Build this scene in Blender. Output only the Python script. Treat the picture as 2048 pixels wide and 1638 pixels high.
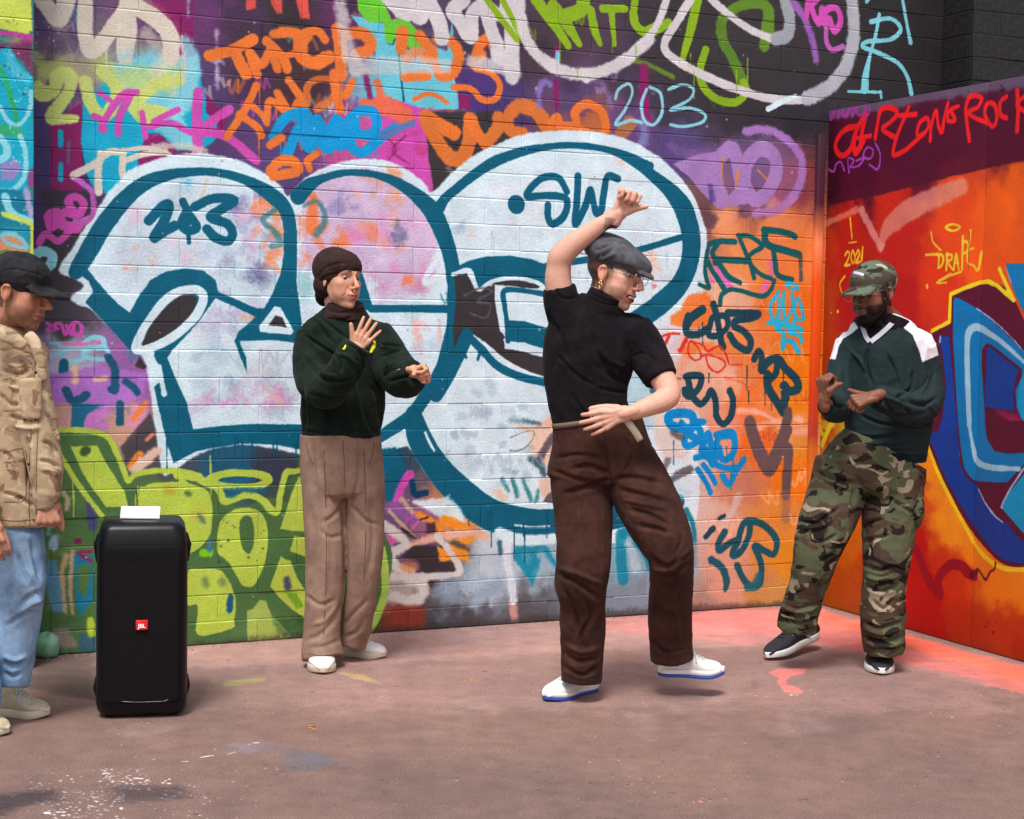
# A dancer, three onlookers and a speaker in front of a graffiti covered brick wall
import bpy, math, random
import numpy as np
from mathutils import Matrix, Vector
random.seed(5)
for o in list(bpy.data.objects): bpy.data.objects.remove(o)
SC=bpy.context.scene; LINK=SC.collection.objects.link
# ---------------------------------------------------------------- camera (measured from the photograph's vanishing points)
F=3265.0; CAMH=1.48; PITCH=math.radians(3.2); ROLL=math.radians(1.0)
sp,cp=math.sin(PITCH),math.cos(PITCH); sr,cr=math.sin(ROLL),math.cos(ROLL)
FW=np.array([0,cp,-sp]); r0=np.array([1.,0,0]); u0=np.array([0,sp,cp])
RT=r0*cr+u0*sr; UP=-r0*sr+u0*cr; CAM=np.array([0,0,CAMH])
cd=bpy.data.cameras.new('camera'); cam=bpy.data.objects.new('camera',cd); LINK(cam)
cd.sensor_width=36; cd.lens=F/2048*36; cd.clip_end=400; cd.clip_start=.05
cam.matrix_world=Matrix(((RT[0],UP[0],-FW[0],CAM[0]),(RT[1],UP[1],-FW[1],CAM[1]),(RT[2],UP[2],-FW[2],CAM[2]),(0,0,0,1)))
SC.camera=cam
# ---------------------------------------------------------------- overcast daylight
SUN_EL=math.radians(62); SUN_AZ=math.radians(195)     # azimuth measured from +Y towards +X (front right of the wall)
w=bpy.data.worlds.new('World'); SC.world=w; w.use_nodes=True; nt=w.node_tree; bg=nt.nodes['Background']
sky=nt.nodes.new('ShaderNodeTexSky'); sky.sky_type='NISHITA'; sky.sun_disc=False; sky.sun_elevation=SUN_EL; sky.sun_rotation=SUN_AZ
sky.air_density=1.2; sky.dust_density=3.0
hs=nt.nodes.new('ShaderNodeHueSaturation'); hs.inputs['Saturation'].default_value=.55
nt.links.new(sky.outputs[0],hs.inputs['Color']); nt.links.new(hs.outputs[0],bg.inputs[0]); bg.inputs[1].default_value=.085
sd=bpy.data.lights.new('sun','SUN'); sd.energy=1.5; sd.angle=math.radians(15); sd.color=(1,.985,.965)
so=bpy.data.objects.new('sun',sd); LINK(so)
sdir=Vector((math.sin(SUN_AZ)*math.cos(SUN_EL),math.cos(SUN_AZ)*math.cos(SUN_EL),math.sin(SUN_EL)))
so.rotation_euler=sdir.to_track_quat('Z','Y').to_euler()
SC.render.engine='CYCLES'
SC.view_settings.view_transform='Standard'; SC.view_settings.look='None'; SC.view_settings.gamma=1; SC.view_settings.exposure=1.1
def proj(P):
    d=np.asarray(P,float)-CAM; w_=d@FW
    return np.stack([1024+F*(d@RT)/w_, 819-F*(d@UP)/w_],-1)
def ray(px,py):
    px=np.asarray(px,float); py=np.asarray(py,float)
    return FW+RT*((px-1024)/F)[...,None]+UP*((819-py)/F)[...,None]
def at_z(px,py,z=0.):
    r=ray(px,py); t=(z-CAMH)/r[...,2]; return CAM+r*t[...,None]
def at_y(px,py,y):
    r=ray(px,py); t=y/r[...,1]; return CAM+r*t[...,None]
def at_plane(px,py,P0,n):
    r=ray(px,py); t=((P0-CAM)@n)/(r@n); return CAM+r*t[...,None]
# ---------------------------------------------------------------- spray paint rasteriser
_rs=np.random.RandomState(7)
def vnoise(h,w,cell,seed,octs=3,ax=1.0):
    r=np.random.RandomState(seed); out=np.zeros((h,w),np.float32); amp=1.;tot=0
    for o in range(octs):
        c=max(2.,cell/2**o); gh=int(h/c)+3; gw=int(w/(c*ax))+3
        g=r.rand(gh,gw).astype(np.float32)
        y=np.arange(h)/c; x=np.arange(w)/(c*ax)
        yi=y.astype(int); xi=x.astype(int); fy=(y-yi)[:,None]; fx=(x-xi)[None]
        fy=fy*fy*(3-2*fy); fx=fx*fx*(3-2*fx)
        a=g[yi][:,xi];b=g[yi][:,xi+1];c_=g[yi+1][:,xi];d_=g[yi+1][:,xi+1]
        out+=amp*((a*(1-fx)+b*fx)*(1-fy)+(c_*(1-fx)+d_*fx)*fy); tot+=amp; amp*=.5
    return out/tot
def crom(p,closed=False,n=6):
    p=np.asarray(p,float)
    if len(p)<3: return p
    if closed: q=np.vstack([p[-1],p,p[0],p[1]])
    else: q=np.vstack([2*p[0]-p[1],p,2*p[-1]-p[-2]])
    out=[]
    for i in range(1,len(q)-2):
        a,b,c,d=q[i-1],q[i],q[i+1],q[i+2]
        for k in range(n):
            t=k/n; out.append(.5*((2*b)+(c-a)*t+(2*a-5*b+4*c-d)*t*t+(3*b-a-3*c+d)*t**3))
    if not closed: out.append(q[-2])
    return np.array(out)
COL={}
def hexc(s): return np.array([int(s[i:i+2],16) for i in (0,2,4)],np.float32)/255
class Canvas:
    def __init__(s,P0,d,a0,a1,z0,z1,ppm,base,seed=3):
        s.P0=P0;s.d=d;s.a0=a0;s.z0=z0;s.a1=a1;s.z1=z1;s.ppm=ppm
        s.n=np.array([-d[1],d[0],0]); s.W=int((a1-a0)*ppm);s.H=int((z1-z0)*ppm)
        s.im=np.ones((s.H,s.W,3),np.float32)*base; s.seed=seed
        s.nz=vnoise(s.H,s.W,26,seed,4); s.nf=vnoise(s.H,s.W,5,seed+1,2)
        s.reg=(0,0,1.); s.flat=False
    def P(s,x,y):   # photo measurement -> metres on this surface -> texel
        x=s.reg[0]+np.asarray(x,float)/s.reg[2]; y=s.reg[1]+np.asarray(y,float)/s.reg[2]
        if s.flat: Q=at_z(x,y,0.); return np.stack([(Q[...,0]-s.a0)*s.ppm,(Q[...,1]-s.z0)*s.ppm],-1)
        Q=at_plane(x,y,s.P0,s.n); return np.stack([((Q-s.P0)@s.d-s.a0)*s.ppm,(Q[...,2]-s.z0)*s.ppm],-1)
    def wsc(s,x,y):
        e=2.
        a=s.P(x,y);b=s.P(x,y+e)
        if s.flat: b=s.P(x+e,y)
        return np.linalg.norm(a-b)/e
    def comp(s,x0,y0,m,col,al):
        h,w=m.shape; sl=(slice(y0,y0+h),slice(x0,x0+w))
        k=(m*al)[...,None]; s.im[sl]=s.im[sl]*(1-k)+col*k
    def stroke(s,pts,w,col,al=1.,soft=1.2,curve=True,closed=False):
        P=np.array([[p[0],p[1],(p[2] if len(p)>2 else w)] for p in pts],float)
        sc=s.wsc(P[:,0].mean(),P[:,1].mean())
        Q=np.empty((len(P),3)); Q[:,:2]=s.P(P[:,0],P[:,1]); Q[:,2]=P[:,2]*sc/2*1.22
        if curve: Q=crom(Q,closed,5)
        elif closed: Q=np.vstack([Q,Q[0]])
        if curve and closed: Q=np.vstack([Q,Q[0]])
        if len(Q)==1: Q=np.vstack([Q,Q+[.01,0,0]])
        Q[:,2]=np.maximum(Q[:,2],.7)
        sf=soft*s.ppm/430.; mg=Q[:,2].max()+3*sf+3
        x0=max(0,int(Q[:,0].min()-mg));x1=min(s.W,int(Q[:,0].max()+mg)+1);y0=max(0,int(Q[:,1].min()-mg));y1=min(s.H,int(Q[:,1].max()+mg)+1)
        if x1<=x0 or y1<=y0: return
        D=np.full((y1-y0,x1-x0),-1e3,np.float32)
        for i in range(len(Q)-1):
            a,b=Q[i],Q[i+1]; m=max(a[2],b[2])+3*sf+2
            u0=max(x0,int(min(a[0],b[0])-m));u1=min(x1,int(max(a[0],b[0])+m)+1);v0=max(y0,int(min(a[1],b[1])-m));v1=min(y1,int(max(a[1],b[1])+m)+1)
            if u1<=u0 or v1<=v0: continue
            X=np.arange(u0,u1)[None]+.5-a[0];Y=np.arange(v0,v1)[:,None]+.5-a[1]
            dx,dy=b[0]-a[0],b[1]-a[1]; L=dx*dx+dy*dy+1e-9
            t=np.clip((X*dx+Y*dy)/L,0,1); d=(a[2]+(b[2]-a[2])*t)-np.sqrt((X-t*dx)**2+(Y-t*dy)**2)
            sl=(slice(v0-y0,v1-y0),slice(u0-x0,u1-x0)); D[sl]=np.maximum(D[sl],d)
        s._edge(D,x0,y0,sf,col,al)
    def _edge(s,D,x0,y0,sf,col,al):
        h,w=D.shape; nz=s.nz[y0:y0+h,x0:x0+w]; nf=s.nf[y0:y0+h,x0:x0+w]
        m=np.clip(.5+(D+(nz-.5)*2.2*max(1,sf*.8)+(nf-.5)*1.2*sf)/(2*sf),0,1); m=m*m*(3-2*m)
        s.comp(x0,y0,m,col*(.95+.1*nz[...,None]),al)
    def poly(s,pts,col,al=1.,soft=1.2,curve=False):
        P=np.array([p[:2] for p in pts],float); Q=s.P(P[:,0],P[:,1])
        if curve: Q=crom(Q,True,5)
        sf=soft*s.ppm/430.; mg=2.5*sf+3
        x0=max(0,int(Q[:,0].min()-mg));x1=min(s.W,int(Q[:,0].max()+mg)+1);y0=max(0,int(Q[:,1].min()-mg));y1=min(s.H,int(Q[:,1].max()+mg)+1)
        if x1<=x0 or y1<=y0: return
        st=1 if sf<4 else 2
        X=np.arange(x0,x1,st)+.5; Y=np.arange(y0,y1,st)+.5
        ins=np.zeros((len(Y),len(X)),bool); D=np.full(ins.shape,1e4,np.float32); n=len(Q)
        for i in range(n):
            a=Q[i];b=Q[(i+1)%n]
            lo,hi=min(a[1],b[1]),max(a[1],b[1]); r=(Y>lo)&(Y<=hi)
            if r.any() and abs(b[1]-a[1])>1e-9:
                xi=a[0]+(Y[r]-a[1])*(b[0]-a[0])/(b[1]-a[1]); ins[r]^=(X[None]<xi[:,None])
            m=3*sf+4; rx=(X>min(a[0],b[0])-m)&(X<max(a[0],b[0])+m); ry=(Y>lo-m)&(Y<hi+m)
            if rx.any() and ry.any():
                xx=X[rx][None]-a[0];yy=Y[ry][:,None]-a[1];dx,dy=b-a;L=dx*dx+dy*dy+1e-9
                t=np.clip((xx*dx+yy*dy)/L,0,1);d=np.sqrt((xx-t*dx)**2+(yy-t*dy)**2)
                ix=np.ix_(ry,rx); D[ix]=np.minimum(D[ix],d)
        D=np.where(ins,D,-D)
        if st==2: D=D.repeat(2,0).repeat(2,1)[:y1-y0,:x1-x0]
        s._edge(D,x0,y0,sf,col,al)
    def run(s,txt):
        for ln in txt.strip().splitlines():
            ln=ln.split('#')[0].split()
            if not ln: continue
            op=ln[0]
            if op=='Z': s.reg=(float(ln[1]),float(ln[2]),float(ln[3])); continue
            col=COL.get(ln[1]); col=hexc(ln[1]) if col is None else col
            al=1.;soft=1.2;cv=(op=='S');cl=False;w=4.;pts=[]
            for t in ln[2:]:
                if ',' in t: pts.append(tuple(float(v) for v in t.split(',')))
                elif t[0]=='a': al=float(t[1:])
                elif t[0]=='f': soft=float(t[1:])
                elif t=='l': cv=False
                elif t=='v': cv=True
                elif t=='c': cl=True
                else: w=float(t)
            if op=='S': s.stroke(pts,w,col,al,soft,cv,cl)
            elif op=='P': s.poly(pts,col,al,soft,cv)
            elif op=='B':   # blotches: scatter of soft dabs x0,y0 x1,y1
                r=np.random.RandomState(abs(int(pts[0][0]*7+pts[1][1]))); (xa,ya),(xb,yb)=pts[0][:2],pts[1][:2]
                for k in range(int(pts[2][0])):
                    x=r.uniform(xa,xb);y=r.uniform(ya,yb);g=r.uniform(.5,1.4)*w
                    s.stroke([(x,y,g),(x+r.uniform(-1,1)*w,y+r.uniform(-1,1)*w,g*.7)],w,col,al*r.uniform(.4,1),soft*r.uniform(.6,1.3))
            elif op=='Q':   # faint old tags showing through
                r=np.random.RandomState(abs(int(pts[0][0]*3+pts[1][1]))); (xa,ya),(xb,yb)=pts[0][:2],pts[1][:2]
                for k in range(int(pts[2][0])):
                    x=r.uniform(xa,xb);y=r.uniform(ya,yb);h=w*r.uniform(4,9);q=[]
                    for j in range(r.randint(5,10)): q.append((x+j*h*.22+r.uniform(-.2,.2)*h,y+(h*.5 if j%2 else -h*.5)*r.uniform(.3,1)))
                    s.stroke(q,w*r.uniform(.6,1.2),col,al*r.uniform(.5,1),soft)
            elif op=='V':   # runs of wet paint
                r=np.random.RandomState(abs(int(pts[0][0]*5+pts[1][1]))); (xa,ya),(xb,yb)=pts[0][:2],pts[1][:2]
                for k in range(int(pts[2][0])):
                    x=r.uniform(xa,xb);y=r.uniform(ya,yb);L_=w*r.uniform(5,25); s.stroke([(x,y,w),(x,y+L_*.8,w*.6),(x,y+L_,w*.8)],w,col,al,soft,False)
            elif op=='D':   # paint drops
                r=np.random.RandomState(abs(int(pts[0][0]*7+pts[1][1]))); (xa,ya),(xb,yb)=pts[0][:2],pts[1][:2]
                for k in range(int(pts[2][0])):
                    x=r.uniform(xa,xb);y=r.uniform(ya,yb);s.stroke([(x,y)],w*r.uniform(.3,1.3),col,al,soft)
    def grid(s,txt):
        # coarse under-painting: rows "x y hex" control points, smooth inverse-distance blend
        pts=[];cs=[]
        for ln in txt.strip().splitlines():
            f=ln.split()
            for i in range(0,len(f),2):
                x,y=f[i].split(',');pts.append((float(x),float(y)));cs.append(hexc(f[i+1]))
        P=np.array(pts);Q=s.P(P[:,0],P[:,1]);C=np.array(cs);st=4
        Y,X=np.mgrid[0:s.H:st,0:s.W:st].astype(np.float32); num=0;den=0
        X=X+(s.nz[::st,::st]-.5)*60; Y=Y+(s.nz[::-1][::st,::st][:X.shape[0],:X.shape[1]]-.5)*60
        for q,c in zip(Q,C):
            w=1/(((X-q[0])**2+(Y-q[1])**2)+60)**2.2
            num=num+w[...,None]*c;den=den+w
        g=(num/den[...,None]).repeat(st,0).repeat(st,1)[:s.H,:s.W]
        s.im[:]=g
for k,v in dict(dk='3a3538',pu='54406e',dp='4c3578',mg='8a1c62',cy='12acd0',lc='8fd4e2',yg='c9d878',bg='dcd2c2',pk='d450b4',og='ee7a34',bl='0a9cdc',wh='dcf0f8',te='00607c',lg='bcd24e',gr='4f7240',lv='c4b4d8',pc='efb494',gy='6a5c66',wg='d8d2d4',ap='8cb41c',lp='ac7cc4',rd='e0181c',tn='cfa488').items(): COL[k]=hexc(v)
WALL_UNDER='''
80,20 5a4470 80,120 6a5a6c 110,300 4a3a70 100,450 4b3168 100,560 3b373c 120,640 46404a 120,720 b8b4cc 130,780 b070c8 120,850 cf9c88 150,900 c79c86 100,1000 5c7a48 100,1150 3c6a70 100,1270 3f6a68
300,20 6e4a70 250,130 8a8a86 400,30 6a3a6c 400,150 5a4470 420,250 5a4070 330,300 7a2a60 500,30 4c3450 500,120 4a3048 560,30 3e3038 560,300 5a4478 600,150 4a3038 700,30 60305c 700,280 c85090
780,200 70c8d8 820,260 cc4c9c 830,330 d858b0 900,300 3a3436 980,200 503c78 1050,80 4c3844 1000,30 503c58 1150,200 5c4470 1100,60 4a3a44 1250,150 4a3c50 1250,260 6a4a80 1180,250 c06a40
1350,100 3a3638 1350,220 403a48 1350,290 5a4a80 1450,50 3c3a38 1450,180 363236 1500,240 343036 1600,50 3a3236 1600,150 363234 1600,230 302c34 1500,340 58486c 1500,400 583a44 1580,380 8a4048 1420,440 6a4850
1750,50 302c2e 1850,100 2c282a 1800,200 2e2a2c 1950,50 2c292a
1450,450 f0a070 1550,440 f09868 1600,500 f08a48 1500,520 f0a068 1450,600 f0b898 1550,600 f07830 1600,650 ee7420 1400,680 e8c0a8 1480,700 f08a4c 1580,750 f08418 1440,760 f0b498 1500,800 f08040 1600,800 ee8a20 1450,860 ec9a80 1500,900 f07028 1600,880 f0a070 1400,900 d8cfc8 1350,950 cfc4c0 1480,960 c88468 1590,950 f08018 1400,1050 dcc0b4 1450,1080 dca488 1540,1050 dc9040 1570,1130 d89028 1450,1170 cf9c84 1540,1180 c09050 1350,1150 9ab0bc 1400,1210 a88c7c 1320,1200 8898a8
300,900 564c54 350,900 48485a 450,920 205a78 560,940 3a3c50 250,850 cc9c88 200,800 a870c0 260,760 a060a8 600,960 4a6a40 300,1000 4f7240 450,1100 4f7240 600,1100 3c4c24 350,1200 4f7240 600,1250 384c28 200,1050 46663c 200,1200 3a6060 230,1280 40686a
770,950 1a4a60 780,1010 6c5078 850,1060 9a6080 900,1030 e09050 830,1110 5a4468 870,1140 3a3034 800,1180 b8a8a0 900,1190 8c98a8 960,1170 98a8b8 1000,1130 b8c8d4 930,1240 4c484c 850,1250 46444a 800,1240 9a4030 1050,1240 5a585c 1150,1220 6a7884 1250,1200 7a8a98 1000,1080 ccd8e0 1100,1100 9ab8c8 1250,1120 80b0c0
'''
WALL_BACK='''
Z 0 0 1
Q d450b4 5 a.55 f1 90,150 560,300 9,0
Q f08040 5 a.55 f1 420,40 880,300 9,0
Q 4ac0dc 5 a.55 f1 100,20 900,300 10,0
Q 54206c 5 a.35 f1.2 100,20 1000,300 12,0
Q e8dcd0 4 a.55 f1 100,10 760,280 8,0
Q 2a2430 5 a.3 f1 450,20 1300,250 12,0
Q 8cb41c 4 a.55 f1 1050,20 1500,200 4,0
Q b49ce0 4 a.55 f1.4 900,100 1350,250 6,0
Q f0a060 5 a.55 f1.4 1380,560 1600,1000 8,0
Q d05838 4 a.7 f1.2 1390,600 1600,1000 6,0
Q f8c8a8 5 a.55 f1.4 1400,640 1580,1100 7,0
Q 3c7c94 4 a.6 f1.4 120,680 280,880 6,0
Q e080c0 4 a.55 f1.2 110,700 280,860 5,0
B 2a2830 30 a.5 f12 440,10 1200,200 14,0
Z 0 0 2.924
B pu 40 a.5 f18 190,0 1100,400 14,0
P mg a.9 f2 880,-5 1000,-5 1130,-5 1130,210 1090,380 1040,380 1020,200 960,130 900,60
P mg f2 290,720 480,600 480,1120 300,1120
P mg f3 1190,540 1330,680 1300,780 1200,760
P mg a.9 f3 780,980 830,830 1000,760 1030,860 960,930 840,990
P cy f2 485,600 600,460 800,330 1140,330 1200,560 1210,660 1270,720 1260,820 1190,870 1040,880 930,780 860,780 830,850 800,980 830,1010 700,1040 690,1130 560,1130 500,1000 475,830
P lc a.85 f5 620,380 900,300 1150,330 1160,600 1060,680 1150,850 1000,840 900,750 780,620
P yg a.75 f14 190,330 600,330 700,380 1080,400 1000,560 800,560 560,500 195,480
P dk a.8 f5 245,1110 600,1120 560,1250 400,1500 330,1700 200,1660 260,1400
S pc 70 a.3 f8 830,0 1000,180 1090,400
S 9a7a90 70 a.5 f14 360,150 410,280 560,500 470,300
S lc 70 f6 a.8 1090,250 1130,400 1100,560 1020,640
S yg 70 f2.2 225,500,50 250,545,80 320,520,60 340,450,75 400,440,70 415,500,60 370,590,60 300,690,60 440,695,40
S yg 62 f2.2 500,480 530,600 590,680 650,640 680,520 600,420
S yg 62 f2.2 780,640,50 850,690,60 950,660,60 800,620,60 900,500 1040,470
S bg 90 f2.5 250,0 340,120,70 390,0
S bg 75 f2 500,20 500,200 530,300 600,240 700,110 770,40
S bg 85 f2 750,20 900,100 990,200 1000,330
S bg 95 f2 a.95 740,70 740,200 730,330,80
S bg 60 f6 a.6 860,200 960,330 900,420
S lc 45 f8 a.5 700,400 720,330 900,300
S pk 32 f1.2 610,760 590,700 550,680
S pk 34 f1.2 590,750 650,640 730,550,40 800,540,30
S pk 36 f1.2 760,560 700,680 690,780
S pk 28 f1.2 830,660 850,800 
S pk 30 f1.5 880,740 1000,720 1130,780 1280,790 1420,860
S pk 28 f1.2 1040,640 960,680 900,710
S pk 50 f1.2 1160,540 1150,700 1160,900
S pk 45 f2 1340,640 1250,700 1200,760 1330,800 1500,940
S pk 25 f1.2 580,540 650,590
S c86ac8 26 f2 430,1040 480,1070 540,1130 545,1250 490,1290
S bg 34 f1.5 430,1025 550,960 640,890 720,890
S bg 36 f1.5 590,900 575,1000 575,1125
S bg 30 f1.5 720,880 715,1000 740,1050 800,1040
S bg 26 f1.5 730,940 850,900 970,890
S bg 22 f1.5 720,880 850,865 960,890 1000,910
S bg 24 f1.5 760,1010 860,1000
S bg 30 f4 a.8 900,860 1050,850 1200,880
S cy 28 f1.5 355,770 355,850
S cy 22 f1.5 355,960 355,1050
S 6a7a94 16 f3 a.7 400,830 400,950
S lc 10 f5 a.8 1100,-5 1100,90
S lv 10 f5 a.9 1265,180 1268,330 1270,520
B lv 6 a.9 f6 1240,330 1300,370 8,0
D lv 6 a.6 f2 200,20 330,300 30,0
D f08090 20 a.8 f2 260,290 280,305 1,0
Z 0 0 2.924
P e8584c f2 1435,-5 1500,-5 1495,50 1440,60
P e8584c f2 1585,-5 1650,-5 1655,80 1620,80 1590,30
P e8584c f2 1730,-5 1800,-5 1810,110 1760,110
B dk 70 a.5 f16 1350,60 1700,400 10,0
S og 55 f1.8 1225,325 1350,295 1480,230
S og 60 f1.8 1370,290 1400,360 1440,430
S og 46 f1.8 1460,310 1480,370 1505,435
S og 44 f1.8 1465,310 1530,380 1585,280
S og 46 f1.8 1585,280 1600,340 1620,400
S og 50 f3 1600,200 1680,185 1760,210
S og 50 f1.8 1560,240 1650,330 1680,400
S og 35 f1.8 1660,330 1750,300
S og 45 f2 1900,230 1850,180 1750,220 1750,330 1820,370 1900,330,50
S og 60 f2 1970,170 1990,300 1995,430
S og 38 f1.8 1330,800 1400,690 1460,590 1500,500
S og 38 f1.8 1400,670 1500,740 1530,790
S og 34 f1.8 1480,620 1560,700
S og 34 f2 1560,720 1580,590 1700,680
S og 38 f2 1620,540 1700,660 1740,600
S og 38 f2 1690,470 1750,560 1790,660
S og 36 f2 a.8 1800,600 1800,500 1880,460 1960,480 1960,560 1850,640
S og 45 f2 1950,430 1970,560 1990,640
S og 36 f2 2020,560 2060,480
Z 600 0 2.924
P pk f3 430,570 560,580 720,640 745,900 760,1110 690,1050 600,960 440,930 380,880
B c83c88 40 a.7 f8 500,760 740,900 8,0
S 8a2060 10 a.7 f2 450,760 560,860 520,930
S 8a2060 10 a.7 f2 620,790 540,880 640,960
P 6cc9dc f2 300,90 500,140 560,150 700,240 860,300 890,120 900,220 900,450 930,560 930,640 820,640 700,630 540,560 470,500 440,300 340,150
P 6ccc34 f1.5 335,-5 480,-5 530,100 560,250 500,250 490,130 400,130 340,60
P 6ccc34 a.95 f1.5 500,120 620,100 700,200 735,270 690,330 650,330 560,200 530,260 500,230
S te 10 f1.5 575,260 585,400 608,590
S te 8 f1.5 510,250 540,260 570,230 680,330
P mg a.9 f3 370,430 400,430 430,580 400,590 380,500
P mg f3 920,540 995,560 1000,640 930,640
P dp a.9 f4 880,420 1100,440 1180,560 1080,650 1000,640 990,560
S og 50 f3 240,170 250,300 240,440
S og 60 f3 250,210 340,190 410,230 400,290 330,320
S og 60 f3 40,210 10,260 20,340 100,370 170,330
S f09068 60 f4 a.9 620,340 700,310 760,340
S og 60 f3 600,190 590,290
S og 55 f3 700,210 780,310 740,330
S og 50 f3 800,230 880,240 930,330,60 890,430 820,440 790,370
S og 50 f1.8 615,450 740,440
S og 50 f3 1060,320 1020,380 1050,260 1110,220
S og 60 f3 1130,260 1190,330 
S og 32 f1.5 1030,400 1120,430 1170,500 1140,580 1060,580 1000,520 900,510
S og 22 f1.2 670,580 740,550 800,560 860,600
S 4a3a70 90 a.6 f10 1250,520 1270,600
P dk f2 710,650 760,650 1000,660 1120,650 1250,700 1290,800 1000,930 900,1040 780,1125 755,900 740,800
S og 70 f2.5 740,680 900,780 
S e07834 75 f2.5 740,700 800,820 880,920 950,920 990,830 1000,700
S og 60 f2.5 990,690 1040,780 1100,860
S e07834 70 f3 1100,830 1160,740 1160,690
S e07834 75 f3 1230,660 1290,620 1390,660 1440,740
S e07834 60 f3 1300,780 1230,760 1220,700
S og 65 f2 1500,700 1480,730
S og 44 f1.5 1620,720 1610,650 1680,610 1760,650 1790,740 1770,800
S og 44 f1.5 1480,740 1600,740 1720,800
S b0704a 70 f3 1880,780 1930,720
S pk 60 f3 560,650 660,660
S f07048 90 f5 a.9 500,620 560,640 620,680
S f07048 36 f3 a.9 450,480 470,560 440,600 370,600
S 8a78c0 30 f5 a.9 1400,620 1400,520 1430,480 1460,490
S 8a78c0 24 f6 a.6 1700,470 1780,500 1820,620
S mg 26 f3 1500,280 1510,400
S lc 22 f3 1508,310 1508,370
S mg 26 f4 1500,480 1500,620
S mg 34 f4 2000,420 2010,500
P wg a.75 f6 190,-5 260,-5 300,200 340,330 420,420 330,450 270,430 230,250
P wg f2 470,-5 720,-5 710,90 640,130 560,100
P wg a.6 f4 260,330 700,330 880,350 880,430 450,440 300,440
S wg 75 f2 540,0 640,60 700,100 740,20
S wg 80 f2 750,0 810,120 830,220
S wg 70 f2 960,0 890,60 930,120 1000,220 1010,80 1080,20
S wg 70 f2 1080,20 1110,150 1150,250 1160,330 1240,340
S wg 60 f2 1100,40 1180,90 1210,-10
S wg 80 f3 1240,0 1240,200 1240,450
S wg 60 f5 a.8 1000,360 1150,390 1260,440
Z 1200 0 2.409
P dk a.6 f16 100,0 1000,0 1000,500 500,560 200,420
S 6d8b28 20 f2.5 a.9 -30,340 100,300 200,300 350,370
S ap 26 f1.5 -560,-20 -400,190
S ap 26 f1.5 -470,0 -370,190
Z 600 0 2.924
S ap 60 f1.5 1380,0 1450,90 1570,270,36
S ap 60 f1.5 1480,30 1560,140 1635,260,30
S ap 70 f1.5 1560,90 1640,60 1660,0
S ap 44 f1.5 1700,60 1720,170 1755,255,32
S ap 40 f1.5 1770,50 1900,50
S ap 36 f1.5 1820,60 1840,260,24
S ap 40 f1.5 1960,0 1950,120 2010,180 2100,140
Z 1200 0 2.409
S ap 36 f1.5 160,60 180,130 240,160 330,110
S ap 40 f1.5 470,0 440,130 400,280,28
S 648c28 44 f2.5 580,150 600,80 700,20 800,30 810,120,60 790,220,50
S 5c8428 46 f2 580,120 600,210 650,300 690,410
S ap 34 f1.5 510,240 480,340 500,420 570,480 660,490 705,440 690,400
S wg 34 f2.5 -70,380 30,340 150,260 250,160 300,60 320,-10
Z 600 0 2.924
S wg 60 f3.5 1290,-5 1290,100 1340,260 1450,370 1600,430 1750,420 1900,350 2047,230
Z 1200 0 2.409
S wg 36 f1.8 440,-10 380,90 310,225 400,310 560,390 720,450 860,480 1000,480
S wg 32 f1.8 530,-10 620,70 740,150 840,190 
S a0a4ac 55 f3 850,190 900,170 915,100 890,-10
S b4b4bc 60 f4 1000,475 1100,420 1180,330 1220,200 1220,90 1210,-10
S wh 22 f1.2 810,525 880,490 940,465
S 9a60b0 30 f4 930,0 980,80 1020,180 1040,290
S pk 26 f1.2 1005,-5 995,80
S pk 26 f1.2 1050,-5 1020,30 1040,90 1060,110 1070,40
S pk 28 f1.2 1080,110 1090,50 1140,40 1160,100 1130,150 1105,90
S c060b8 22 f1.5 1090,110 1090,200 1120,240 1170,225
S 7fcfdc 15 f1.2 1345,70 1330,160 1300,270 1280,360,30 1275,430,38
S 7fcfdc 18 f1.2 1305,105 1400,90 1450,140 1400,190 1290,200 1265,225 1330,250 1430,300 1480,370 1500,450,22
S 7fcfdc 16 f1.2 1455,-5 1480,120 1497,205,22
S 7fcfdc 12 f1.2 1195,440 1355,445
S 7fcfdc 12 f1.2 1350,440 1355,470
S 7fcfdc 16 f1.2 1295,-5 1285,8
S mg 40 f5 210,330 215,500 230,600
S 8898d0 40 f8 a.7 215,600 215,680
P lp a.4 f14 330,700 420,720 560,690 800,640 960,700 980,900 850,1040 700,1050 650,980
S lp 36 f4 705,630 830,630 930,700 975,790 950,920 860,1010 750,1030
P ab84c4 f2 350,790 430,760 490,740 580,730 600,900 640,980 580,1010 490,930 430,850
S ab84c4 60 f2 560,770 640,720 680,900 650,960
S ab84c4 60 f2 690,950 700,800 760,720 830,740 850,830 800,930 740,960 690,880
S e09030 6 f1.5 590,760 585,880
S e09030 10 f2 665,830 655,900
S e09030 5 f1.5 760,820 810,870
S 4a3a80 20 f6 a.8 530,900 540,960
P og a.3 f30 480,1250 700,1050 980,1000 1010,1300 700,1400
'''
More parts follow.
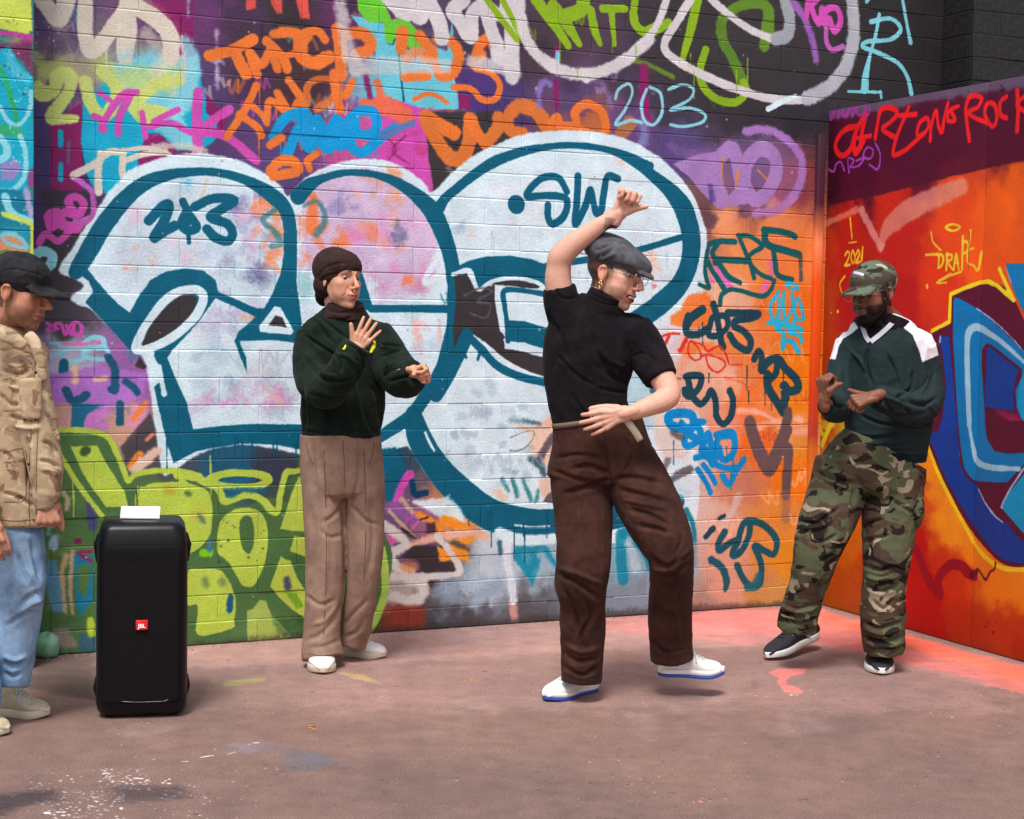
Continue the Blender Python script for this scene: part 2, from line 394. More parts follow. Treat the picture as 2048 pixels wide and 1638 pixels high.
WALL_PIECE='''
Z 0 0 1
V d8ccc0 3 a.8 f1 180,60 380,150 8,0
V e07030 3 a.8 f1 450,150 800,260 10,0
V 8cb41c 3 a.8 f1 1080,60 1500,180 8,0
V 12a0cc 3 a.8 f1 560,260 760,300 7,0
Z 0 0 1
P wh f2.5 v 118,540 145,495 188,425 228,372 272,335 330,314 400,306 462,316 520,340 560,370 576,392 602,362 645,336 700,320 760,320 812,338 850,368 864,385 900,350 945,312 1000,285 1060,266 1150,260 1235,272 1305,305 1355,348 1392,402 1412,465 1415,530 1405,590 1382,645 1340,700 1345,800 1385,880 1400,980 1380,1060 1300,1085 1150,1085 1040,1068 955,1040 898,1000 850,945 818,895 790,900 755,920 680,915 600,908 540,895 470,890 400,908 345,942 325,945 308,850 297,760 285,715 255,685 215,650 180,618 150,606 142,592 168,574 150,558
'''
WALL_FILL='''
Z 0 0 2.924
P d0e0ee a.6 f12 1060,1010 1300,1040 1600,1120 1650,1600 1500,1700 700,1700 560,1600 760,1240
B b4c4d4 60 a.6 f16 700,1200 1600,1620 26,0
B e8dce8 60 a.7 f12 700,1200 1600,1620 16,0
B 6a5a98 50 a.75 f16 1380,1100 1560,1250 9,0
B 7a6a9c 40 a.5 f14 1350,1250 1600,1600 8,0
B 60c8dc 24 a.8 f12 1080,1040 1220,1180 5,0
S bg 16 f2 1210,1050 1190,1130 1160,1170
B f49468 44 a.9 f7 1490,1160 1660,1560 20,0
B e884c0 36 a.6 f10 1380,1250 1500,1500 8,0
S 3c7c84 30 f3 a.8 1600,1230 1540,1290 1600,1350 1640,1420 1590,1440
B f0a890 30 a.6 f8 700,1450 900,1620 6,0
Z 0 480 2.924
B b8a0c8 60 a.5 f14 1000,250 1700,500 12,0
B 5a5a88 45 a.5 f14 1420,180 1600,260 5,0
B f0a080 30 a.7 f8 700,120 780,180 3,0
B f0906c 24 a.7 f8 1400,430 1480,480 4,0
B e8d8e8 60 a.6 f14 1100,400 1700,1000 14,0
B 8ca4b4 60 a.5 f16 1150,450 1700,1000 16,0
B c4a4c8 50 a.55 f14 1050,850 1700,1040 12,0
B e070b4 30 a.6 f10 1080,860 1700,1010 8,0
B f0c0a0 24 a.6 f8 1540,640 1640,960 6,0
Z 600 440 6.827
P d8a8d0 a.7 f16 0,-400 300,-600 900,-700 1500,-500 1900,200 1750,1000 1100,1150 950,700 0,650
B f08858 120 a.9 f8 200,60 1000,320 16,0
B f4a070 110 a.9 f8 600,-650 1300,-300 8,0
B 7a7cb4 100 a.8 f9 450,-380 800,-100 6,0
B c8b4dc 140 a.6 f14 400,-500 1600,0 8,0
B e890c8 120 a.75 f12 500,-100 1900,900 12,0
B f49870 90 a.8 f10 1100,-300 1400,560 6,0
B e0d8e8 160 a.35 f16 600,-500 1900,1100 8,0
B 60648c 110 a.9 f10 1290,0 1400,220 4,0
B a89ac8 90 a.9 f10 480,-420 620,-100 5,0
S f4824c 130 f5 180,-300 150,100 
S 3c7c84 55 f4 a.8 60,-200 250,-250 340,0 220,200
B f4946c 80 a.9 f9 0,-300 120,600 7,0
B 9cd0d4 100 a.7 f12 0,700 150,1100 5,0
P f48458 f6 1400,760 1540,740 1550,880 1400,890
B d090b0 100 a.8 f10 1100,850 1700,950 6,0
S e4eef4 70 f3 1950,330 1850,550 1720,780 1730,860 1900,760 2010,720
Z 550 480 3.413
B f0b8b0 18 a.8 f6 930,560 1000,780 5,0
S f0b8b0 22 f5 a.8 1120,550 1130,740
S f0b0a8 26 f6 a.8 950,560 1000,780
B e0e8f4 60 a.5 f12 680,520 1180,1150 12,0
S 4a8c94 8 f2 a.8 1130,370 1160,430 1180,380 1170,360
Z 880 330 8.19
B d4e0ea 130 a.6 f14 250,450 1100,1300 12,0
B a8b8c8 60 a.7 f10 280,900 400,1250 4,0
B e8eef6 200 a.7 f16 300,100 1900,1200 14,0
Z 1200 0 2.409
B f8c0a8 24 a.8 f8 60,720 120,790 4,0
B f8c8b4 30 a.8 f8 200,1210 290,1350 5,0
B f07878 10 a.8 f5 255,1350 270,1385 3,0
Z 880 740 8.19
B c0d4de 110 a.5 f12 0,200 1100,1600 22,0
B e4f0f8 140 a.7 f12 0,100 1200,1600 20,0
S 9ab0bc 14 f5 a.8 1150,840 1350,850
P f0cdb4 f7 1200,880 1500,900 1850,700 1950,900 2100,1300 1850,1640 1480,1500 1440,1100
S 406c80 60 f5 1380,835 1500,860 1640,880
S 7a9cac 60 f8 a.8 1170,820 1380,840
S 707a78 22 f2 1150,1110 1400,1010 1530,1000 1530,1100 1420,1250 1280,1320 1150,1320
P d8e2e8 a.8 f8 1150,1120 1400,1020 1520,1020 1500,1120 1400,1250 1200,1300
S gy 110 f4 1900,1050 1750,1250 1600,1500
S 4a6a7a 100 f4 1480,1460 1640,1560 1700,1700
Z 900 940 4.8175
S 3c8c8c 26 f4 500,90 560,200
S 3c8c8c 34 f4 600,100 650,250
S 3c8c8c 34 f4 700,90 780,290
S 3c8c8c 30 f4 850,200 830,300
P efccb4 f5 850,100 960,60 1010,200 960,300 870,250
P efccb4 a.9 f6 380,190 480,180 540,250 540,300 480,290
P gy f2 890,310 940,230 1200,100 1250,420 1100,330
Z 1240 560 4.55
P b8dce8 f4 -100,600 160,720 340,1000 350,1350 100,1400 -200,1300
S 0a8088 34 f1.5 110,740 180,860 220,930
S 3a6a80 40 f3 290,960 300,1010
P e4d8d0 f5 300,1230 480,1190 700,1200 820,1400 560,1638 400,1638 320,1450
P dcd4dc a.8 f6 340,400 560,420 560,700 480,800 360,560
Z 0 0 1
B a8c4d8 16 a.5 f7 230,400 560,520 22,0
B bcd4e4 22 a.5 f7 380,600 880,820 26,0
B b8d0de 14 a.5 f6 900,340 1340,520 22,0
B e8c8dc 14 a.6 f6 240,400 560,520 12,0
B f0d0c8 12 a.6 f6 900,340 1340,500 8,0
B c8a8d0 18 a.6 f7 600,400 870,560 12,0
B a8c0d0 16 a.7 f6 880,760 1100,1010 20,0
B 88a4b4 10 a.6 f4 900,860 1080,960 14,0
Q b4c8d8 4 a.8 f1.5 900,800 1060,960 8,0
Q c0ccdc 5 a.8 f2 300,640 600,800 6,0
Q f0c0c0 5 a.7 f2 640,650 860,800 4,0
V 9cb8c8 3 a.7 f1 300,500 560,620 8,0
V b0c4d4 3 a.7 f1 900,450 1350,600 10,0
'''
WALL_TEAL='''
Z 0 0 2.924
S te f1.1 445,1590,70 480,1530,80 600,1330,86 720,1175,78 850,1070,66 1000,1020,52 1130,1005,42 1260,1008,40 1400,1040,44 1500,1085,60 1600,1150,74 1670,1225,70 1697,1330,66 1700,1450,66 1697,1560,66 1692,1700,70
Z 0 480 2.924
P te f1.2 430,180 505,165 610,290 690,375 760,425 810,330 880,235 970,185 1090,165 1190,180 1260,235 1275,300 1500,400 1550,400 1500,450 1260,340 1190,440 1110,540 1010,640 980,690 1020,790 1090,950 1130,1105 1300,1085 1500,1075 1760,1080 1950,1080 2200,1060 2200,1230 1950,1235 1760,1225 1600,1195 1400,1190 1150,1235 1015,1305 980,1200 930,1000 900,860 930,830 930,740 900,680 905,655 840,625 790,640 770,655 620,490 500,365 545,300 520,240
P te f1.2 1658,-40 1726,-40 1720,150 1735,260 1755,400 1765,500 1745,605 1600,585 1400,590 1440,690 1445,780 1410,700 1370,590 1400,530 1440,500 1540,410 1600,300 1640,200 1660,80
S wh 46 f1 c 800,640 830,545 890,450 970,350 1060,300 1150,292 1190,335 1160,420 1070,520 950,600
P dk f1.2 v 835,620 850,560 900,470 980,380 1060,325 1130,320 1150,350 1120,430 1040,510 950,570
P wh f1.2 1605,388 1640,395 1718,535 1700,556 1520,538 1515,505
P dk f1.5 1608,440 1650,452 1676,510 1568,500
P dk f2 790,740 815,680 860,740 840,760
S wh 26 f1 960,900 940,800 930,740
Z 600 0 2.924
S te f1.1 -10,1150,80 50,1085,66 130,1045,40 250,1012,34 400,1015,34 530,1050,44 640,1112,62 740,1195,84 800,1280,92 850,1400,84 885,1520,78 900,1640,78
S te f1.1 810,1220,60 850,1160,46 920,1100,44 1000,1035,46 1130,950,54 1280,892,44 1450,858,34 1600,850,32 1750,866,32 1900,905,40 2047,972,44
Z 1200 0 2.409
S te f1.1 20,712,18 100,745,30 180,790,38 260,850,46 340,920,66 400,1000,84 432,1100,86 440,1200,84 420,1300,82 370,1390,84 290,1465,86 200,1530,84 100,1590,80
S te 26 f1 -300,1290 0,1240 200,1200 400,1140
Z 550 480 3.413
S te f1.1 1180,-10,60 1205,150,64 1218,300,72 1215,450,72 1208,600,74 1185,750,92 1130,900,82 1040,1050,78 930,1200,78 800,1290,72 700,1350,60 500,1420,50
S te f1.1 655,470,40 900,468,42 1200,472,46
P te f1.2 540,180 600,230 668,470 560,490
P te f1.2 1215,240 1250,175 1330,140 1450,112 1600,108 1750,130 1860,175 1950,230 1950,340 1835,330 1750,285 1600,270 1480,290 1385,335 1335,210 1290,200
P dk f1.5 1225,240 1310,228 1372,345 1430,320 1500,300 1500,400 1520,520 1537,620 1567,660 1567,740 1700,765 1830,800 1950,870 1950,960 1830,930 1700,895 1580,830 1430,700 1320,620 1260,700 1225,760 1216,600 1235,400
P wh f1.2 1502,312 1560,318 1700,328 1830,338 1950,350 1950,850 1800,785 1700,752 1575,735 1560,680 1590,640 1575,610 1535,615 1518,500 1500,400
P dk f1.4 v 1480,300 1560,278 1650,275 1760,295 1805,322 1740,332 1600,312
S wh 22 f1 1215,235 1330,207 1385,338 1470,285 1580,262 1700,265 1800,295 1835,325
S te 30 f1 1900,380 1700,347 1565,347 1568,450 1582,560 1590,690
P te f1.2 1580,545 1700,555 1850,600 1950,640 1950,790 1850,750 1700,700 1600,690
S 5a5660 12 f2 a.9 1290,380 1400,330 1480,350 1380,420 1470,440 1440,530 1330,500
S wh 26 f1 1420,705 1560,820 1700,900 1850,955
S te 46 f1.1 1310,650 1400,735 1520,860 1680,935 1900,985
S te 78 f1.1 1310,650 1260,770 1180,930 1100,1060
S te 16 f1.5 1290,780 1305,800
S te 18 f1.5 1400,770 1385,815
Z 740 860 3.9
S te f1.2 340,-120,110 370,20,150 420,130,160 490,240,165 600,380,180 740,520,195 900,640,200 1060,700,200 1250,728,190 1450,725,180 1750,700,170 2100,640,150 2400,560,110
S c8e4ec 14 f1.5 1130,740 1250,756 1400,750
S wh 16 f1.2 430,20 460,90 500,160
P te f3 80,150 200,130 280,290 250,420 190,560 110,600 60,400
S pk 60 f3 310,350 250,440 210,560
S 003c60 40 f2 330,410 350,500 440,490
P wh a.9 f4 330,560 600,520 700,620 760,760 700,800 560,700
S 905898 80 f5 150,600 260,640 330,700
S c8a488 22 f2 150,630 250,740 370,860
S c8a488 30 f3 250,540 330,640 420,700
S c07cc0 60 f4 110,760 190,840 100,880
S e05a90 40 f4 190,850 110,880
S pk 14 f2 290,700 380,640 
S d868a0 16 f2 330,760 430,660
S fa9428 40 f3 380,660 480,710 530,790
S fa9428 60 f3 580,700 680,740 760,770
S 3a2c34 16 f2 390,700 450,680
S 3a2c34 16 f2 250,770 360,850
P 4a3044 f4 430,730 500,720 520,800 440,810
P fa9830 f3 640,860 870,810 760,900 780,1030 700,1010 540,1030 520,900 600,930
S 5c5448 34 f4 650,880 760,930
S eeb49c 50 f5 300,900 480,850 760,800 900,830
S 3c6c80 44 f3 1010,880 1020,950
S dcd2cc 60 f4 110,740 250,850 280,900 150,960 100,940
S dcd2cc 46 f3 520,830 600,920 690,1060 680,1120 500,1140 130,1150
S dcd2cc 60 f3 150,1010 230,1080 320,1110
S dcd2cc 70 f5 300,1170 400,1190 410,1290 330,1330 180,1300
P 3a3034 f3 340,900 520,900 540,1040 650,1100 430,1110 380,1020 250,990
P 9a3c2c a.9 f7 160,1370 430,1390 430,1560 150,1560
S e08850 60 a.7 f8 270,1060 330,1070
B b4c4d4 60 a.7 f12 540,1180 1040,1330 12,0
S f0a8a0 56 a.8 f4 1110,1350 1130,1500
S dfe8f0 60 f4 1060,860 1070,1000 1100,1180 1120,1330
S wh 70 f3 1010,800 1200,860 1420,850
P 0a88a8 a.9 f4 1130,910 1370,900 1480,1060 1460,1100 1380,1000 1340,960 1310,1100 1260,1210 1220,1140 1120,1000
B a8bcc8 40 a.6 f10 1200,960 1460,1250 8,0
S c8ccd4 50 a.6 f10 900,1050 940,1100
'''
WALL_FRONT='''
Z 1200 0 2.409
S lc 13 f1 75,475 90,430 140,405 155,450 120,530 75,600 150,580 200,590
S lc 13 f1 225,430 200,500 215,580 260,600 300,540 290,450 240,420
S lc 13 f1 330,430 400,408 450,430 430,480 340,530 430,520 505,550 490,590 400,610 340,600
Z 0 0 2.924
S te 48 f1.1 870,1290 950,1210 990,1200 960,1290 900,1390 950,1360 1020,1320
S te 42 f1.1 1070,1180 1110,1260 1150,1330 1100,1350 1060,1310 1090,1230
S te 22 f1.1 1090,1200 1105,1420
S te 46 f1.1 1140,1210 1250,1160 1370,1170 1300,1220 1230,1270 1330,1310 1360,1370 1330,1410 1260,1390 1210,1340
Z 600 0 2.924
S te 92 f1.1 1265,1195 1266,1196
S te 36 f1 1560,1120 1510,1040 1420,1040 1340,1110 1330,1150 1400,1145 1500,1145 1560,1170 1545,1260 1480,1310 1450,1270 1450,1200
S te 36 f1 1625,1030 1620,1160 1610,1310 1670,1200 1700,1110 1730,1240 1760,1230 1780,1120 1800,1030 1860,1045
Z 0 0 2.924
S bl 50 f1.2 1600,800 1660,700 1750,660 1800,680 1740,760 1700,860 1680,890
S bl 40 f1.2 1780,700 1830,860 1880,720 1930,880 1980,700 2030,850
Z 600 0 2.924
S bl 56 f1.2 0,700 50,860 100,700 150,860 210,700 230,850 290,760
S bl 50 f1.2 290,700 350,650 430,660 450,740 400,790 330,770 320,700 300,850 370,890 480,800 560,750
S 5c7cb4 32 f2 480,800 580,750 660,720
Z 0 0 2.924
S og 40 f1.5 1580,850 1650,800
S og 50 f2 1580,1000 1640,940 1720,950 1740,1000 1660,1020 1600,1030
S og 34 f2 1850,900 1800,940 1810,990
S pk 40 f1.2 440,1250 400,1180 440,1150 490,1190 460,1250 380,1240
S pk 40 f1.2 280,1270 300,1330 350,1280 330,1240 290,1260 380,1330 450,1340
S pk 34 f1.2 230,1420 270,1370 340,1410 400,1360
S pk 34 f1.2 340,1240 380,1310 470,1320
S c060b8 24 f1.3 540,1130 545,1250 500,1300 440,1290
S lc 50 f1.6 210,1490 250,1470 300,1490 300,1540 280,1560
Z 80 640 4.55
S pk 26 f1.3 60,30 160,80 60,90 180,30 230,130 270,60 310,20
S pk 26 f1.3 240,50 290,130 320,20 380,60 360,140 310,120
S lc 26 f1.5 100,210 180,220 170,310 80,330
S lc 30 f1.5 230,370 200,300 280,250 390,260 390,350 280,380
S lc 40 f1.5 380,230 480,160 570,180 560,250 400,230
S lc 34 f1.5 390,310 500,250 600,260 620,330 560,360 400,340
S f070b8 22 f2 210,220 400,220 540,195
S te 70 f1.5 215,390 215,500
S b078c8 90 a.9 f3 100,540 220,560
P b474cc a.95 f3 100,500 500,420 700,440 960,480 960,640 900,720 750,760 280,750 90,740
B c484d8 60 a.5 f8 100,550 900,720 10,0
S efc4a0 50 f4 320,440 320,560
S f0c0a0 40 f3 500,540 600,530
S 1c5878 60 f2 240,640 290,730 370,720 420,680
S 1c5878 60 f2 620,340 680,450 680,640
S 1c5878 50 f2 640,630 690,600
S 1c5878 50 f2 780,560 850,610 890,660
P 1a6c90 f2 290,760 600,770 480,820 420,870 400,980 280,980
P cf80c8 f2 620,800 620,870 530,930 640,930 630,1000 410,990 400,930 450,850
S 1c5878 60 f1.5 730,770 728,940
P e894c0 f4 830,800 990,740 960,880 850,1000 770,1000 800,900
S f88c40 46 f3 960,760 850,900 
P cfa088 a.9 f3 620,960 840,960 740,1160 680,1100 620,1020
P 4c454d a.95 f3 1010,830 1050,1000 1070,1150 820,1250 780,1300 730,1160 870,1000
S f08c30 56 f3 910,1220 830,1330
S e8c4b0 80 f4 1060,1200 950,1290 870,1360
S f09868 30 f3 970,1090 1030,1040
Z 0 0 1
P gr f2 v 108,870 150,865 205,870 235,900 260,960 275,985 320,965 400,965 450,990 475,1015 545,995 590,1010 620,960 700,1000 780,1090 770,1190 740,1290 640,1340 380,1330 60,1360 60,1000
B 2c4a20 22 a.6 f14 560,1050 760,1280 22,0
B 5c8048 26 a.5 f14 110,1000 500,1280 30,0
Z 80 640 4.55
S lg f1.5 120,1000,44 300,1000,40 480,1015,44 590,1050,44 650,1110,44 700,1220,44 760,1360,40 800,1470,40 850,1420,40 930,1390,44 1100,1370,44 1300,1380,44 1456,1420,44
P lg f1.4 280,1150 520,1145 570,1240 650,1380 770,1560 800,1700 600,1700 500,1560 380,1380 320,1250
S lg 40 f1.5 170,1220 260,1360 350,1500 450,1640 560,1780
P lg f1.5 v 900,1570 950,1510 1050,1480 1300,1480 1500,1540 1560,1640 1560,1900 1480,2050 1300,2150 1050,2150 900,2050
S 40507c 30 a.7 f6 1300,1560 1360,1580
S c8a030 30 a.7 f8 1150,1540 1200,1560
S 3f5c30 60 f3 400,1200 420,1185
Z 360 940 4.31
S lg f1.5 -20,40,60 60,45,60 150,70,56 230,110,56 310,150,50 350,200,50 380,270,50 450,255,50 560,215,50 640,225,50 720,270,50 780,340,56 840,360,44 860,230,44 890,100,44 920,20,50 1000,10,40 1060,0,40
S lg f1.2 c 260,80,60 400,30,50 560,25,50 720,50,60 760,90,60 680,135,50 520,150,50 350,130,50
P 1c6080 a.9 f4 380,160 740,160 740,200 640,190 540,190 460,240 400,230
P 20607c f2 v 340,95 450,72 640,72 630,95 500,115 
P lg f1.4 v -20,120 100,130 200,170 250,230 240,330 200,520 130,650 70,740 -40,760
S 46663c 30 a.8 f4 60,200 80,210
S c89c40 50 a.5 f10 130,390 180,400
S 3c6078 30 a.7 f5 170,400 200,440
P lg f1.3 v 330,500 360,420 430,360 530,325 620,330 700,370 745,460 755,600 740,760 700,880 640,990 590,1010 530,990 470,880 430,810 370,750 330,720 320,620
P gr f1.2 v 510,500 520,430 570,390 620,420 640,520 635,640 600,720 550,690 520,600
P lg f1.5 v 70,870 180,855 330,860 390,910 450,1010 480,1130 470,1290 440,1370 150,1420 155,1170 70,1170 40,1100
S 1c5878 40 f3 435,1090 430,1210
S 4c6c60 40 a.6 f6 360,950 370,975
S 4c6c60 30 a.6 f6 210,950 220,990
P bcd050 f1.5 1020,60 1060,60 1060,200 1130,540 860,510 900,400 950,240
P b8c84c f1.5 990,570 1120,580 1120,760 940,700
P bccc4c f1.5 870,740 900,770 950,780 1010,930 1090,1050 1090,1290 960,1200 850,1090 775,1000 800,930
P 7cac28 f2 900,1050 1000,1060 1070,1180 1010,1200
S 54506c 50 f4 920,940 930,1010
P a8bc58 f1.5 580,1210 630,1200 690,1120 740,1130 790,1250 960,1430 900,1470 580,1480
P 547848 a.8 f5 780,1250 960,1430 850,1440
S 80cc20 60 f2 200,715 250,715
S 3c80a0 34 f3 245,620 250,690
D 2c4a30 14 a.8 f2 340,360 740,960 16,0
Z 740 860 3.9
S b8d45c 50 f2 90,930 110,1050 120,1200 100,1330 60,1440 0,1560
Z 60 980 4.55
S 6c8c48 30 f3 a.9 120,570 300,570 560,560
S 5c7c38 50 f3 370,540 320,700 220,850 170,1100
S 5c7c38 50 f3 230,560 130,680
S b8a488 36 f3 300,30 340,90 330,170
S c0a888 16 f2 270,130 270,300
S b8a080 40 f3 330,600 290,750 300,950 320,1150
S b8a080 34 f3 390,560 370,760 370,950 390,1130
P 4c4a7c f3 510,110 540,120 620,240 600,360 540,370 510,250
P 5a90b0 f3 180,640 240,640 270,850 300,1130 200,1130 150,900 120,740
P 1c7ca0 f4 410,560 480,620 570,600 570,1000 440,1180 400,1000
P 5c7c38 a.9 f4 440,700 560,680 500,1000 420,900
S 8c2c60 22 f2 560,560 440,570 560,650
P 7c1c58 f2 400,440 470,440 470,490 400,490
S 7cb4c8 30 f4 180,300 170,400
S 9cc0d0 50 f5 220,430 210,510
P 4a6c40 a.9 f4 0,1080 580,1160 580,1280 0,1280
P 2c686c a.8 f5 0,1250 200,1290 200,1500 0,1550
P 8c8074 f5 v 180,1350 210,1270 330,1260 370,1330 430,1420 350,1440 250,1440 190,1420
P 3c6474 f4 450,1310 600,1290 600,1500 440,1480
S bcd43c 60 f3 550,1190 560,1300
Z 1340 400 6.4
P f080c0 f2.5 500,600 550,590 590,790 560,800 500,720
P e070b8 f2 550,840 630,830 760,1030 820,1120 730,1120 640,1000 
P e080b8 f2 490,930 600,1070 520,1070
P e070b0 f2 1260,780 1320,760 1320,980 1270,980 1290,880
P e070b0 f2 1240,1030 1290,1050 1200,1190 1150,1180 1180,1100
Z 1340 400 6.4
S 0c6064 60 f1.2 500,560 640,530 830,535
S 0c6064 50 f1.2 500,560 470,700 450,900 480,1050 500,1130 380,1080
S 0c6064 60 f1.2 600,580 540,680 640,830 750,980 900,1060
S 0c6064 70 f1.2 580,800 600,760 800,770 980,780
S 0c6064 60 f1.2 480,780 540,900 620,1020 690,1130
S 0c6064 50 f1.2 870,450 920,560 980,700 1060,860 1180,960 1300,1010
S 0c6064 50 f1.2 880,460 1010,460 1140,540 1180,600 1080,660 1000,720
S 0c6064 50 f1.2 1010,740 1080,1000
S 0c6064 70 f1.2 1200,380 1400,400 1550,440 1600,470
S 0c6064 80 f1.2 1220,390 1220,530 1300,600 1450,640 1650,700
S 0c6064 60 f1.2 1320,640 1350,800 1380,960 1560,1020
S 3c5050 50 f2 a.8 1670,720 1680,1020
S 0c6064 50 f1.4 640,1340 660,1220 760,1150 900,1160 1060,1210 1200,1230 1290,1150 1340,1030
S 2cbce0 36 f1.4 1480,1070 1560,1140 1640,1130 1600,1080 1500,1060
S 2cbce0 40 f1.4 1390,1170 1340,1250 1290,1330 1300,1500 1380,1530 1400,1350 1400,1250
S 2cbce0 40 f1.4 1460,1170 1450,1350 1480,1530 1560,1400 1560,1200
S 2cbce0 40 f1.4 1600,1300 1640,1260 1690,1400 1700,1530 1600,1500 1600,1330
Z 1240 560 4.55
S 2cbce0 40 f1.4 1350,390 1440,390 1450,460 1420,420 1530,420 1550,470 1620,430 1650,460
S 2cbce0 36 f1.4 1440,300 1430,440 1500,360 1560,440 1600,330
S 2cbce0 44 f1.4 1490,480 1480,620
S 2cbce0 44 f1.4 1500,560 1560,560 1620,650
S 2cbce0 30 f1.4 1560,490 1640,510 1650,570
P f87c30 a.9 f4 680,120 780,110 850,200 850,430 760,440 560,430 450,400 460,330 550,270 600,160
P f87830 a.8 f6 520,640 700,560 950,600 950,760 780,640 600,700
B f8a080 40 a.6 f10 560,700 950,900 8,0
S 1a4858 70 f1.2 750,270 650,340 610,400
S 1a4858 58 f1.2 620,330 600,430 620,490 720,490 800,440
S 1a4858 56 f1.2 850,220 880,320 900,440 920,560 940,610
S 1a4858 50 f1.2 c 850,340 960,330 980,420 900,500 810,500 820,420
S 1a4858 56 f1.2 980,300 1150,300 1260,310 1180,350 1060,370 1040,420 1130,470 1190,560 1160,640 1060,590 1000,500
S 1a4858 56 f1.2 1220,720 1260,650 1290,700 1280,820
S 1a4858 66 f1.2 1290,820 1350,740 1440,720 1500,800 1600,900 1620,990 1540,1010 1490,960 1510,1080
S 1a4858 56 f1.2 1430,730 1420,840 1370,900
S 1a4858 70 f1.2 1340,860 1350,980 1420,1100 1480,1200
S 1a4858 66 f1.2 1500,1080 1490,1200
S 1a4858 54 f1.2 600,880 650,870 740,880 720,980 640,1060 600,1040 590,1000
S 1a4858 54 f1.2 620,900 660,1050 730,1130 790,1080 830,1010 870,1100 880,1240 940,1310 1010,1240 1030,1100 1000,1010
S e03828 16 f1.6 360,520 450,490 540,490
S e03828 22 f1.6 450,500 400,610
S e03828 34 f1.8 600,540 550,640
S e03828 16 f1.6 c 640,560 700,600 740,700 680,730 620,660
S e03828 16 f1.6 640,560 750,590 800,650 900,600 960,670 990,760
S e03828 16 f1.6 730,690 850,690 960,760 890,840 810,790 780,690
S e03828 14 f2 a.7 1000,770 1100,770
S f04020 14 f4 a.6 960,890 1080,920 1180,980
S f8b898 40 f4 1080,1190 1200,1190 1330,1230 1430,1300
S f8b898 60 f5 a.8 1260,1340 1400,1290 1460,1320
S f8c8b0 60 a.8 f6 1600,1260 1640,1270
S f8b8a0 70 a.8 f6 1600,1390 1730,1380
P dc9020 a.6 f8 1560,1400 1740,1420 1720,1640 1560,1640
S 685458 90 f3 1180,1290 1220,1420 1280,1560 1330,1680
S 685458 80 f3 1530,1200 1510,1330 1450,1480 1380,1640
S 0090d8 70 f1.2 c 440,1240 560,1210 660,1240 650,1350 480,1330
S 0090d8 50 f1.2 560,1300 600,1380 590,1500 680,1490 740,1400 700,1300 760,1290
S 0090d8 56 f1.2 620,1400 760,1480 800,1400 830,1500
S 0090d8 50 f1.2 700,1300 740,1420
S 544e54 50 f5 a.8 480,1390 560,1430
S 0090d8 50 f1.2 740,1560 820,1600 900,1440 960,1400
S 0090d8 50 f1.2 930,1420 1030,1430 1040,1560 960,1640
Z 1240 860 4.31
S 0090d8 50 f1.2 830,40 960,20 990,120 960,230 880,250 860,160
S 0090d8 46 f1.2 700,150 760,180 800,300 850,150
S 0090d8 44 f1.2 650,240 740,230 830,300 930,330 1000,320
S 0090d8 40 f1.2 670,340 740,450 780,540
S 0090d8 40 f1.2 720,300 780,380 820,460
S 0090d8 44 f1.2 880,390 940,470 1000,360 1070,250
S 544e54 60 f4 a.8 440,440 520,380 600,340
S 544e54 40 f4 a.7 380,330 420,260
S b4dcf0 80 a.7 f9 480,500 560,560
S c87860 110 a.5 f8 1150,400 1150,600
S 685458 76 f2.5 1120,0 1180,180 1280,360 1380,180 1450,0
S 685458 74 f3 1450,150 1440,400 1430,560
S 8a6c68 70 f5 a.6 1430,560 1430,760
S d8ccc8 60 f6 a.7 1020,560 980,680 900,800
S 1a4858 44 f2 740,920 800,850
S 1a4858 30 f2 860,760 900,740
S 145868 50 f1.5 900,880 850,970 860,1040 940,980 1020,950 970,1060 1000,1080 1060,1020 1110,900 1120,800
S 145868 50 f1.5 1020,950 1050,830 1110,780 1220,810 1320,900 1350,980 1320,1070 1240,1040 1160,1000 1200,1100 1220,1200 1200,1330 1120,1350 1050,1260 1010,1170
S 145868 56 f2.5 790,1120 880,1190 920,1300 910,1380,30
S 1c687c 60 a.8 f3 1200,1250 1160,1340 1100,1350
S 1888a0 44 f3 570,690 630,820 640,950
S 5a98a8 40 a.6 f6 640,960 640,1150
Z 1000 800 2.56
S 0a88a8 50 f3 a.9 620,690 620,820 630,920
S 0a88a8 50 f3 a.9 640,680 740,760 780,860
S b4d0dc 40 f6 a.8 660,720 700,860
'''
WALL_LAST='''
Z 0 0 1
V 00506c 3 a.9 f1 320,860 600,890 10,0
V 00506c 3 a.9 f1 900,1020 1150,1060 8,0
V bcd24e 3 a.9 f1 130,900 470,1010 8,0
V 1a4858 3 a.9 f1 1380,640 1590,820 8,0
V 0078b4 3 a.9 f1 1340,860 1470,960 6,0
D 3a3438 3 a.6 f.8 80,20 1620,1200 160,0
D e8e4e8 3 a.6 f.8 80,20 1620,1200 160,0
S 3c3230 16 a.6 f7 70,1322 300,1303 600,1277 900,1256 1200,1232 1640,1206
S 2c2624 6 a.7 f3 70,1326 300,1307 600,1281 900,1260 1200,1236 1640,1210
'''
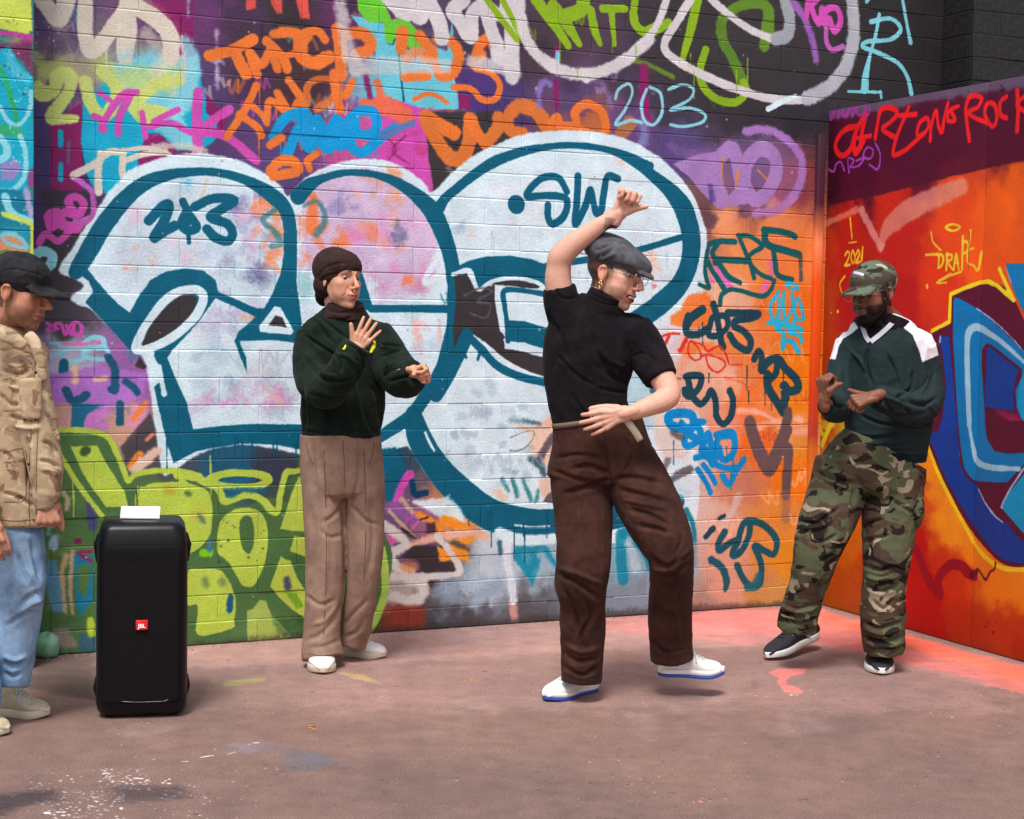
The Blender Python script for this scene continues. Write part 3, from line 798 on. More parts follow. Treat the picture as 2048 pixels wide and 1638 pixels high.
PIER='''
Z 0 0 1
B 2c90a8 90 a.8 f8 -900,0 -20,1300 26,0
B a06ab8 80 a.8 f8 -900,0 -20,1300 22,0
B c8d858 70 a.8 f6 -900,0 -20,1200 16,0
B d86830 60 a.8 f6 -900,0 -20,1200 14,0
Q 8ad4e0 12 a.9 f1.4 -900,100 -60,1100 14,0
Q 3a2848 12 a.9 f1.4 -900,100 -60,1100 12,0
Q e8e0d4 10 a.9 f1.4 -900,100 -60,1100 10,0
Z 0 0 3.275
P c8d858 f1.5 -60,-20 205,-20 205,200 180,225 -60,180
P c03c98 f2 -60,185 205,232 210,275 190,290 130,250 -60,225
P 7c3058 a.95 f6 -60,300 60,270 200,280 215,500 130,400
P b8b070 a.6 f7 10,250 120,260 60,300
P 10a8c8 f2 -60,360 55,295 110,390 215,510 220,1100 180,1260 -60,1260
P 6cc8d8 a.6 f5 20,350 60,320 120,420 200,520 180,560 60,480
S 30a850 26 f3 a.8 0,440 60,600 110,800
S 8ad4e0 24 f1.6 0,700 50,790 110,820 170,770 200,680 200,600
S 38a85c 60 f4 a.8 0,850 120,870
S 8ad4e0 40 f2 0,900 40,960 40,1020 0,1050
S 8ad4e0 28 f1.6 130,890 165,1000 160,1150 90,1240 0,1250
P a084c0 a.9 f4 0,1080 90,1040 140,1100 100,1180 0,1180
P 9c3c80 a.9 f4 180,1130 225,1100 225,1230 180,1220
P 107c98 f3 -60,1240 160,1240 220,1300 225,1480 -60,1480
S 8ad4e0 40 f2 30,1290 80,1400 200,1450
S a8a0cc 34 f3 170,1250 200,1400
S c8d458 24 f2 20,1400 190,1460 210,1500 205,1700
P 1890b0 f3 -60,1490 190,1490 195,1600 -60,1560
P d88c60 a.9 f4 -60,1540 100,1530 180,1600 200,1760 -60,1760
S 7cc0d0 20 f2 c 10,1540 100,1540 180,1620 60,1600
P 5c7c38 f3 -60,1640 80,1640 90,1760 -60,1760
P 5a4a68 f3 -60,1760 230,1760 230,2600 -60,2600
B 2c90a8 60 a.8 f8 -40,1800 220,3400 18,0
B 8a6aa8 60 a.8 f8 -40,1800 220,3400 14,0
P 3c7c78 a.8 f6 -60,3000 230,3000 230,4000 -60,4000
P b4d43c f3 130,3850 230,3800 230,4500 110,4500
D 2c4a50 10 a.7 f1.5 -40,100 210,700 40,0
D b8e0e8 8 a.7 f1.5 60,350 210,1500 60,0
'''
HOARD_UNDER='''
1645,230 5c4458 1700,230 5c4058 1800,200 5e4a60 1950,180 604a60 2040,165 604a60
1650,300 380818 1700,330 4c0620 1800,300 5a0630 1900,280 5a0830 2040,260 600a38
1650,380 300614 1720,380 4a0424 1850,340 540428 2040,300 580830
1645,430 902818 1700,430 b81c10 1780,400 c42410 1900,380 d84410 2040,350 e05810
1645,500 b83010 1700,500 b41812 1800,480 be1c12 1900,460 e04412 2000,420 ee5c10
1645,600 b04014 1700,600 b01418 1800,600 b41414 1880,560 dc3410 1950,520 ee5410
1645,750 b83c10 1680,750 b04010 1640,850 a83020 1640,900 c88018 1700,850 b8a018 1700,950 d87818
1650,1050 c87810 1700,1080 c86a10 1750,1000 c83010 1700,1180 b05010 1760,1150 b03410
1800,1050 c41c08 1830,1000 d05010 1860,950 f08c14 1870,900 f08814 1820,1100 b80808 1850,1200 b80c08 1900,1150 c83008 1900,1050 f09014 1950,1100 f08412 2000,1160 e87c10 2040,1150 e88412
1850,1260 b81008 1920,1270 b42c08 2000,1280 b43408 2040,1320 a82808
'''
HOARD='''
Z 0 0 1
P 4c0424 a.9 f2 1630,240 1740,222 1850,200 2060,165 2800,40 2800,140 2060,318 1900,354 1780,385 1660,410 1630,416
P 2c0414 a.6 f12 1635,245 1670,240 1680,400 1640,410
P 5e4a60 a.9 f6 1630,200 2080,135 2800,0 2800,40 2080,172 1850,205 1740,225 1630,245
Z 1200 0 2.409
S e0806c 26 f4 a.7 1060,1090 1150,1050 1240,1010
S d89890 36 f4 a.75 1260,1010 1300,1090 1350,1190
S d88878 f5 a.75 1350,1190,30 1380,1110,70 1450,1040,90 1570,970,90 1740,900,70
S e8c020 9 f1.4 1205,1050 1215,1150
S e8c020 8 f1.4 1200,1170 1235,1165
S e8c020 11 f1.2 1180,1232 1192,1212 1203,1225 1190,1262 1180,1278 1204,1276
S e8c020 11 f1.2 c 1218,1208 1210,1240 1218,1270 1229,1240
S e8c020 11 f1.2 1234,1225 1243,1205 1250,1222 1240,1250 1232,1266 1252,1262
S e8c020 11 f1.2 1266,1190 1260,1256
S e8c020 8 f1.2 1180,1330 1155,1370 1170,1420
S f8b040 14 f1 1145,1500 1146,1501
S f8b040 9 f1 1113,1506 1114,1507
S e0c028 9 f1.1 1595,1120 1605,1165 1640,1205
S e0c028 11 f1.1 1570,1228 1640,1226 1654,1250 1645,1280 1628,1292
S e0c028 11 f1.1 1633,1235 1630,1290
S e0c028 11 f1.1 1668,1300 1672,1222
S e0c028 10 f1.1 1668,1228 1694,1228 1692,1252 1672,1258 1700,1300
S e0c028 10 f1.1 1704,1302 1716,1222 1728,1300
S e0c028 8 f1.1 1708,1268 1726,1266
S e0c028 11 f1.1 1744,1298 1748,1140
S e0c028 10 f1.1 1746,1160 1772,1170 1770,1210 1748,1222
S e0c028 11 f1.1 1786,1110 1776,1200 1770,1262 1800,1280 1822,1300 1838,1215
S e0c028 8 f1.1 1772,1205 1800,1195
S e0c028 9 f1.1 c 1665,1095 1700,1080 1735,1095 1700,1112
S e0c028 9 f1.1 1740,1310 1690,1328 1622,1362
S e0c028 9 f1.1 1690,1318 1625,1360 1670,1362
S f8b040 12 f1 1575,1375 1577,1385
S 7a0c14 5 f1.5 a.7 1780,1120 1775,1290
Z 1560 0 4.197
S rd 44 f1.2 650,1060 560,1080 490,1150 465,1230 500,1300 560,1290 620,1200
S rd 44 f1.2 600,1230 640,1100 720,950 690,1100 680,1230
S rd 50 f1.2 620,1240 640,1280 700,1180
S rd 30 f1.2 640,1160 760,1140
S rd 38 f1.2 800,1160 820,1040 850,920 950,910 980,960 920,1030 860,1080 920,1130 960,1150 
S rd 34 f1.2 1080,900 1040,1000 980,1150 950,1300 1050,1260 1150,1170 1200,1120
S rd 34 f1.2 1000,970 1140,960
S rd 36 f1.2 c 1230,990 1170,1040 1150,1130 1200,1130 1250,1050
S rd 32 f1.2 1260,1180 1270,1060 1310,930 1330,1060 1360,1110 1380,980 1410,870
S rd 32 f1.2 1500,890 1420,930 1410,1010 1470,1010 1440,940
S rd 34 f1.2 1590,1180 1570,1040 1560,900 1600,810 1690,820 1660,900 1580,940 1640,990 1740,1030
S rd 34 f1.2 c 1740,870 1720,960 1780,1060 1820,1000 1800,880
S rd 34 f1.2 1900,810 1850,860 1850,960 1900,990
S rd 40 f1.2 1990,760 2000,900 1990,1100
S rd 34 f1.2 2060,800 1990,880 2080,950
S 9c3494 30 f1.8 350,930 310,960 360,1000 400,990 410,930 430,1000 450,940 470,900
S 9c3494 30 f1.8 490,980 500,900 540,900 520,950 560,970 590,900 620,910 610,970
S 9c3494 20 f1.8 c 660,880 710,880 720,930 670,970 640,930
S 9c3494 14 f1.8 750,870 750,950 700,1000
S a040b0 16 f1.5 400,1360 400,1410 450,1440 470,1380 510,1360 540,1430
S a040b0 16 f1.5 580,1450 570,1330 620,1350 590,1400 660,1390 700,1330 640,1350
S a040b0 16 f1.5 c 730,1240 780,1260 760,1330 700,1310
S a040b0 16 f1.5 750,1380 820,1420 840,1300 800,1200
D 2c1424 10 a.8 f1.2 1150,640 2040,780 12,0
S 2c1424 20 f1.5 1850,760 1880,755
S 2c1424 10 f1.5 1850,720 1870,730
Z 0 0 1
P 5a0a2c f1 v 1872,655 1900,640 1904,590 1930,572 1975,562 2000,570 2030,602 2100,800 2100,1140 2040,1135 1985,1110 1935,1050 1895,975 1868,910 1855,860 1860,700
Z 1800 540 4.55
S f0d020 34 f1 l 290,555 450,470 460,220 600,160 720,115 800,105 880,140 1035,275 
S f0d020 34 f1 l 1035,275 960,120 905,-10
P 0078b4 f1.2 960,-60 1200,-60 1250,500 1130,400 1040,200
S 8ca8cc 9 f1.2 965,-10 1010,110
P 0072b0 f1.1 500,250 560,270 700,350 880,500 1130,740 1250,860 1250,1700 500,1700 520,1300 490,900 475,600 480,300
S 9cacdc 10 f1.2 700,350 850,460 1000,600 1130,745
S 5a0a2c 18 f1 480,260 475,600 490,900 515,1300 540,1640 
S 9cc0d4 f1.1 640,1750,48 630,1400,54 615,1000,60 610,700,60 630,560,74 700,520,60 800,570,50 930,660,40 1130,840,30
P 5a0a2c f1 790,670 830,680 900,730 1110,900 1110,960 1050,1100 1060,1250 1130,1450 1250,1600 1250,2000 760,2000 780,1500 765,1200 745,900 745,720
P 083c90 f2 790,710 830,700 1085,915 1060,960 1035,1100 1040,1290 770,1245 775,1000
P b0185c a.7 f6 870,1270 1040,1300 1250,1550 1250,1650 1000,1400
P 0890c0 f1.2 1128,930 1250,900 1250,1500 1128,1390 1075,1250 1080,1080
P 0c3c98 f1.5 360,605 450,605 475,900 510,1300 540,1640 300,1640 380,1350 420,1100 400,850
S 8ca4cc 18 f1.5 368,605 362,650
Z 1800 860 3.276
P 0c3890 f1.5 160,20 380,0 390,200 420,290 520,370 560,480 650,590 690,600 812,740 1000,850 1000,900 812,890 720,880 600,800 480,640 380,480 290,320 220,120
P 0072b0 f1.1 380,-20 560,-20 570,60 620,140 720,155 850,145 850,300 720,350 600,350 480,335 420,250 395,120
S 5a0a2c 14 f1 380,-20 395,130 420,260 480,335 600,352 720,350
P 5a0a2c f1 555,-60 1000,-60 1000,130 720,150 620,135 575,60
P 0890c0 f1.1 830,250 720,400 665,510 812,690 1000,850 1000,200
P 5a0a2c f1.2 510,365 690,352 820,220 850,240 720,400 655,505 690,570 640,540 560,470
S 9cc0d4 f1.1 455,-20,24 480,120,30 510,210,36 600,245,34 780,255,24
S 9cc0dc 11 f1 820,240 720,390 665,500 672,512
S 9cacdc 10 f1 515,390 560,480 620,560 672,605
S 5a0a2c 14 f1 660,520 740,610 830,710
S 5a0a2c 22 f1 190,80 290,320 380,480 480,640 570,760 640,840 720,880 830,890 1000,890
S f0cc18 26 f1.1 180,100 240,260 330,450 420,620 500,760 590,860 680,905 812,915 1000,905
S 98041c f2 10,765,50 60,755,60 110,790,60 150,900,60 200,1000,70 260,1080,60 250,980,60 320,890,56 400,890,60 440,930,70 490,960,50
S 6c0824 f1.2 470,950,50 500,930,30 515,915,14 560,980,14 590,930,12 620,910,12 625,870,14
D 5a0a10 12 a.9 f1 520,1230 640,1350 5,0
S 8c2008 4 f1.5 a.8 570,1390 572,1480
Z 0 0 1
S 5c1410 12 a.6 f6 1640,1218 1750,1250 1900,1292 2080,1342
Z 1480 480 3.412
S c8b420 50 f4 a.9 470,1200 560,1260 640,1250
S e0d428 34 f2 560,1400 600,1300 650,1220 690,1180
S e0d428 30 f2 520,1220 560,1320
D c8b8a0 30 a.4 f6 470,1180 560,1300 3,0
'''
GROUND='''
Z 0 0 1
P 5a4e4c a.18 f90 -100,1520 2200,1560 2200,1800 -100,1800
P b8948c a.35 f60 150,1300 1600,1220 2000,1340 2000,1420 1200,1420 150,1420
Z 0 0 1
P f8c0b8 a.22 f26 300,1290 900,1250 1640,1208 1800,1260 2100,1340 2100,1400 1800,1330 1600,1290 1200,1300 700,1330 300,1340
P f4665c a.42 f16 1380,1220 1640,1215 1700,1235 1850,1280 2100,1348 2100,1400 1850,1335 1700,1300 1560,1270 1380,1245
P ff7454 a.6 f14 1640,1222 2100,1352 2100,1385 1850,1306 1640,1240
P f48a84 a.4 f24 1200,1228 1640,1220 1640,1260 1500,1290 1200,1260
Z 1480 880 3.15
P f08078 a.75 f2.5 180,1465 240,1440 320,1440 400,1428 425,1440 400,1475 320,1490 290,1515 300,1540 370,1560 400,1590 370,1600 280,1590 260,1560 230,1530 240,1500
Z 0 960 2.416
D e8e6ee 9 a.9 f.7 480,1380 720,1500 90,0
D e8e6ee 8 a.9 f.7 200,1500 600,1640 130,0
D e4e2ea 7 a.9 f.7 620,1300 1150,1480 26,0
D e4e2ea 7 a.9 f.7 700,1480 1240,1640 50,0
D d8d6de 7 a.8 f.7 100,1420 420,1500 26,0
D f8f8ff 16 a.9 f.8 780,1440 820,1480 5,0
D f8f8ff 16 a.9 f.8 220,1590 310,1630 6,0
S f0f0f4 8 f.7 970,1340 1030,1330
S f0f0f4 8 f.7 1100,1325 1135,1315
S f0f0f4 9 f.7 880,1360 905,1360
S f0f0f4 8 f.7 1230,1270 1250,1270
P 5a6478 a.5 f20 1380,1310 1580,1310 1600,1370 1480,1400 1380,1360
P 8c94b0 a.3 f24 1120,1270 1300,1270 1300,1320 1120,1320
P 2c2830 a.6 f20 -50,1520 250,1500 280,1540 100,1580 -50,1620
P 2c2830 a.5 f20 500,1480 850,1480 900,1540 600,1550
P a8b060 a.5 f5 1080,970 1200,960 1290,955 1290,972 1180,990 1090,995
D c8b878 10 a.7 f1.5 1000,960 1300,1000 12,0
S d89850 12 f1 1490,1195 1520,1200
P c8b468 a.5 f5 1640,930 1760,940 1860,990 1700,960
D c8b8b0 5 a.7 f1 1640,900 1900,1100 20,0
Z 0 0 1
D d8d0cc 3 a.6 f.6 100,1350 2040,1630 170,0
D 2c2826 3 a.6 f.6 100,1330 2040,1630 120,0
D f88088 4 a.9 f.6 1250,1550 1320,1600 9,0
D f88088 4 a.9 f.6 1380,1592 1420,1606 5,0
D f8a0a0 4 a.8 f.6 1440,1390 1640,1400 6,0
D f0e8e0 4 a.8 f.6 1540,1370 1640,1400 5,0
S d8a050 4 f.8 935,1358 938,1362
S e0a860 4 f.8 615,1455 628,1458
D 3a3230 5 a.5 f2 60,1300 2040,1640 200,0
B b89c94 60 a.25 f24 200,1300 1700,1480 16,0
B 5a4c4a 14 a.22 f6 100,1330 2040,1640 60,0
P 3c3434 a.45 f16 60,1310 190,1290 190,1400 60,1380
'''
A0=at_z(383,1292); B0=at_z(1600,1209); WD=(B0-A0)/np.linalg.norm(B0-A0); WN=np.array([-WD[1],WD[0],0.])
def wall_s(px,py=900): return float((at_plane(float(px),float(py),A0,WN)-A0)@WD)
S_L=wall_s(40,900)-.25; S_C=wall_s(1634,1100); S_P=wall_s(1885,60)
HD=-WN                                  # hoarding comes straight out of the wall, towards the camera
C0=A0+WD*S_C; HN=np.array([-HD[1],HD[0],0.])
PIER_OUT=.24
CW=Canvas(A0,WD,S_L,S_P+.9,0.,3.3,430,hexc('3a3538')); CW.grid(WALL_UNDER)
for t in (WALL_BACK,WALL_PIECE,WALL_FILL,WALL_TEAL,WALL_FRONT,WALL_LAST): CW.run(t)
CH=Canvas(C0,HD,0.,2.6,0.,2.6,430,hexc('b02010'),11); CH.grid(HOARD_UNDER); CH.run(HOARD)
CP=Canvas(A0-WN*PIER_OUT,WD,S_L-2.5,S_L+.45,0.,3.3,430,hexc('3c7c78'),19); CP.run(PIER)
CG=Canvas(A0,WD,-3.2,3.6,3.6,9.4,330,hexc('81675d'),29); CG.flat=True; CG.run(GROUND)  # GROUND opens with a soft dark front band, light falloff put into the colour
# ---------------------------------------------------------------- object helpers
def tag(o,label=None,cat=None,group=None,kind=None):
    if label: o['label']=label
    if cat: o['category']=cat
    if group: o['group']=group
    if kind: o['kind']=kind
    return o
def empty(name,loc,M=None):
    o=bpy.data.objects.new(name,None); LINK(o); o.empty_display_size=.1
    if M is None: o.location=loc
    else:
        M4=Matrix(((M[0][0],M[1][0],M[2][0],loc[0]),(M[0][1],M[1][1],M[2][1],loc[1]),(M[0][2],M[1][2],M[2][2],loc[2]),(0,0,0,1))); o.matrix_world=M4
    return o
INV={}
def link(name,me,mat,parent=None,world=False,smooth=True):
    o=bpy.data.objects.new(name,me); LINK(o)
    if mat is not None and not me.materials: me.materials.append(mat)
    if smooth: me.shade_smooth() if hasattr(me,'shade_smooth') else None
    if parent is not None:
        o.parent=parent
        if world: o.matrix_parent_inverse=Matrix(parent.matrix_world).inverted() if parent.parent is None else (parent.parent.matrix_world@parent.matrix_parent_inverse@parent.matrix_basis).inverted()
    return o
def mesh(name,v,f,smooth=True):
    me=bpy.data.meshes.new(name); me.from_pydata([tuple(map(float,p)) for p in v],[],[tuple(q) for q in f]); me.validate(); me.update()
    if smooth: me.polygons.foreach_set('use_smooth',[True]*len(me.polygons))
    return me
def N(nt,t,**k):
    n=nt.nodes.new(t)
    for a,b in k.items():
        if a in n.inputs: n.inputs[a].default_value=b
        else: setattr(n,a,b)
    return n
def base_mat(name,col=(.5,.5,.5),rough=.7,spec=.4):
    m=bpy.data.materials.new(name); m.use_nodes=True; nt=m.node_tree; b=nt.nodes['Principled BSDF']
    b.inputs['Base Color'].default_value=(*col,1); b.inputs['Roughness'].default_value=rough; b.inputs['Specular IOR Level'].default_value=spec
    return m,nt,b
def s2l(h):
    c=np.array([int(h[i:i+2],16) for i in (0,2,4)])/255.; c=np.where(c<=.04045,c/12.92,((c+.055)/1.055)**2.4); return tuple(float(x) for x in c)
def img(name,cv):
    im=bpy.data.images.new(name,cv.W,cv.H,alpha=False); px=np.ones((cv.H,cv.W,4),np.float32); px[...,:3]=np.clip(cv.im,0,1)
    im.pixels.foreach_set(px.ravel()); im.update(); im.pack(); return im
def painted(name,cv,frame,bump=.5,rough=.42,brick=True):
    """spray paint over masonry or board: flat print mapped in the surface's own metres, plus procedural grain and relief"""
    m,nt,b=base_mat(name,rough=rough,spec=.22); L=nt.links.new
    tc=N(nt,'ShaderNodeTexCoord'); tc.object=frame
    mp=N(nt,'ShaderNodeMapping'); mp.vector_type='POINT'
    a,c=1/(cv.a1-cv.a0),1/(cv.z1-cv.z0)
    mp.inputs['Scale'].default_value=(a,0 if not cv.flat else c,c); mp.inputs['Location'].default_value=(-cv.a0*a,0 if not cv.flat else -cv.z0*c,-cv.z0*c)
    L(tc.outputs['Object'],mp.inputs['Vector']); vec=mp.outputs[0]
    if not cv.flat:
        sx=N(nt,'ShaderNodeSeparateXYZ'); cx=N(nt,'ShaderNodeCombineXYZ'); L(vec,sx.inputs[0]); L(sx.outputs[0],cx.inputs[0]); L(sx.outputs[2],cx.inputs[1]); vec=cx.outputs[0]
    ti=N(nt,'ShaderNodeTexImage'); ti.image=img(name+'_print',cv); ti.extension='EXTEND' if not cv.flat else 'CLIP'; ti.interpolation='Cubic'; L(vec,ti.inputs[0])
    n1=N(nt,'ShaderNodeTexNoise',Scale=6.,Detail=6.,Roughness=.6); n2=N(nt,'ShaderNodeTexNoise',Scale=90.,Detail=4.,Roughness=.6); n3=N(nt,'ShaderNodeTexNoise',Scale=420.,Detail=2.)
    for n in (n1,n2,n3): L(tc.outputs['Object'],n.inputs['Vector'])
    r1=N(nt,'ShaderNodeMapRange'); r1.inputs['From Min'].default_value=.3; r1.inputs['From Max'].default_value=.7; r1.inputs['To Min'].default_value=.86; r1.inputs['To Max'].default_value=1.06; L(n1.outputs[0],r1.inputs[0])
    r2=N(nt,'ShaderNodeMapRange'); r2.inputs['From Min'].default_value=.3; r2.inputs['From Max'].default_value=.7; r2.inputs['To Min'].default_value=.88; r2.inputs['To Max'].default_value=1.08; L(n2.outputs[0],r2.inputs[0])
    mu=N(nt,'ShaderNodeMath',operation='MULTIPLY'); L(r1.outputs[0],mu.inputs[0]); L(r2.outputs[0],mu.inputs[1])
    vm=N(nt,'ShaderNodeVectorMath',operation='SCALE'); L(ti.outputs[0],vm.inputs[0]); L(mu.outputs[0],vm.inputs['Scale']); L(vm.outputs[0],b.inputs['Base Color'])
    rr=N(nt,'ShaderNodeMapRange'); rr.inputs['To Min'].default_value=rough-.12; rr.inputs['To Max'].default_value=rough+.25; L(n1.outputs[0],rr.inputs[0]); L(rr.outputs[0],b.inputs['Roughness'])
    ad=N(nt,'ShaderNodeMath',operation='MULTIPLY_ADD'); L(n2.outputs[0],ad.inputs[0]); ad.inputs[1].default_value=1.; ma=N(nt,'ShaderNodeMath',operation='MULTIPLY'); L(n3.outputs[0],ma.inputs[0]); ma.inputs[1].default_value=.35; L(ma.outputs[0],ad.inputs[2])
    bp=N(nt,'ShaderNodeBump'); bp.inputs['Strength'].default_value=bump; bp.inputs['Distance'].default_value=.006; L(ad.outputs[0],bp.inputs['Height']); L(bp.outputs[0],b.inputs['Normal'])
    return m,nt,b,ti,vm,n2
# ---------------------------------------------------------------- ground
g=mesh('ground',[(-45,-45,0),(45,-45,0),(45,45,0),(-45,45,0)],[(0,1,2,3)]); go=link('ground',g,None); tag(go,kind='structure')
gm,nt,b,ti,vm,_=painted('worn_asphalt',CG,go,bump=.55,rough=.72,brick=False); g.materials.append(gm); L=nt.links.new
tc=N(nt,'ShaderNodeTexCoord')
c0=N(nt,'ShaderNodeRGB'); c0.outputs[0].default_value=(*s2l('81675d'),1)
mx=N(nt,'ShaderNodeMix',data_type='RGBA'); L(ti.outputs['Alpha'],mx.inputs['Factor']); L(c0.outputs[0],mx.inputs[6]); L(ti.outputs[0],mx.inputs[7])
na=N(nt,'ShaderNodeTexNoise',Scale=1.1,Detail=7.,Roughness=.62); nb=N(nt,'ShaderNodeTexNoise',Scale=160.,Detail=3.,Roughness=.7); nc=N(nt,'ShaderNodeTexNoise',Scale=9.,Detail=6.,Roughness=.65)
for n in (na,nb,nc): L(tc.outputs['Object'],n.inputs['Vector'])
cr_=N(nt,'ShaderNodeValToRGB'); L(na.outputs[0],cr_.inputs[0]); e=cr_.color_ramp.elements; e[0].position=.35; e[0].color=(.84,.84,.88,1); e[1].position=.66; e[1].color=(1.16,1.09,1.06,1)
rb=N(nt,'ShaderNodeMapRange'); rb.inputs['From Min'].default_value=.25; rb.inputs['From Max'].default_value=.75; rb.inputs['To Min'].default_value=.45; rb.inputs['To Max'].default_value=1.55; L(nb.outputs[0],rb.inputs[0])
rc=N(nt,'ShaderNodeMapRange'); rc.inputs['From Min'].default_value=.3; rc.inputs['From Max'].default_value=.7; rc.inputs['To Min'].default_value=.82; rc.inputs['To Max'].default_value=1.14; L(nc.outputs[0],rc.inputs[0])
m2=N(nt,'ShaderNodeMix',data_type='RGBA',blend_type='MULTIPLY'); m2.inputs['Factor'].default_value=1; L(mx.outputs[2],m2.inputs[6]); L(cr_.outputs[0],m2.inputs[7])
mm=N(nt,'ShaderNodeMath',operation='MULTIPLY'); L(rb.outputs[0],mm.inputs[0]); L(rc.outputs[0],mm.inputs[1])
v2=N(nt,'ShaderNodeVectorMath',operation='SCALE'); L(m2.outputs[2],v2.inputs[0]); L(mm.outputs[0],v2.inputs['Scale']); L(v2.outputs[0],b.inputs['Base Color'])
bp=[n for n in nt.nodes if n.bl_idname=='ShaderNodeBump'][0]; L(nb.outputs[0],bp.inputs['Height']); bp.inputs['Distance'].default_value=.004
# ---------------------------------------------------------------- bricks
BL,BH,JT=.3639,.1213,.0024; ZOFF=-.018
def brick_mesh(L_,H_,seed,e=.003,dp=.03):
    r=np.random.RandomState(seed); xs=[0,e,L_*.5,L_-e,L_]; zs=[0,.002,H_-.0055,H_]; v=[];f=[]
    for k,z in enumerate(zs):
        for i,x in enumerate(xs):
            edge=(i in(0,4)) or (k in(0,3))
            y=((.0034 if k==3 else (.0007 if k==0 else .0011)) if edge else 0)+r.uniform(-1,1)*.00035
            v.append((x-L_/2+r.uniform(-1,1)*.0012*edge,y,z-H_/2+r.uniform(-1,1)*.0012*edge))
    for k in range(3):
        for i in range(4):
            a=k*5+i; f.append((a,a+1,a+6,a+5))
    ring=[0,1,2,3,4,9,14,19,18,17,16,15,10,5]; n0=len(v)
    for i in ring: v.append((v[i][0],dp,v[i][2]))
    for j in range(14): f.append((ring[j],n0+j,n0+(j+1)%14,ring[(j+1)%14]))
    return mesh('brick',v,f,False)
BM={}
def bvar(L_,H_):
    k=(round(L_,3),round(H_,3))
    if k not in BM: BM[k]=[brick_mesh(L_-JT,H_-JT,i*13+int(L_*1000)) for i in range(6)]
    return BM[k]
def brickwork(root,mat,cells,limit,rot=0.):
    """cells: (x,y,z,length,height,yrot) in root's metres; biggest on screen become parts, the rest one part"""
    Mw=np.array(root.matrix_world); out=[]
    for c in cells:
        P=(Mw@np.array([c[0],c[1],c[2],1.]))[:3]; q=proj(P); w_=(P-CAM)@FW
        vis=(-60<q[0]<2108) and (-30<q[1]<1668) and not c[6]
        out.append((-(c[3]*c[4]/w_**2) if vis else 1,c))
    out.sort(key=lambda t:t[0]); rest=[]; n=0
    for key,c in out:
        L_,H_=c[3],c[4]
        me=random.choice(bvar(L_,H_))
        T=Matrix.Translation((c[0],c[1]+random.gauss(0,.0011),c[2]))@Matrix.Rotation(c[5],4,'Z')@Matrix.Rotation(random.gauss(.002,.0045),4,'X')@Matrix.Rotation(random.gauss(0,.002),4,'Y')
        if key<=0 and n<limit:
            if not me.materials: me.materials.append(mat)
            o=bpy.data.objects.new('brick',me); LINK(o); o.parent=root; o.matrix_basis=T; o.material_slots[0].link='OBJECT'; o.material_slots[0].material=mat; n+=1
        else: rest.append((me,T))
    if rest:
        v=[];f=[]
        for me,T in rest:
            b0=len(v); v+=[tuple(T@p.co) for p in me.vertices]; f+=[tuple(i+b0 for i in p.vertices) for p in me.polygons]
        o=link('brickwork',mesh('brickwork',v,f,False),mat,root,smooth=False); o['kind']='stuff'
    return n
def box(name,lo,hi,mat,parent,bevel=0.,world=False):
    x0,y0,z0=lo;x1,y1,z1=hi
    v=[(x0,y0,z0),(x1,y0,z0),(x1,y1,z0),(x0,y1,z0),(x0,y0,z1),(x1,y0,z1),(x1,y1,z1),(x0,y1,z1)]
    f=[(0,3,2,1),(4,5,6,7),(0,1,5,4),(1,2,6,5),(2,3,7,6),(3,0,4,7)]
    o=link(name,mesh(name,v,f,False),mat,parent,world,smooth=False)
    if bevel:
        md=o.modifiers.new('b','BEVEL'); md.width=bevel; md.segments=3; md.limit_method='NONE'
        o.data.polygons.foreach_set('use_smooth',[True]*6)
    return o
WF=[WD,WN,np.array([0,0,1.])]    # wall frame: along, into the wall, up
wall=empty('brick_wall',A0,WF); bpy.context.view_layer.update()
tag(wall,'long brick wall with giant pale blue and teal bubble numbers among spray painted tags','wall')
wm,*_=painted('painted_brick',CW,wall,bump=.45,rough=.36)
WX0,WX1=S_L-.1,S_P+.9; ZT=3.52
box('mortar',(WX0,.0032,0),(WX1,.24,ZT),wm,wall)
cells=[]; joint_s=wall_s(752,550); row0=int(round((at_plane(752.,550.,A0,WN)[2]-ZOFF)/BH-.5))
nr=int(ZT/BH)+1
for k in range(nr):
    z0=max(0.004,ZOFF+k*BH); z1=min(ZT,ZOFF+(k+1)*BH)
    if z1-z0<.05: continue
    off=joint_s+(BL/2 if (k-row0)%2 else 0); i0=math.floor((WX0-off)/BL); x=off+i0*BL
    while x<WX1:
        a,bb=max(x,WX0),min(x+BL,WX1)
        if bb-a>.06:
            hid=(a>S_C+.03 and z1<2.50) or (a>S_P) or bb<S_L+.05
            cells.append(((a+bb)/2,0,(z0+z1)/2,bb-a,z1-z0,0.,hid))
        x+=BL
nb_=brickwork(wall,wm,cells,300)
# left pier, standing proud of the wall
pier=empty('brick_pier',CP.P0,WF); bpy.context.view_layer.update()
tag(pier,'cyan and lime painted brick pier at the left edge, proud of the wall','wall pier')
pm,*_=painted('painted_pier',CP,pier,bump=.45,rough=.36)
pxR=float((at_plane(68.,300.,CP.P0,WN)-CP.P0)@WD); pxL=pxR-2.3
box('mortar',(pxL,.0032,0),(pxR-.004,PIER_OUT-.002,ZT),pm,pier)
cells=[]
for k in range(nr):
    z0=max(.004,ZOFF+k*BH); z1=min(ZT,ZOFF+(k+1)*BH)
    if z1-z0<.05: continue
    x=pxR; first=True
    while x>pxL+.05:
        l=BL if not(first and k%2) else BL/2; first=False
        cells.append((x-l/2,0,(z0+z1)/2,l,z1-z0,0.,x<pxR-.3)); x-=l
brickwork(pier,pm,cells,60)
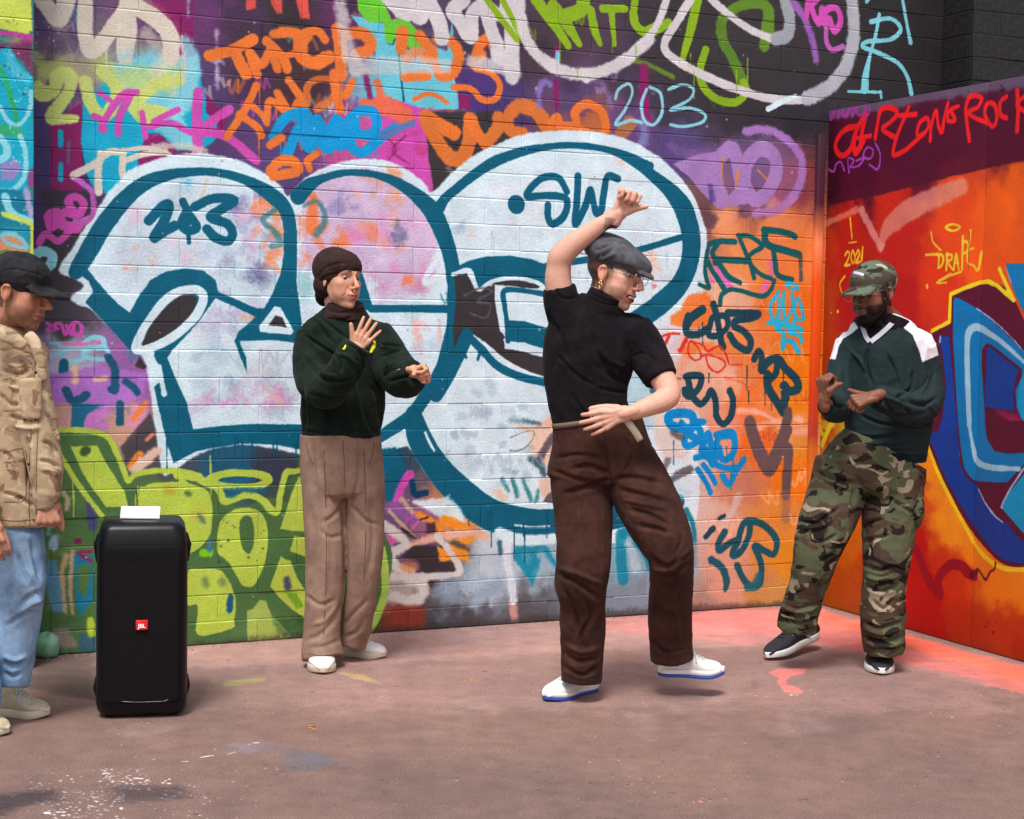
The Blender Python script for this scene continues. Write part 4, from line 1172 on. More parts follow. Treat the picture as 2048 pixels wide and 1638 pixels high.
# right pier above the hoarding, black paint
dkm,dnt,db=base_mat('black_paint',s2l('2c2a2c'),.5)
tcn=N(dnt,'ShaderNodeTexCoord'); nn=N(dnt,'ShaderNodeTexNoise',Scale=40.,Detail=6.); dnt.links.new(tcn.outputs['Object'],nn.inputs['Vector'])
rr=N(dnt,'ShaderNodeValToRGB'); dnt.links.new(nn.outputs[0],rr.inputs[0]); rr.color_ramp.elements[0].position=.35; rr.color_ramp.elements[0].color=(*s2l('161416'),1); rr.color_ramp.elements[1].position=.7; rr.color_ramp.elements[1].color=(*s2l('2a2628'),1)
dnt.links.new(rr.outputs[0],db.inputs['Base Color']); bq=N(dnt,'ShaderNodeBump'); bq.inputs['Distance'].default_value=.006; bq.inputs['Strength'].default_value=.6; dnt.links.new(nn.outputs[0],bq.inputs['Height']); dnt.links.new(bq.outputs[0],db.inputs['Normal'])
RO=.25; rp=empty('brick_pier',A0+WD*S_P-WN*RO,WF); bpy.context.view_layer.update()
tag(rp,'black painted brick pier at the top right corner, rising behind the orange hoarding','wall pier')
box('mortar',(.005,.005,0),(.95,RO-.002,ZT),dkm,rp)
cells=[]
for k in range(nr):
    z0=ZOFF+k*BH; z1=min(ZT,ZOFF+(k+1)*BH)
    if z0<2.2 or z1-z0<.05: continue
    x=0.;first=True
    while x<.9:
        l=BL/2 if (first and k%2) else BL; first=False
        cells.append((x+l/2,0,(z0+z1)/2,l,z1-z0,0.,z1<2.5)); x+=l
    l=RO; cells.append((0,l/2+.004,(z0+z1)/2,l-.02,z1-z0,math.radians(-90),z1<2.5))
brickwork(rp,dkm,cells,80)
# painted hoarding: boards on posts, at a right angle to the wall
HF=[HD,HN,np.array([0,0,1.])]
hd=empty('painted_hoarding',C0,HF); bpy.context.view_layer.update()
tag(hd,'tall red and orange board hoarding with blue and purple graffiti, right of the brick wall','hoarding')
hm,hnt,hb,*_=painted('painted_board',CH,hd,bump=.25,rough=.5)
sg=1 if HN[0]>0 else -1
HT=2.585
for i,(x0,x1) in enumerate(((.0,1.2175),(1.2215,2.44))):
    box('board',(x0,0 if sg>0 else -.02,.004),(x1,.02 if sg>0 else 0,HT),hm,hd,.0015)
box('capping',(.0,.021*sg if sg>0 else -.075,HT-.05),(2.44,.075 if sg>0 else -.021,HT),hm,hd,.002)
box('post',(.0,.021 if sg>0 else -.095,0),(.07,.095 if sg>0 else -.021,HT-.052),hm,hd,.002)
box('post',(1.19,.021 if sg>0 else -.095,0),(1.26,.095 if sg>0 else -.021,HT-.052),hm,hd,.002)
# corner batten facing the camera
pb=at_plane(1626.,700.,A0,WN); sx_=float((pb-A0)@WD)
bt=empty('corner_batten',A0+WD*sx_,WF); bpy.context.view_layer.update()
bm_,bnt,bb_=base_mat('batten_paint',s2l('e04a14'),.5)
tcn=N(bnt,'ShaderNodeTexCoord'); sp_=N(bnt,'ShaderNodeSeparateXYZ'); bnt.links.new(tcn.outputs['Object'],sp_.inputs[0])
rp_=N(bnt,'ShaderNodeMapRange'); rp_.inputs['From Max'].default_value=2.5; bnt.links.new(sp_.outputs[2],rp_.inputs[0]); rm=N(bnt,'ShaderNodeValToRGB'); bnt.links.new(rp_.outputs[0],rm.inputs[0])
cs=[(0,'b47830'),(.12,'cc8420'),(.33,'d07028'),(.36,'b43c28'),(.45,'d04018'),(.55,'e05010'),(.68,'e85410'),(.76,'ee8a5c'),(.80,'b0583c'),(.84,'4c1c2c'),(1,'3c2430')]
els=rm.color_ramp.elements; els[0].position=0; els[0].color=(*s2l(cs[0][1]),1); els[1].position=1; els[1].color=(*s2l(cs[-1][1]),1)
for p_,c_ in cs[1:-1]: ee=els.new(p_); ee.color=(*s2l(c_),1)
bnt.links.new(rm.outputs[0],bb_.inputs['Base Color'])
box('batten',(-.022,-.035,.004),(.02,-.005,2.46),bm_,bt,.003); 
tag(bt,'narrow orange and red painted batten covering the corner between brick wall and hoarding','batten')
# painted stones at the foot of the pier
def lump(name,c,r,seed,mat,parent=None):
    v=[];f=[];rs=np.random.RandomState(seed); ph=rs.rand(6)*6
    for i in range(13):
        th=math.pi*i/12
        for j in range(20):
            a=2*math.pi*j/20; k=1+.07*math.sin(3*a+ph[0])+.06*math.sin(2*th*2+ph[1])+.04*math.sin(5*a+ph[2]+th*3)
            v.append((c[0]+r[0]*k*math.sin(th)*math.cos(a),c[1]+r[1]*k*math.sin(th)*math.sin(a),max(0.002,c[2]+r[2]*k*math.cos(th))))
    for i in range(12):
        for j in range(20): a=i*20+j;b2=i*20+(j+1)%20; f.append((a,b2,b2+20,a+20))
    return link(name,mesh(name,v,f),mat,parent)
gsm,snt,sb=base_mat('stone_paint_green',s2l('7ca88c'),.6); st1=at_z(86.,1322.); 
sn=N(snt,'ShaderNodeTexNoise',Scale=14.,Detail=6.); sr_=N(snt,'ShaderNodeValToRGB'); snt.links.new(sn.outputs[0],sr_.inputs[0]); sr_.color_ramp.elements[0].position=.3; sr_.color_ramp.elements[0].color=(*s2l('74a088'),1); sr_.color_ramp.elements[1].position=.65; sr_.color_ramp.elements[1].color=(*s2l('8cc4a4'),1); snt.links.new(sr_.outputs[0],sb.inputs['Base Color'])
tag(lump('stone',(st1[0]-.01,st1[1]+.1,.045),(.055,.08,.06),3,gsm),'pale green painted stone lying at the foot of the wall behind the speaker','stone')
gs2,snt,sb=base_mat('stone_bare',s2l('8c8074'),.9)
sn=N(snt,'ShaderNodeTexNoise',Scale=30.,Detail=6.); sr_=N(snt,'ShaderNodeValToRGB'); snt.links.new(sn.outputs[0],sr_.inputs[0]); sr_.color_ramp.elements[0].position=.35; sr_.color_ramp.elements[0].color=(*s2l('5c5450'),1); sr_.color_ramp.elements[1].position=.65; sr_.color_ramp.elements[1].color=(*s2l('a49a8c'),1); snt.links.new(sr_.outputs[0],sb.inputs['Base Color'])
# ---------------------------------------------------------------- figure kit
def nrm(v): v=np.asarray(v,float); return v/(np.linalg.norm(v)+1e-12)
def tube(nodes,Y,ratio=1.,K=22,sub=4,cap=.35,capend=None):
    """nodes: x,y,halfwidth (photo measure),dY,[ratio] -> lofted closed tube in world metres"""
    a=np.array([[n[0],n[1],n[2],(n[3] if len(n)>3 else 0),(n[4] if len(n)>4 else ratio)] for n in nodes],float)
    P=at_y(a[:,0],a[:,1],Y+a[:,3]); w_=(P-CAM)@FW; R=a[:,2]*w_/F
    Q=np.hstack([P,R[:,None],(R*a[:,4])[:,None]])
    if len(Q)>2: Q=crom(Q,False,sub)
    return loft(Q,K,cap,cap if capend is None else capend)
def loft(Q,K=22,c0=.35,c1=.35):
    n=len(Q); T=np.gradient(Q[:,:3],axis=0); T/= np.linalg.norm(T,axis=1)[:,None]
    V=np.array([0,1.,0.]); v=[];f=[]; ph=np.arange(K)*2*math.pi/K; S_=None
    rows=[]
    for i in range(n):
        S=np.cross(T[i],V)
        if np.linalg.norm(S)<.25: S=S_ if S_ is not None else np.array([1.,0,0]); S=S-T[i]*(S@T[i])
        S=nrm(S)
        if S_ is not None and S@S_<0: S=-S
        S_=S; Nn=np.cross(S,T[i]); rows.append((Q[i,:3],S,Nn,Q[i,3],Q[i,4],T[i]))
    allr=[]
    p,S,Nn,a,b,t=rows[0]
    if c0: allr+=[(p-t*a*c0,S,Nn,a*.55,b*.55),(p-t*a*c0*.6,S,Nn,a*.86,b*.86)]
    allr+=[r[:5] for r in rows]
    p,S,Nn,a,b,t=rows[-1]
    if c1: allr+=[(p+t*a*c1*.6,S,Nn,a*.86,b*.86),(p+t*a*c1,S,Nn,a*.55,b*.55)]
    for p,S,Nn,a,b in allr:
        for q in ph: v.append(p+S*a*math.cos(q)+Nn*b*math.sin(q))
    m=len(allr)
    for i in range(m-1):
        for j in range(K): f.append((i*K+j,i*K+(j+1)%K,(i+1)*K+(j+1)%K,(i+1)*K+j))
    v.append(allr[0][0]); v.append(allr[-1][0]); c=len(v)-2
    for j in range(K): f.append((c,(j+1)%K,j)); f.append((c+1,(m-1)*K+j,(m-1)*K+(j+1)%K))
    return np.array(v),f
def ell(c,r,R=None,nu=20,nv=14):
    v=[];f=[]
    for i in range(nv+1):
        th=math.pi*i/nv
        for j in range(nu):
            a=2*math.pi*j/nu; v.append((r[0]*math.sin(th)*math.cos(a),r[1]*math.sin(th)*math.sin(a),r[2]*math.cos(th)))
    for i in range(nv):
        for j in range(nu): f.append((i*nu+j,(i+1)*nu+j,(i+1)*nu+(j+1)%nu,i*nu+(j+1)%nu))
    v=np.array(v)
    if R is not None: v=v@np.asarray(R).T
    return v+np.asarray(c),f
def caps(pts,rad,K=12):
    """capsule chain through world points"""
    pts=np.asarray(pts,float); rad=np.asarray(rad,float)*np.ones(len(pts)); v=[];f=[]
    T=np.gradient(pts,axis=0) if len(pts)>1 else None; S_=None
    rows=[]
    for i in range(len(pts)):
        t=nrm(T[i]); S=np.cross(t,[.3,.2,.93]) if S_ is None else S_-t*(S_@t); S=nrm(S); S_=S; rows.append((pts[i],S,np.cross(S,t),rad[i],t))
    allr=[]; p,S,Nn,a,t=rows[0]
    allr+=[(p-t*a*.95,S,Nn,a*.3),(p-t*a*.7,S,Nn,a*.71)]+[r[:4] for r in rows]
    p,S,Nn,a,t=rows[-1]; allr+=[(p+t*a*.7,S,Nn,a*.71),(p+t*a*.95,S,Nn,a*.3)]
    for p,S,Nn,a in allr:
        for j in range(K): q=2*math.pi*j/K; v.append(p+S*a*math.cos(q)+Nn*a*math.sin(q))
    m=len(allr)
    for i in range(m-1):
        for j in range(K): f.append((i*K+j,i*K+(j+1)%K,(i+1)*K+(j+1)%K,(i+1)*K+j))
    v.append(allr[0][0]);v.append(allr[-1][0]);c=len(v)-2
    for j in range(K): f.append((c,(j+1)%K,j)); f.append((c+1,(m-1)*K+j,(m-1)*K+(j+1)%K))
    return np.array(v),f
def rawmesh(parts,name='m'):
    v=[];f=[];b=0
    for a,g in parts: v.append(a); f+=[tuple(i+b for i in q) for q in g]; b+=len(a)
    return mesh(name,np.vstack(v),f)
def remesh(parts,vox,sm=3,name='m'):
    me=rawmesh(parts,name); o=bpy.data.objects.new('tmp',me); LINK(o)
    r=o.modifiers.new('r','REMESH'); r.mode='VOXEL'; r.voxel_size=vox; r.use_smooth_shade=True
    if sm: s=o.modifiers.new('s','SMOOTH'); s.factor=.6; s.iterations=sm
    dg=bpy.context.evaluated_depsgraph_get(); out=bpy.data.meshes.new_from_object(o.evaluated_get(dg)); bpy.data.objects.remove(o); bpy.data.meshes.remove(me)
    out.name=name; return out
def getv(me):
    v=np.empty(len(me.vertices)*3,np.float32); me.vertices.foreach_get('co',v); n=np.empty(len(me.vertices)*3,np.float32); me.vertex_normals.foreach_get('vector',n)
    return v.reshape(-1,3).astype(float),n.reshape(-1,3).astype(float)
def setv(me,v): me.vertices.foreach_set('co',np.asarray(v,np.float32).ravel()); me.update()
def n3(P,seed=0):
    P=np.asarray(P); i=np.floor(P).astype(np.int64); f=P-i; f=f*f*(3-2*f); r=0
    def h(a):
        x=(a[:,0]*73856093)^(a[:,1]*19349663)^(a[:,2]*83492791)^(seed*9176+77); x=(x*1103515245+12345)&0x7fffffff; x=(x>>7)^(x*31&0x7fffffff); return (x%10007)/10007.
    for dx in(0,1):
        for dy in(0,1):
            for dz in(0,1):
                w_=(f[:,0] if dx else 1-f[:,0])*(f[:,1] if dy else 1-f[:,1])*(f[:,2] if dz else 1-f[:,2]); r=r+w_*h(i+np.array([dx,dy,dz]))
    return r*2-1
def parse_creases(txt):
    out=[];reg=(0,0,1.)
    for ln in txt.strip().splitlines():
        t=ln.split('#')[0].split()
        if not t: continue
        if t[0]=='Z': reg=(float(t[1]),float(t[2]),float(t[3])); continue
        w_=float(t[0])/reg[2]*.74; a=float(t[1])/1000*1.3; p=np.array([[float(q) for q in s.split(',')] for s in t[2:]]); p=p/reg[2]+np.array(reg[:2])
        out.append((w_,a,crom(p,False,4) if len(p)>2 else p))
    return out
def fold(me,txt='',namp=.004,nsc=(9,9,5),seed=1,fine=.0012,gain=1.):
    v,n=getv(me); d=np.zeros(len(v))
    if namp: a=n3(v*np.array(nsc),seed); b=n3(v*np.array(nsc)*2.1+5,seed+1); c_=n3(v*np.array(nsc)*4.4+9,seed+5); d+=namp*(1-2*np.abs(a))*.8+namp*.55*(1-2*np.abs(b))+namp*.28*(1-2*np.abs(c_))
    if fine: d+=fine*n3(v*38,seed+2)
    if txt:
        pp=proj(v); vd=CAM-v; vd/=np.linalg.norm(vd,axis=1)[:,None]; fr=np.clip(((n*vd).sum(1))/.3,0,1)
        for w_,amp,pl in parse_creases(txt):
            lo=pl.min(0)-3*w_; hi=pl.max(0)+3*w_; k=np.where((pp>lo).all(1)&(pp<hi).all(1)&(fr>0))[0]
            if not len(k): continue
            q=pp[k]; best=np.full(len(k),1e9); tt=np.zeros(len(k)); m=len(pl)-1
            for i in range(m):
                a,b=pl[i],pl[i+1]; ab=b-a; L=ab@ab+1e-9; t=np.clip(((q-a)@ab)/L,0,1); dd=np.linalg.norm(q-a-t[:,None]*ab,axis=1); s=dd<best; best[s]=dd[s]; tt[s]=(i+t[s])/m
            u=best/w_; d[k]+=gain*amp*(1-.9*u*u)*np.exp(-u*u)*fr[k]*np.clip(np.minimum(tt,1-tt)*5+.25,0,1)
    setv(me,v+n*d[:,None])
def setcol(me,C):
    at=me.color_attributes.new('Col','FLOAT_COLOR','POINT'); c=np.ones((len(me.vertices),4),np.float32); c[:,:3]=C; at.data.foreach_set('color',c.ravel())
def attrmat(name,rough=.55,sss=0.,bump=.0008,bsc=300.,var=.08):
    m,nt,b=base_mat(name,rough=rough,spec=.35); L=nt.links.new; a=N(nt,'ShaderNodeAttribute'); a.attribute_name='Col'
    tc=N(nt,'ShaderNodeTexCoord'); n=N(nt,'ShaderNodeTexNoise',Scale=45.,Detail=5.); L(tc.outputs['Object'],n.inputs['Vector']); r=N(nt,'ShaderNodeMapRange'); r.inputs['To Min'].default_value=1-var*2; r.inputs['To Max'].default_value=1+var*2; L(n.outputs[0],r.inputs[0])
    v=N(nt,'ShaderNodeVectorMath',operation='SCALE'); L(a.outputs['Color'],v.inputs[0]); L(r.outputs[0],v.inputs['Scale']); L(v.outputs[0],b.inputs['Base Color'])
    n2=N(nt,'ShaderNodeTexNoise',Scale=bsc,Detail=3.); L(tc.outputs['Object'],n2.inputs['Vector']); bp=N(nt,'ShaderNodeBump'); bp.inputs['Strength'].default_value=.5; bp.inputs['Distance'].default_value=bump; L(n2.outputs[0],bp.inputs['Height']); L(bp.outputs[0],b.inputs['Normal'])
    if sss: b.inputs['Subsurface Weight'].default_value=sss; b.inputs['Subsurface Radius'].default_value=(.012,.005,.003); b.inputs['Subsurface Scale'].default_value=1.
    return m
def cloth(name,c1,c2,rough=.85,nsc=14.,bsc=220.,bd=.0016,sheen=.15,p0=.35,p1=.65):
    m,nt,b=base_mat(name,rough=rough,spec=.2); L=nt.links.new; tc=N(nt,'ShaderNodeTexCoord')
    n=N(nt,'ShaderNodeTexNoise',Scale=nsc,Detail=6.,Roughness=.65); L(tc.outputs['Object'],n.inputs['Vector']); r=N(nt,'ShaderNodeValToRGB'); L(n.outputs[0],r.inputs[0]); e=r.color_ramp.elements; e[0].position=p0; e[0].color=(*s2l(c1),1); e[1].position=p1; e[1].color=(*s2l(c2),1)
    n2=N(nt,'ShaderNodeTexNoise',Scale=bsc,Detail=3.,Roughness=.7); L(tc.outputs['Object'],n2.inputs['Vector'])
    r2=N(nt,'ShaderNodeMapRange'); r2.inputs['From Min'].default_value=.3; r2.inputs['From Max'].default_value=.7; r2.inputs['To Min'].default_value=.8; r2.inputs['To Max'].default_value=1.2; L(n2.outputs[0],r2.inputs[0])
    v=N(nt,'ShaderNodeVectorMath',operation='SCALE'); L(r.outputs[0],v.inputs[0]); L(r2.outputs[0],v.inputs['Scale']); L(v.outputs[0],b.inputs['Base Color'])
    bp=N(nt,'ShaderNodeBump'); bp.inputs['Strength'].default_value=.6; bp.inputs['Distance'].default_value=bd; L(n2.outputs[0],bp.inputs['Height']); L(bp.outputs[0],b.inputs['Normal'])
    b.inputs['Sheen Weight'].default_value=sheen*.25; b.inputs['Specular IOR Level'].default_value=.12
    return m
def camo(name,sc=1.,base='56603f',brown='4a382c',dark='231c1a',tan='a8927a',bias=0.):
    m,nt,b=base_mat(name,rough=.9,spec=.15); L=nt.links.new; tc=N(nt,'ShaderNodeTexCoord'); mp=N(nt,'ShaderNodeMapping'); mp.inputs['Scale'].default_value=(sc,sc,sc*1.5); mp.inputs['Rotation'].default_value=(.2,.45,.1); L(tc.outputs['Object'],mp.inputs[0])
    def msk(s,th,off,dist=1.2):
        mv=N(nt,'ShaderNodeMapping'); mv.inputs['Location'].default_value=(off,off*1.7,off*.3); L(mp.outputs[0],mv.inputs[0]); n=N(nt,'ShaderNodeTexNoise',Scale=s,Detail=2.5,Roughness=.5,Distortion=dist); L(mv.outputs[0],n.inputs['Vector'])
        r=N(nt,'ShaderNodeMapRange'); r.inputs['From Min'].default_value=th-.008; r.inputs['From Max'].default_value=th+.008; L(n.outputs[0],r.inputs[0]); return r
    cur=N(nt,'ShaderNodeRGB'); cur.outputs[0].default_value=(*s2l(base),1); cur=cur.outputs[0]
    for col,s,th,off,ds in ((brown,7.,.52+bias,3.1,.7),(dark,9.,.59+bias,8.7,.9),(tan,8.,.60,15.2,1.1)):
        k=msk(s,th,off,ds); x=N(nt,'ShaderNodeMix',data_type='RGBA'); x.inputs[7].default_value=(*s2l(col),1); L(cur,x.inputs[6]); L(k.outputs[0],x.inputs['Factor']); cur=x.outputs[2]
    n2=N(nt,'ShaderNodeTexNoise',Scale=180.,Detail=3.); L(tc.outputs['Object'],n2.inputs['Vector']); r2=N(nt,'ShaderNodeMapRange'); r2.inputs['To Min'].default_value=.7; r2.inputs['To Max'].default_value=1.3; L(n2.outputs[0],r2.inputs[0])
    v=N(nt,'ShaderNodeVectorMath',operation='SCALE'); L(cur,v.inputs[0]); L(r2.outputs[0],v.inputs['Scale']); L(v.outputs[0],b.inputs['Base Color'])
    bp=N(nt,'ShaderNodeBump'); bp.inputs['Strength'].default_value=.5; bp.inputs['Distance'].default_value=.0012; L(n2.outputs[0],bp.inputs['Height']); L(bp.outputs[0],b.inputs['Normal'])
    return m
class Person:
    def __init__(s,label,base,group=None):
        s.b=np.array([base[0],base[1],0.]); s.root=empty('person',s.b); tag(s.root,label,'person',group); s.body=[]
    def add(s,name,me,mat,parent=None,label=None,smooth=True):
        v=np.empty(len(me.vertices)*3,np.float32); me.vertices.foreach_get('co',v); v=v.reshape(-1,3)-s.b.astype(np.float32); me.vertices.foreach_set('co',v.ravel()); me.update()
        o=bpy.data.objects.new(name,me); LINK(o); me.materials.append(mat); o.parent=parent or s.root
        if smooth: me.polygons.foreach_set('use_smooth',[True]*len(me.polygons))
        if label: o['label']=label
        return o
def headframe(yaw,pitch,roll=0):
    y,p,r=map(math.radians,(yaw,pitch,roll)); f=np.array([math.sin(y),-math.cos(y),0]); z=np.array([0,0,1.])
    f2=f*math.cos(p)-z*math.sin(p); u=z*math.cos(p)+f*math.sin(p); x=np.cross(f2,u); u2=u*math.cos(r)+x*math.sin(r); x2=np.cross(f2,u2); return np.stack([x2,f2,u2],1)   # columns
def head_prims(c,R,s,jaw=1.,nose=1.,neck=None,neck_r=.052,smile=False,ear=1.):
    T=lambda p: c+s*(R@np.asarray(p,float)); pr=[]
    E=lambda p,r: pr.append(ell(T(p),np.array(r)*s,R))
    C=lambda pts,r: pr.append(caps([T(p) for p in pts],np.asarray(r)*s))
    E((0,-.014,.034),(.075,.094,.084)); E((0,.028,-.008),(.064,.056,.066)); E((0,.026,-.048),(.056*jaw,.054,.058)); E((0,.040,-.070),(.040*jaw,.043,.036)); E((0,.066,-.094),(.022*jaw,.018,.018)); E((0,.010,.052),(.066,.070,.050)); E((0,.066,-.058),(.030,.026,.030)); E((.031*jaw,.036,-.038),(.034,.042,.048)); E((-.031*jaw,.036,-.038),(.034,.042,.048))
    C([(-.050*jaw,-.004,-.030),(-.044*jaw,.012,-.066),(-.020*jaw,.052,-.092)],[.018,.017,.016]); C([(.050*jaw,-.004,-.030),(.044*jaw,.012,-.066),(.020*jaw,.052,-.092)],[.018,.017,.016])
    for q in(-1,1):
        E((q*.038,.050,-.012),(.025,.024,.024)); C([(q*.010,.084,.033),(q*.030,.080,.036),(q*.047,.064,.030)],[.007,.0075,.006])
        E((q*.0125,.094,-.030),(.0085,.011,.0075))
        E((q*(.076-.006*(1-ear)),-.006,-.004-.012*(1-ear)),(.0075*ear,.017*ear,.031*ear)); ear==1. and C([(q*.082,.002,.018),(q*.085,-.014,.020),(q*.086,-.021,.004),(q*.083,-.014,-.018),(q*.078,-.002,-.030)],[.0045]*5)
    C([(0,.083,.024),(0,.094*nose,.004),(0,.107*nose,-.018)],[.0085,.0085,.010]); E((0,.108*nose,-.023),(.0115,.012,.0105))
    if smile: C([(-.031,.073,-.0455),(-.015,.087,-.0535),(0,.0905,-.056),(.015,.087,-.0535),(.031,.073,-.0455)],[.005,.0065,.007,.0065,.005]); C([(-.028,.072,-.055),(-.014,.083,-.070),(0,.087,-.075),(.014,.083,-.070),(.028,.072,-.055)],[.005,.0065,.0075,.0065,.005])
    else: C([(-.027,.075,-.0490),(-.010,.089,-.0545),(0,.091,-.0565),(.010,.089,-.0545),(.027,.075,-.0490)],[.004,.006,.006,.006,.004]); C([(-.024,.076,-.0560),(-.012,.085,-.0645),(0,.0885,-.0680),(.012,.085,-.0645),(.024,.076,-.0560)],[.0042,.0068,.0075,.0068,.0042]); C([(0,.086,-.067),(.001,.086,-.067)],[.005,.005])
    if neck is not None: pr.append(caps([T((0,-.022,-.03)),T((0,-.028,-.075)),neck],[neck_r*s,neck_r*s*.96,neck_r*s*1.08],18))
    return pr
def head_shape(v,c,R,s,smile=False):
    q=((v-c)@R)/s; near=(np.abs(q)<.15).all(1); d=np.zeros_like(v); x,y,z=q.T; fr=near&(y>.02)
    g=np.zeros(len(v))
    for k in(-1,1): g+=.0062*np.exp(-(((x-k*.030)/.0155)**2+((z-.013)/.0115)**2)); g+=.002*np.exp(-(((x-k*.052)/.012)**2+((z+.045)/.018)**2)); g-=.0026*np.exp(-(((x-k*.031)/.013)**2+((z-.019)/.0035)**2)); g-=.0018*np.exp(-(((x-k*.031)/.013)**2+((z-.006)/.0035)**2))
    g+=(.007 if smile else .0035)*np.exp(-((x/.022)**2+((z-7*x*x+(.064 if smile else .0605))/(.0045 if smile else .0026))**2))+.003*np.exp(-((x/.014)**2+((z+.082)/.006)**2))
    for k in(-1,1): g+=.0022*np.exp(-(((x-k*(.026+(-.03-z)*.35))/.004)**2))*((z<-.022)&(z>-.062))
    d-=np.where(fr,g,0)[:,None]*R[:,1]*s
    ea=near&(np.abs(np.abs(x)-.081)<.014)
    d-=np.where(ea,.004*np.exp(-(((y+.006)/.008)**2+((z-.002)/.013)**2)),0)[:,None]*(R[:,0][None]*np.sign(x)[:,None])*s
    return v+d
def relax(me,w,it=10):
    v,_=getv(me); e=np.empty(len(me.edges)*2,np.int32); me.edges.foreach_get('vertices',e); e=e.reshape(-1,2); deg=np.bincount(e.ravel(),minlength=len(v))[:,None]+1e-9
    k=w>.02; 
    for _ in range(it):
        s_=np.stack([np.bincount(e[:,0],v[e[:,1],i],len(v))+np.bincount(e[:,1],v[e[:,0],i],len(v)) for i in range(3)],1)/deg; v=v+(s_-v)*w[:,None]*.9
    setv(me,v)
def head_relax(me,c,R,s):
    v,_=getv(me); q=((v-c)@R)/s; x,y,z=q.T; ax=np.abs(x); near=(np.abs(q)<.15).all(1)
    w=near*1.; w*=1-np.exp(-((x/.020)**4+((z+.030)/.045)**4)*1.)*(y>.07); w*=(1-np.exp(-(((ax-.081)/.010)**4+((y+.004)/.030)**4+((z+.004)/.042)**4))); w*=1-.7*np.exp(-((x/.028)**4+((z+.060)/.018)**4))*(y>.05)
    relax(me,np.clip(w,0,1),16)
def mixc(C,m,col): m=np.clip(m,0,1)[:,None]; return C*(1-m)+np.array(s2l(col))*m
def head_color(v,c,R,s,skin,lip,brow='2a1c16',beard=None,hair=None,smile=False,blush='c87058',hairline=.045,beardm=1.):
    q=((v-c)@R)/s; x,y,z=q.T; near=(np.abs(q)<.16).all(1); C=np.ones((len(v),3))*np.array(s2l(skin)); ax=np.abs(x)
    n=n3(v*60,3)*.5+.5; n2_=n3(v*150,9)
    C=mixc(C,near*.35*np.exp(-(((ax-.042)/.02)**2+((z+.015)/.018)**2))*(y>.02),blush); C=mixc(C,near*.35*np.exp(-((x/.016)**2+((z+.022)/.014)**2))*(y>.08),blush)
    C=mixc(C,near*.4*(ax>.072)*(np.abs(y+.006)<.03),blush)
    if beard:
        low=near&(y>-.012+.25*(z+.05)) ; jl=np.clip((-.030-z-.35*np.maximum(0,.045-ax))/.012,0,1); ch=np.clip((-.066-z)/.006,0,1)
        m=np.where(low,np.maximum(ch*(z>-.135),jl*(ax>.026)*(y>-.02)),0); mo=near*(y>.06)*np.exp(-(((z+.046)/.005)**2))*(ax<.030)
        side=near*(ax>.05)*(np.abs(y-.012)<.014)*(z>-.06)*(z<.03)
        C=mixc(C,np.clip(np.maximum(np.maximum(m,mo*.9),side*.8)*(.75+.5*n)*beardm,0,1),beard)
    if hair:
        m=near*(z>-.055-.3*np.maximum(0,y))*((y<-.022)|((y<.022)&(z>.012)))*(ax<.0785)*(z<.2)
        C=mixc(C,np.clip(m*1.,0,1)*(.85+.15*n),hair)
    if smile:
        C=mixc(C,near*(y>.05)*(((x/.033)**2+((z-8*x*x+.063)/.0165)**2)<1),lip); C=mixc(C,near*(y>.05)*(((x/.028)**2+((z-8*x*x+.0635)/.0100)**2)<1),'3a1414'); C=mixc(C,near*(y>.05)*(((x/.021)**2+((z+.0598)/.0042)**2)<1),'d8ccc0')
    else:
        C=mixc(C,near*(y>.05)*.85*(((x/.024)**2+((z-8*x*x+.0625)/.0110)**2)<1),lip); C=mixc(C,near*(y>.05)*.7*(np.abs(z-8*x*x+.0615)<.0018)*(ax<.026),'4a201c')
    br=near*(y>.03)*(ax>.012)*(ax<.049)*(np.abs(z-(.037+.10*(ax-.012)-3.2*np.maximum(0,ax-.036)**2*10))<.0042); C=mixc(C,br*.9,brow)
    C=mixc(C,near*(y>.03)*.85*np.exp(-(((ax-.031)/.015)**4+((z-.0165)/.0028)**2)),'2c1a16'); C=mixc(C,near*(y>.03)*.3*np.exp(-(((ax-.031)/.016)**2+((z-.010)/.010)**2)),'5c3428')
    C=mixc(C,near*(y>.085)*.7*np.exp(-(((ax-.010)/.005)**2+((z+.0355)/.0035)**2)),'3c1c16')
    C*= (1+.06*n2_)[:,None]
    return C
def eyes(P,c,R,s,look=(0,0),iris='3a2418'):
    for q in(-1,1):
        ce=c+s*(R@np.array([q*.031,.0632,.0112])); me=rawmesh([ell(ce,np.array([.0110]*3)*s,R,16,12)],'eye'); v,_=getv(me)
        d=nrm(R@np.array([look[0],1,look[1]])); k=((v-ce)@d)/(.0110*s); C=np.ones((len(v),3))*np.array(s2l('a8968c')); C=mixc(C,(k>.80)*1.,iris); C=mixc(C,(k>.965)*1.,'080808'); setcol(me,C); P.add('eye',me,EYE)
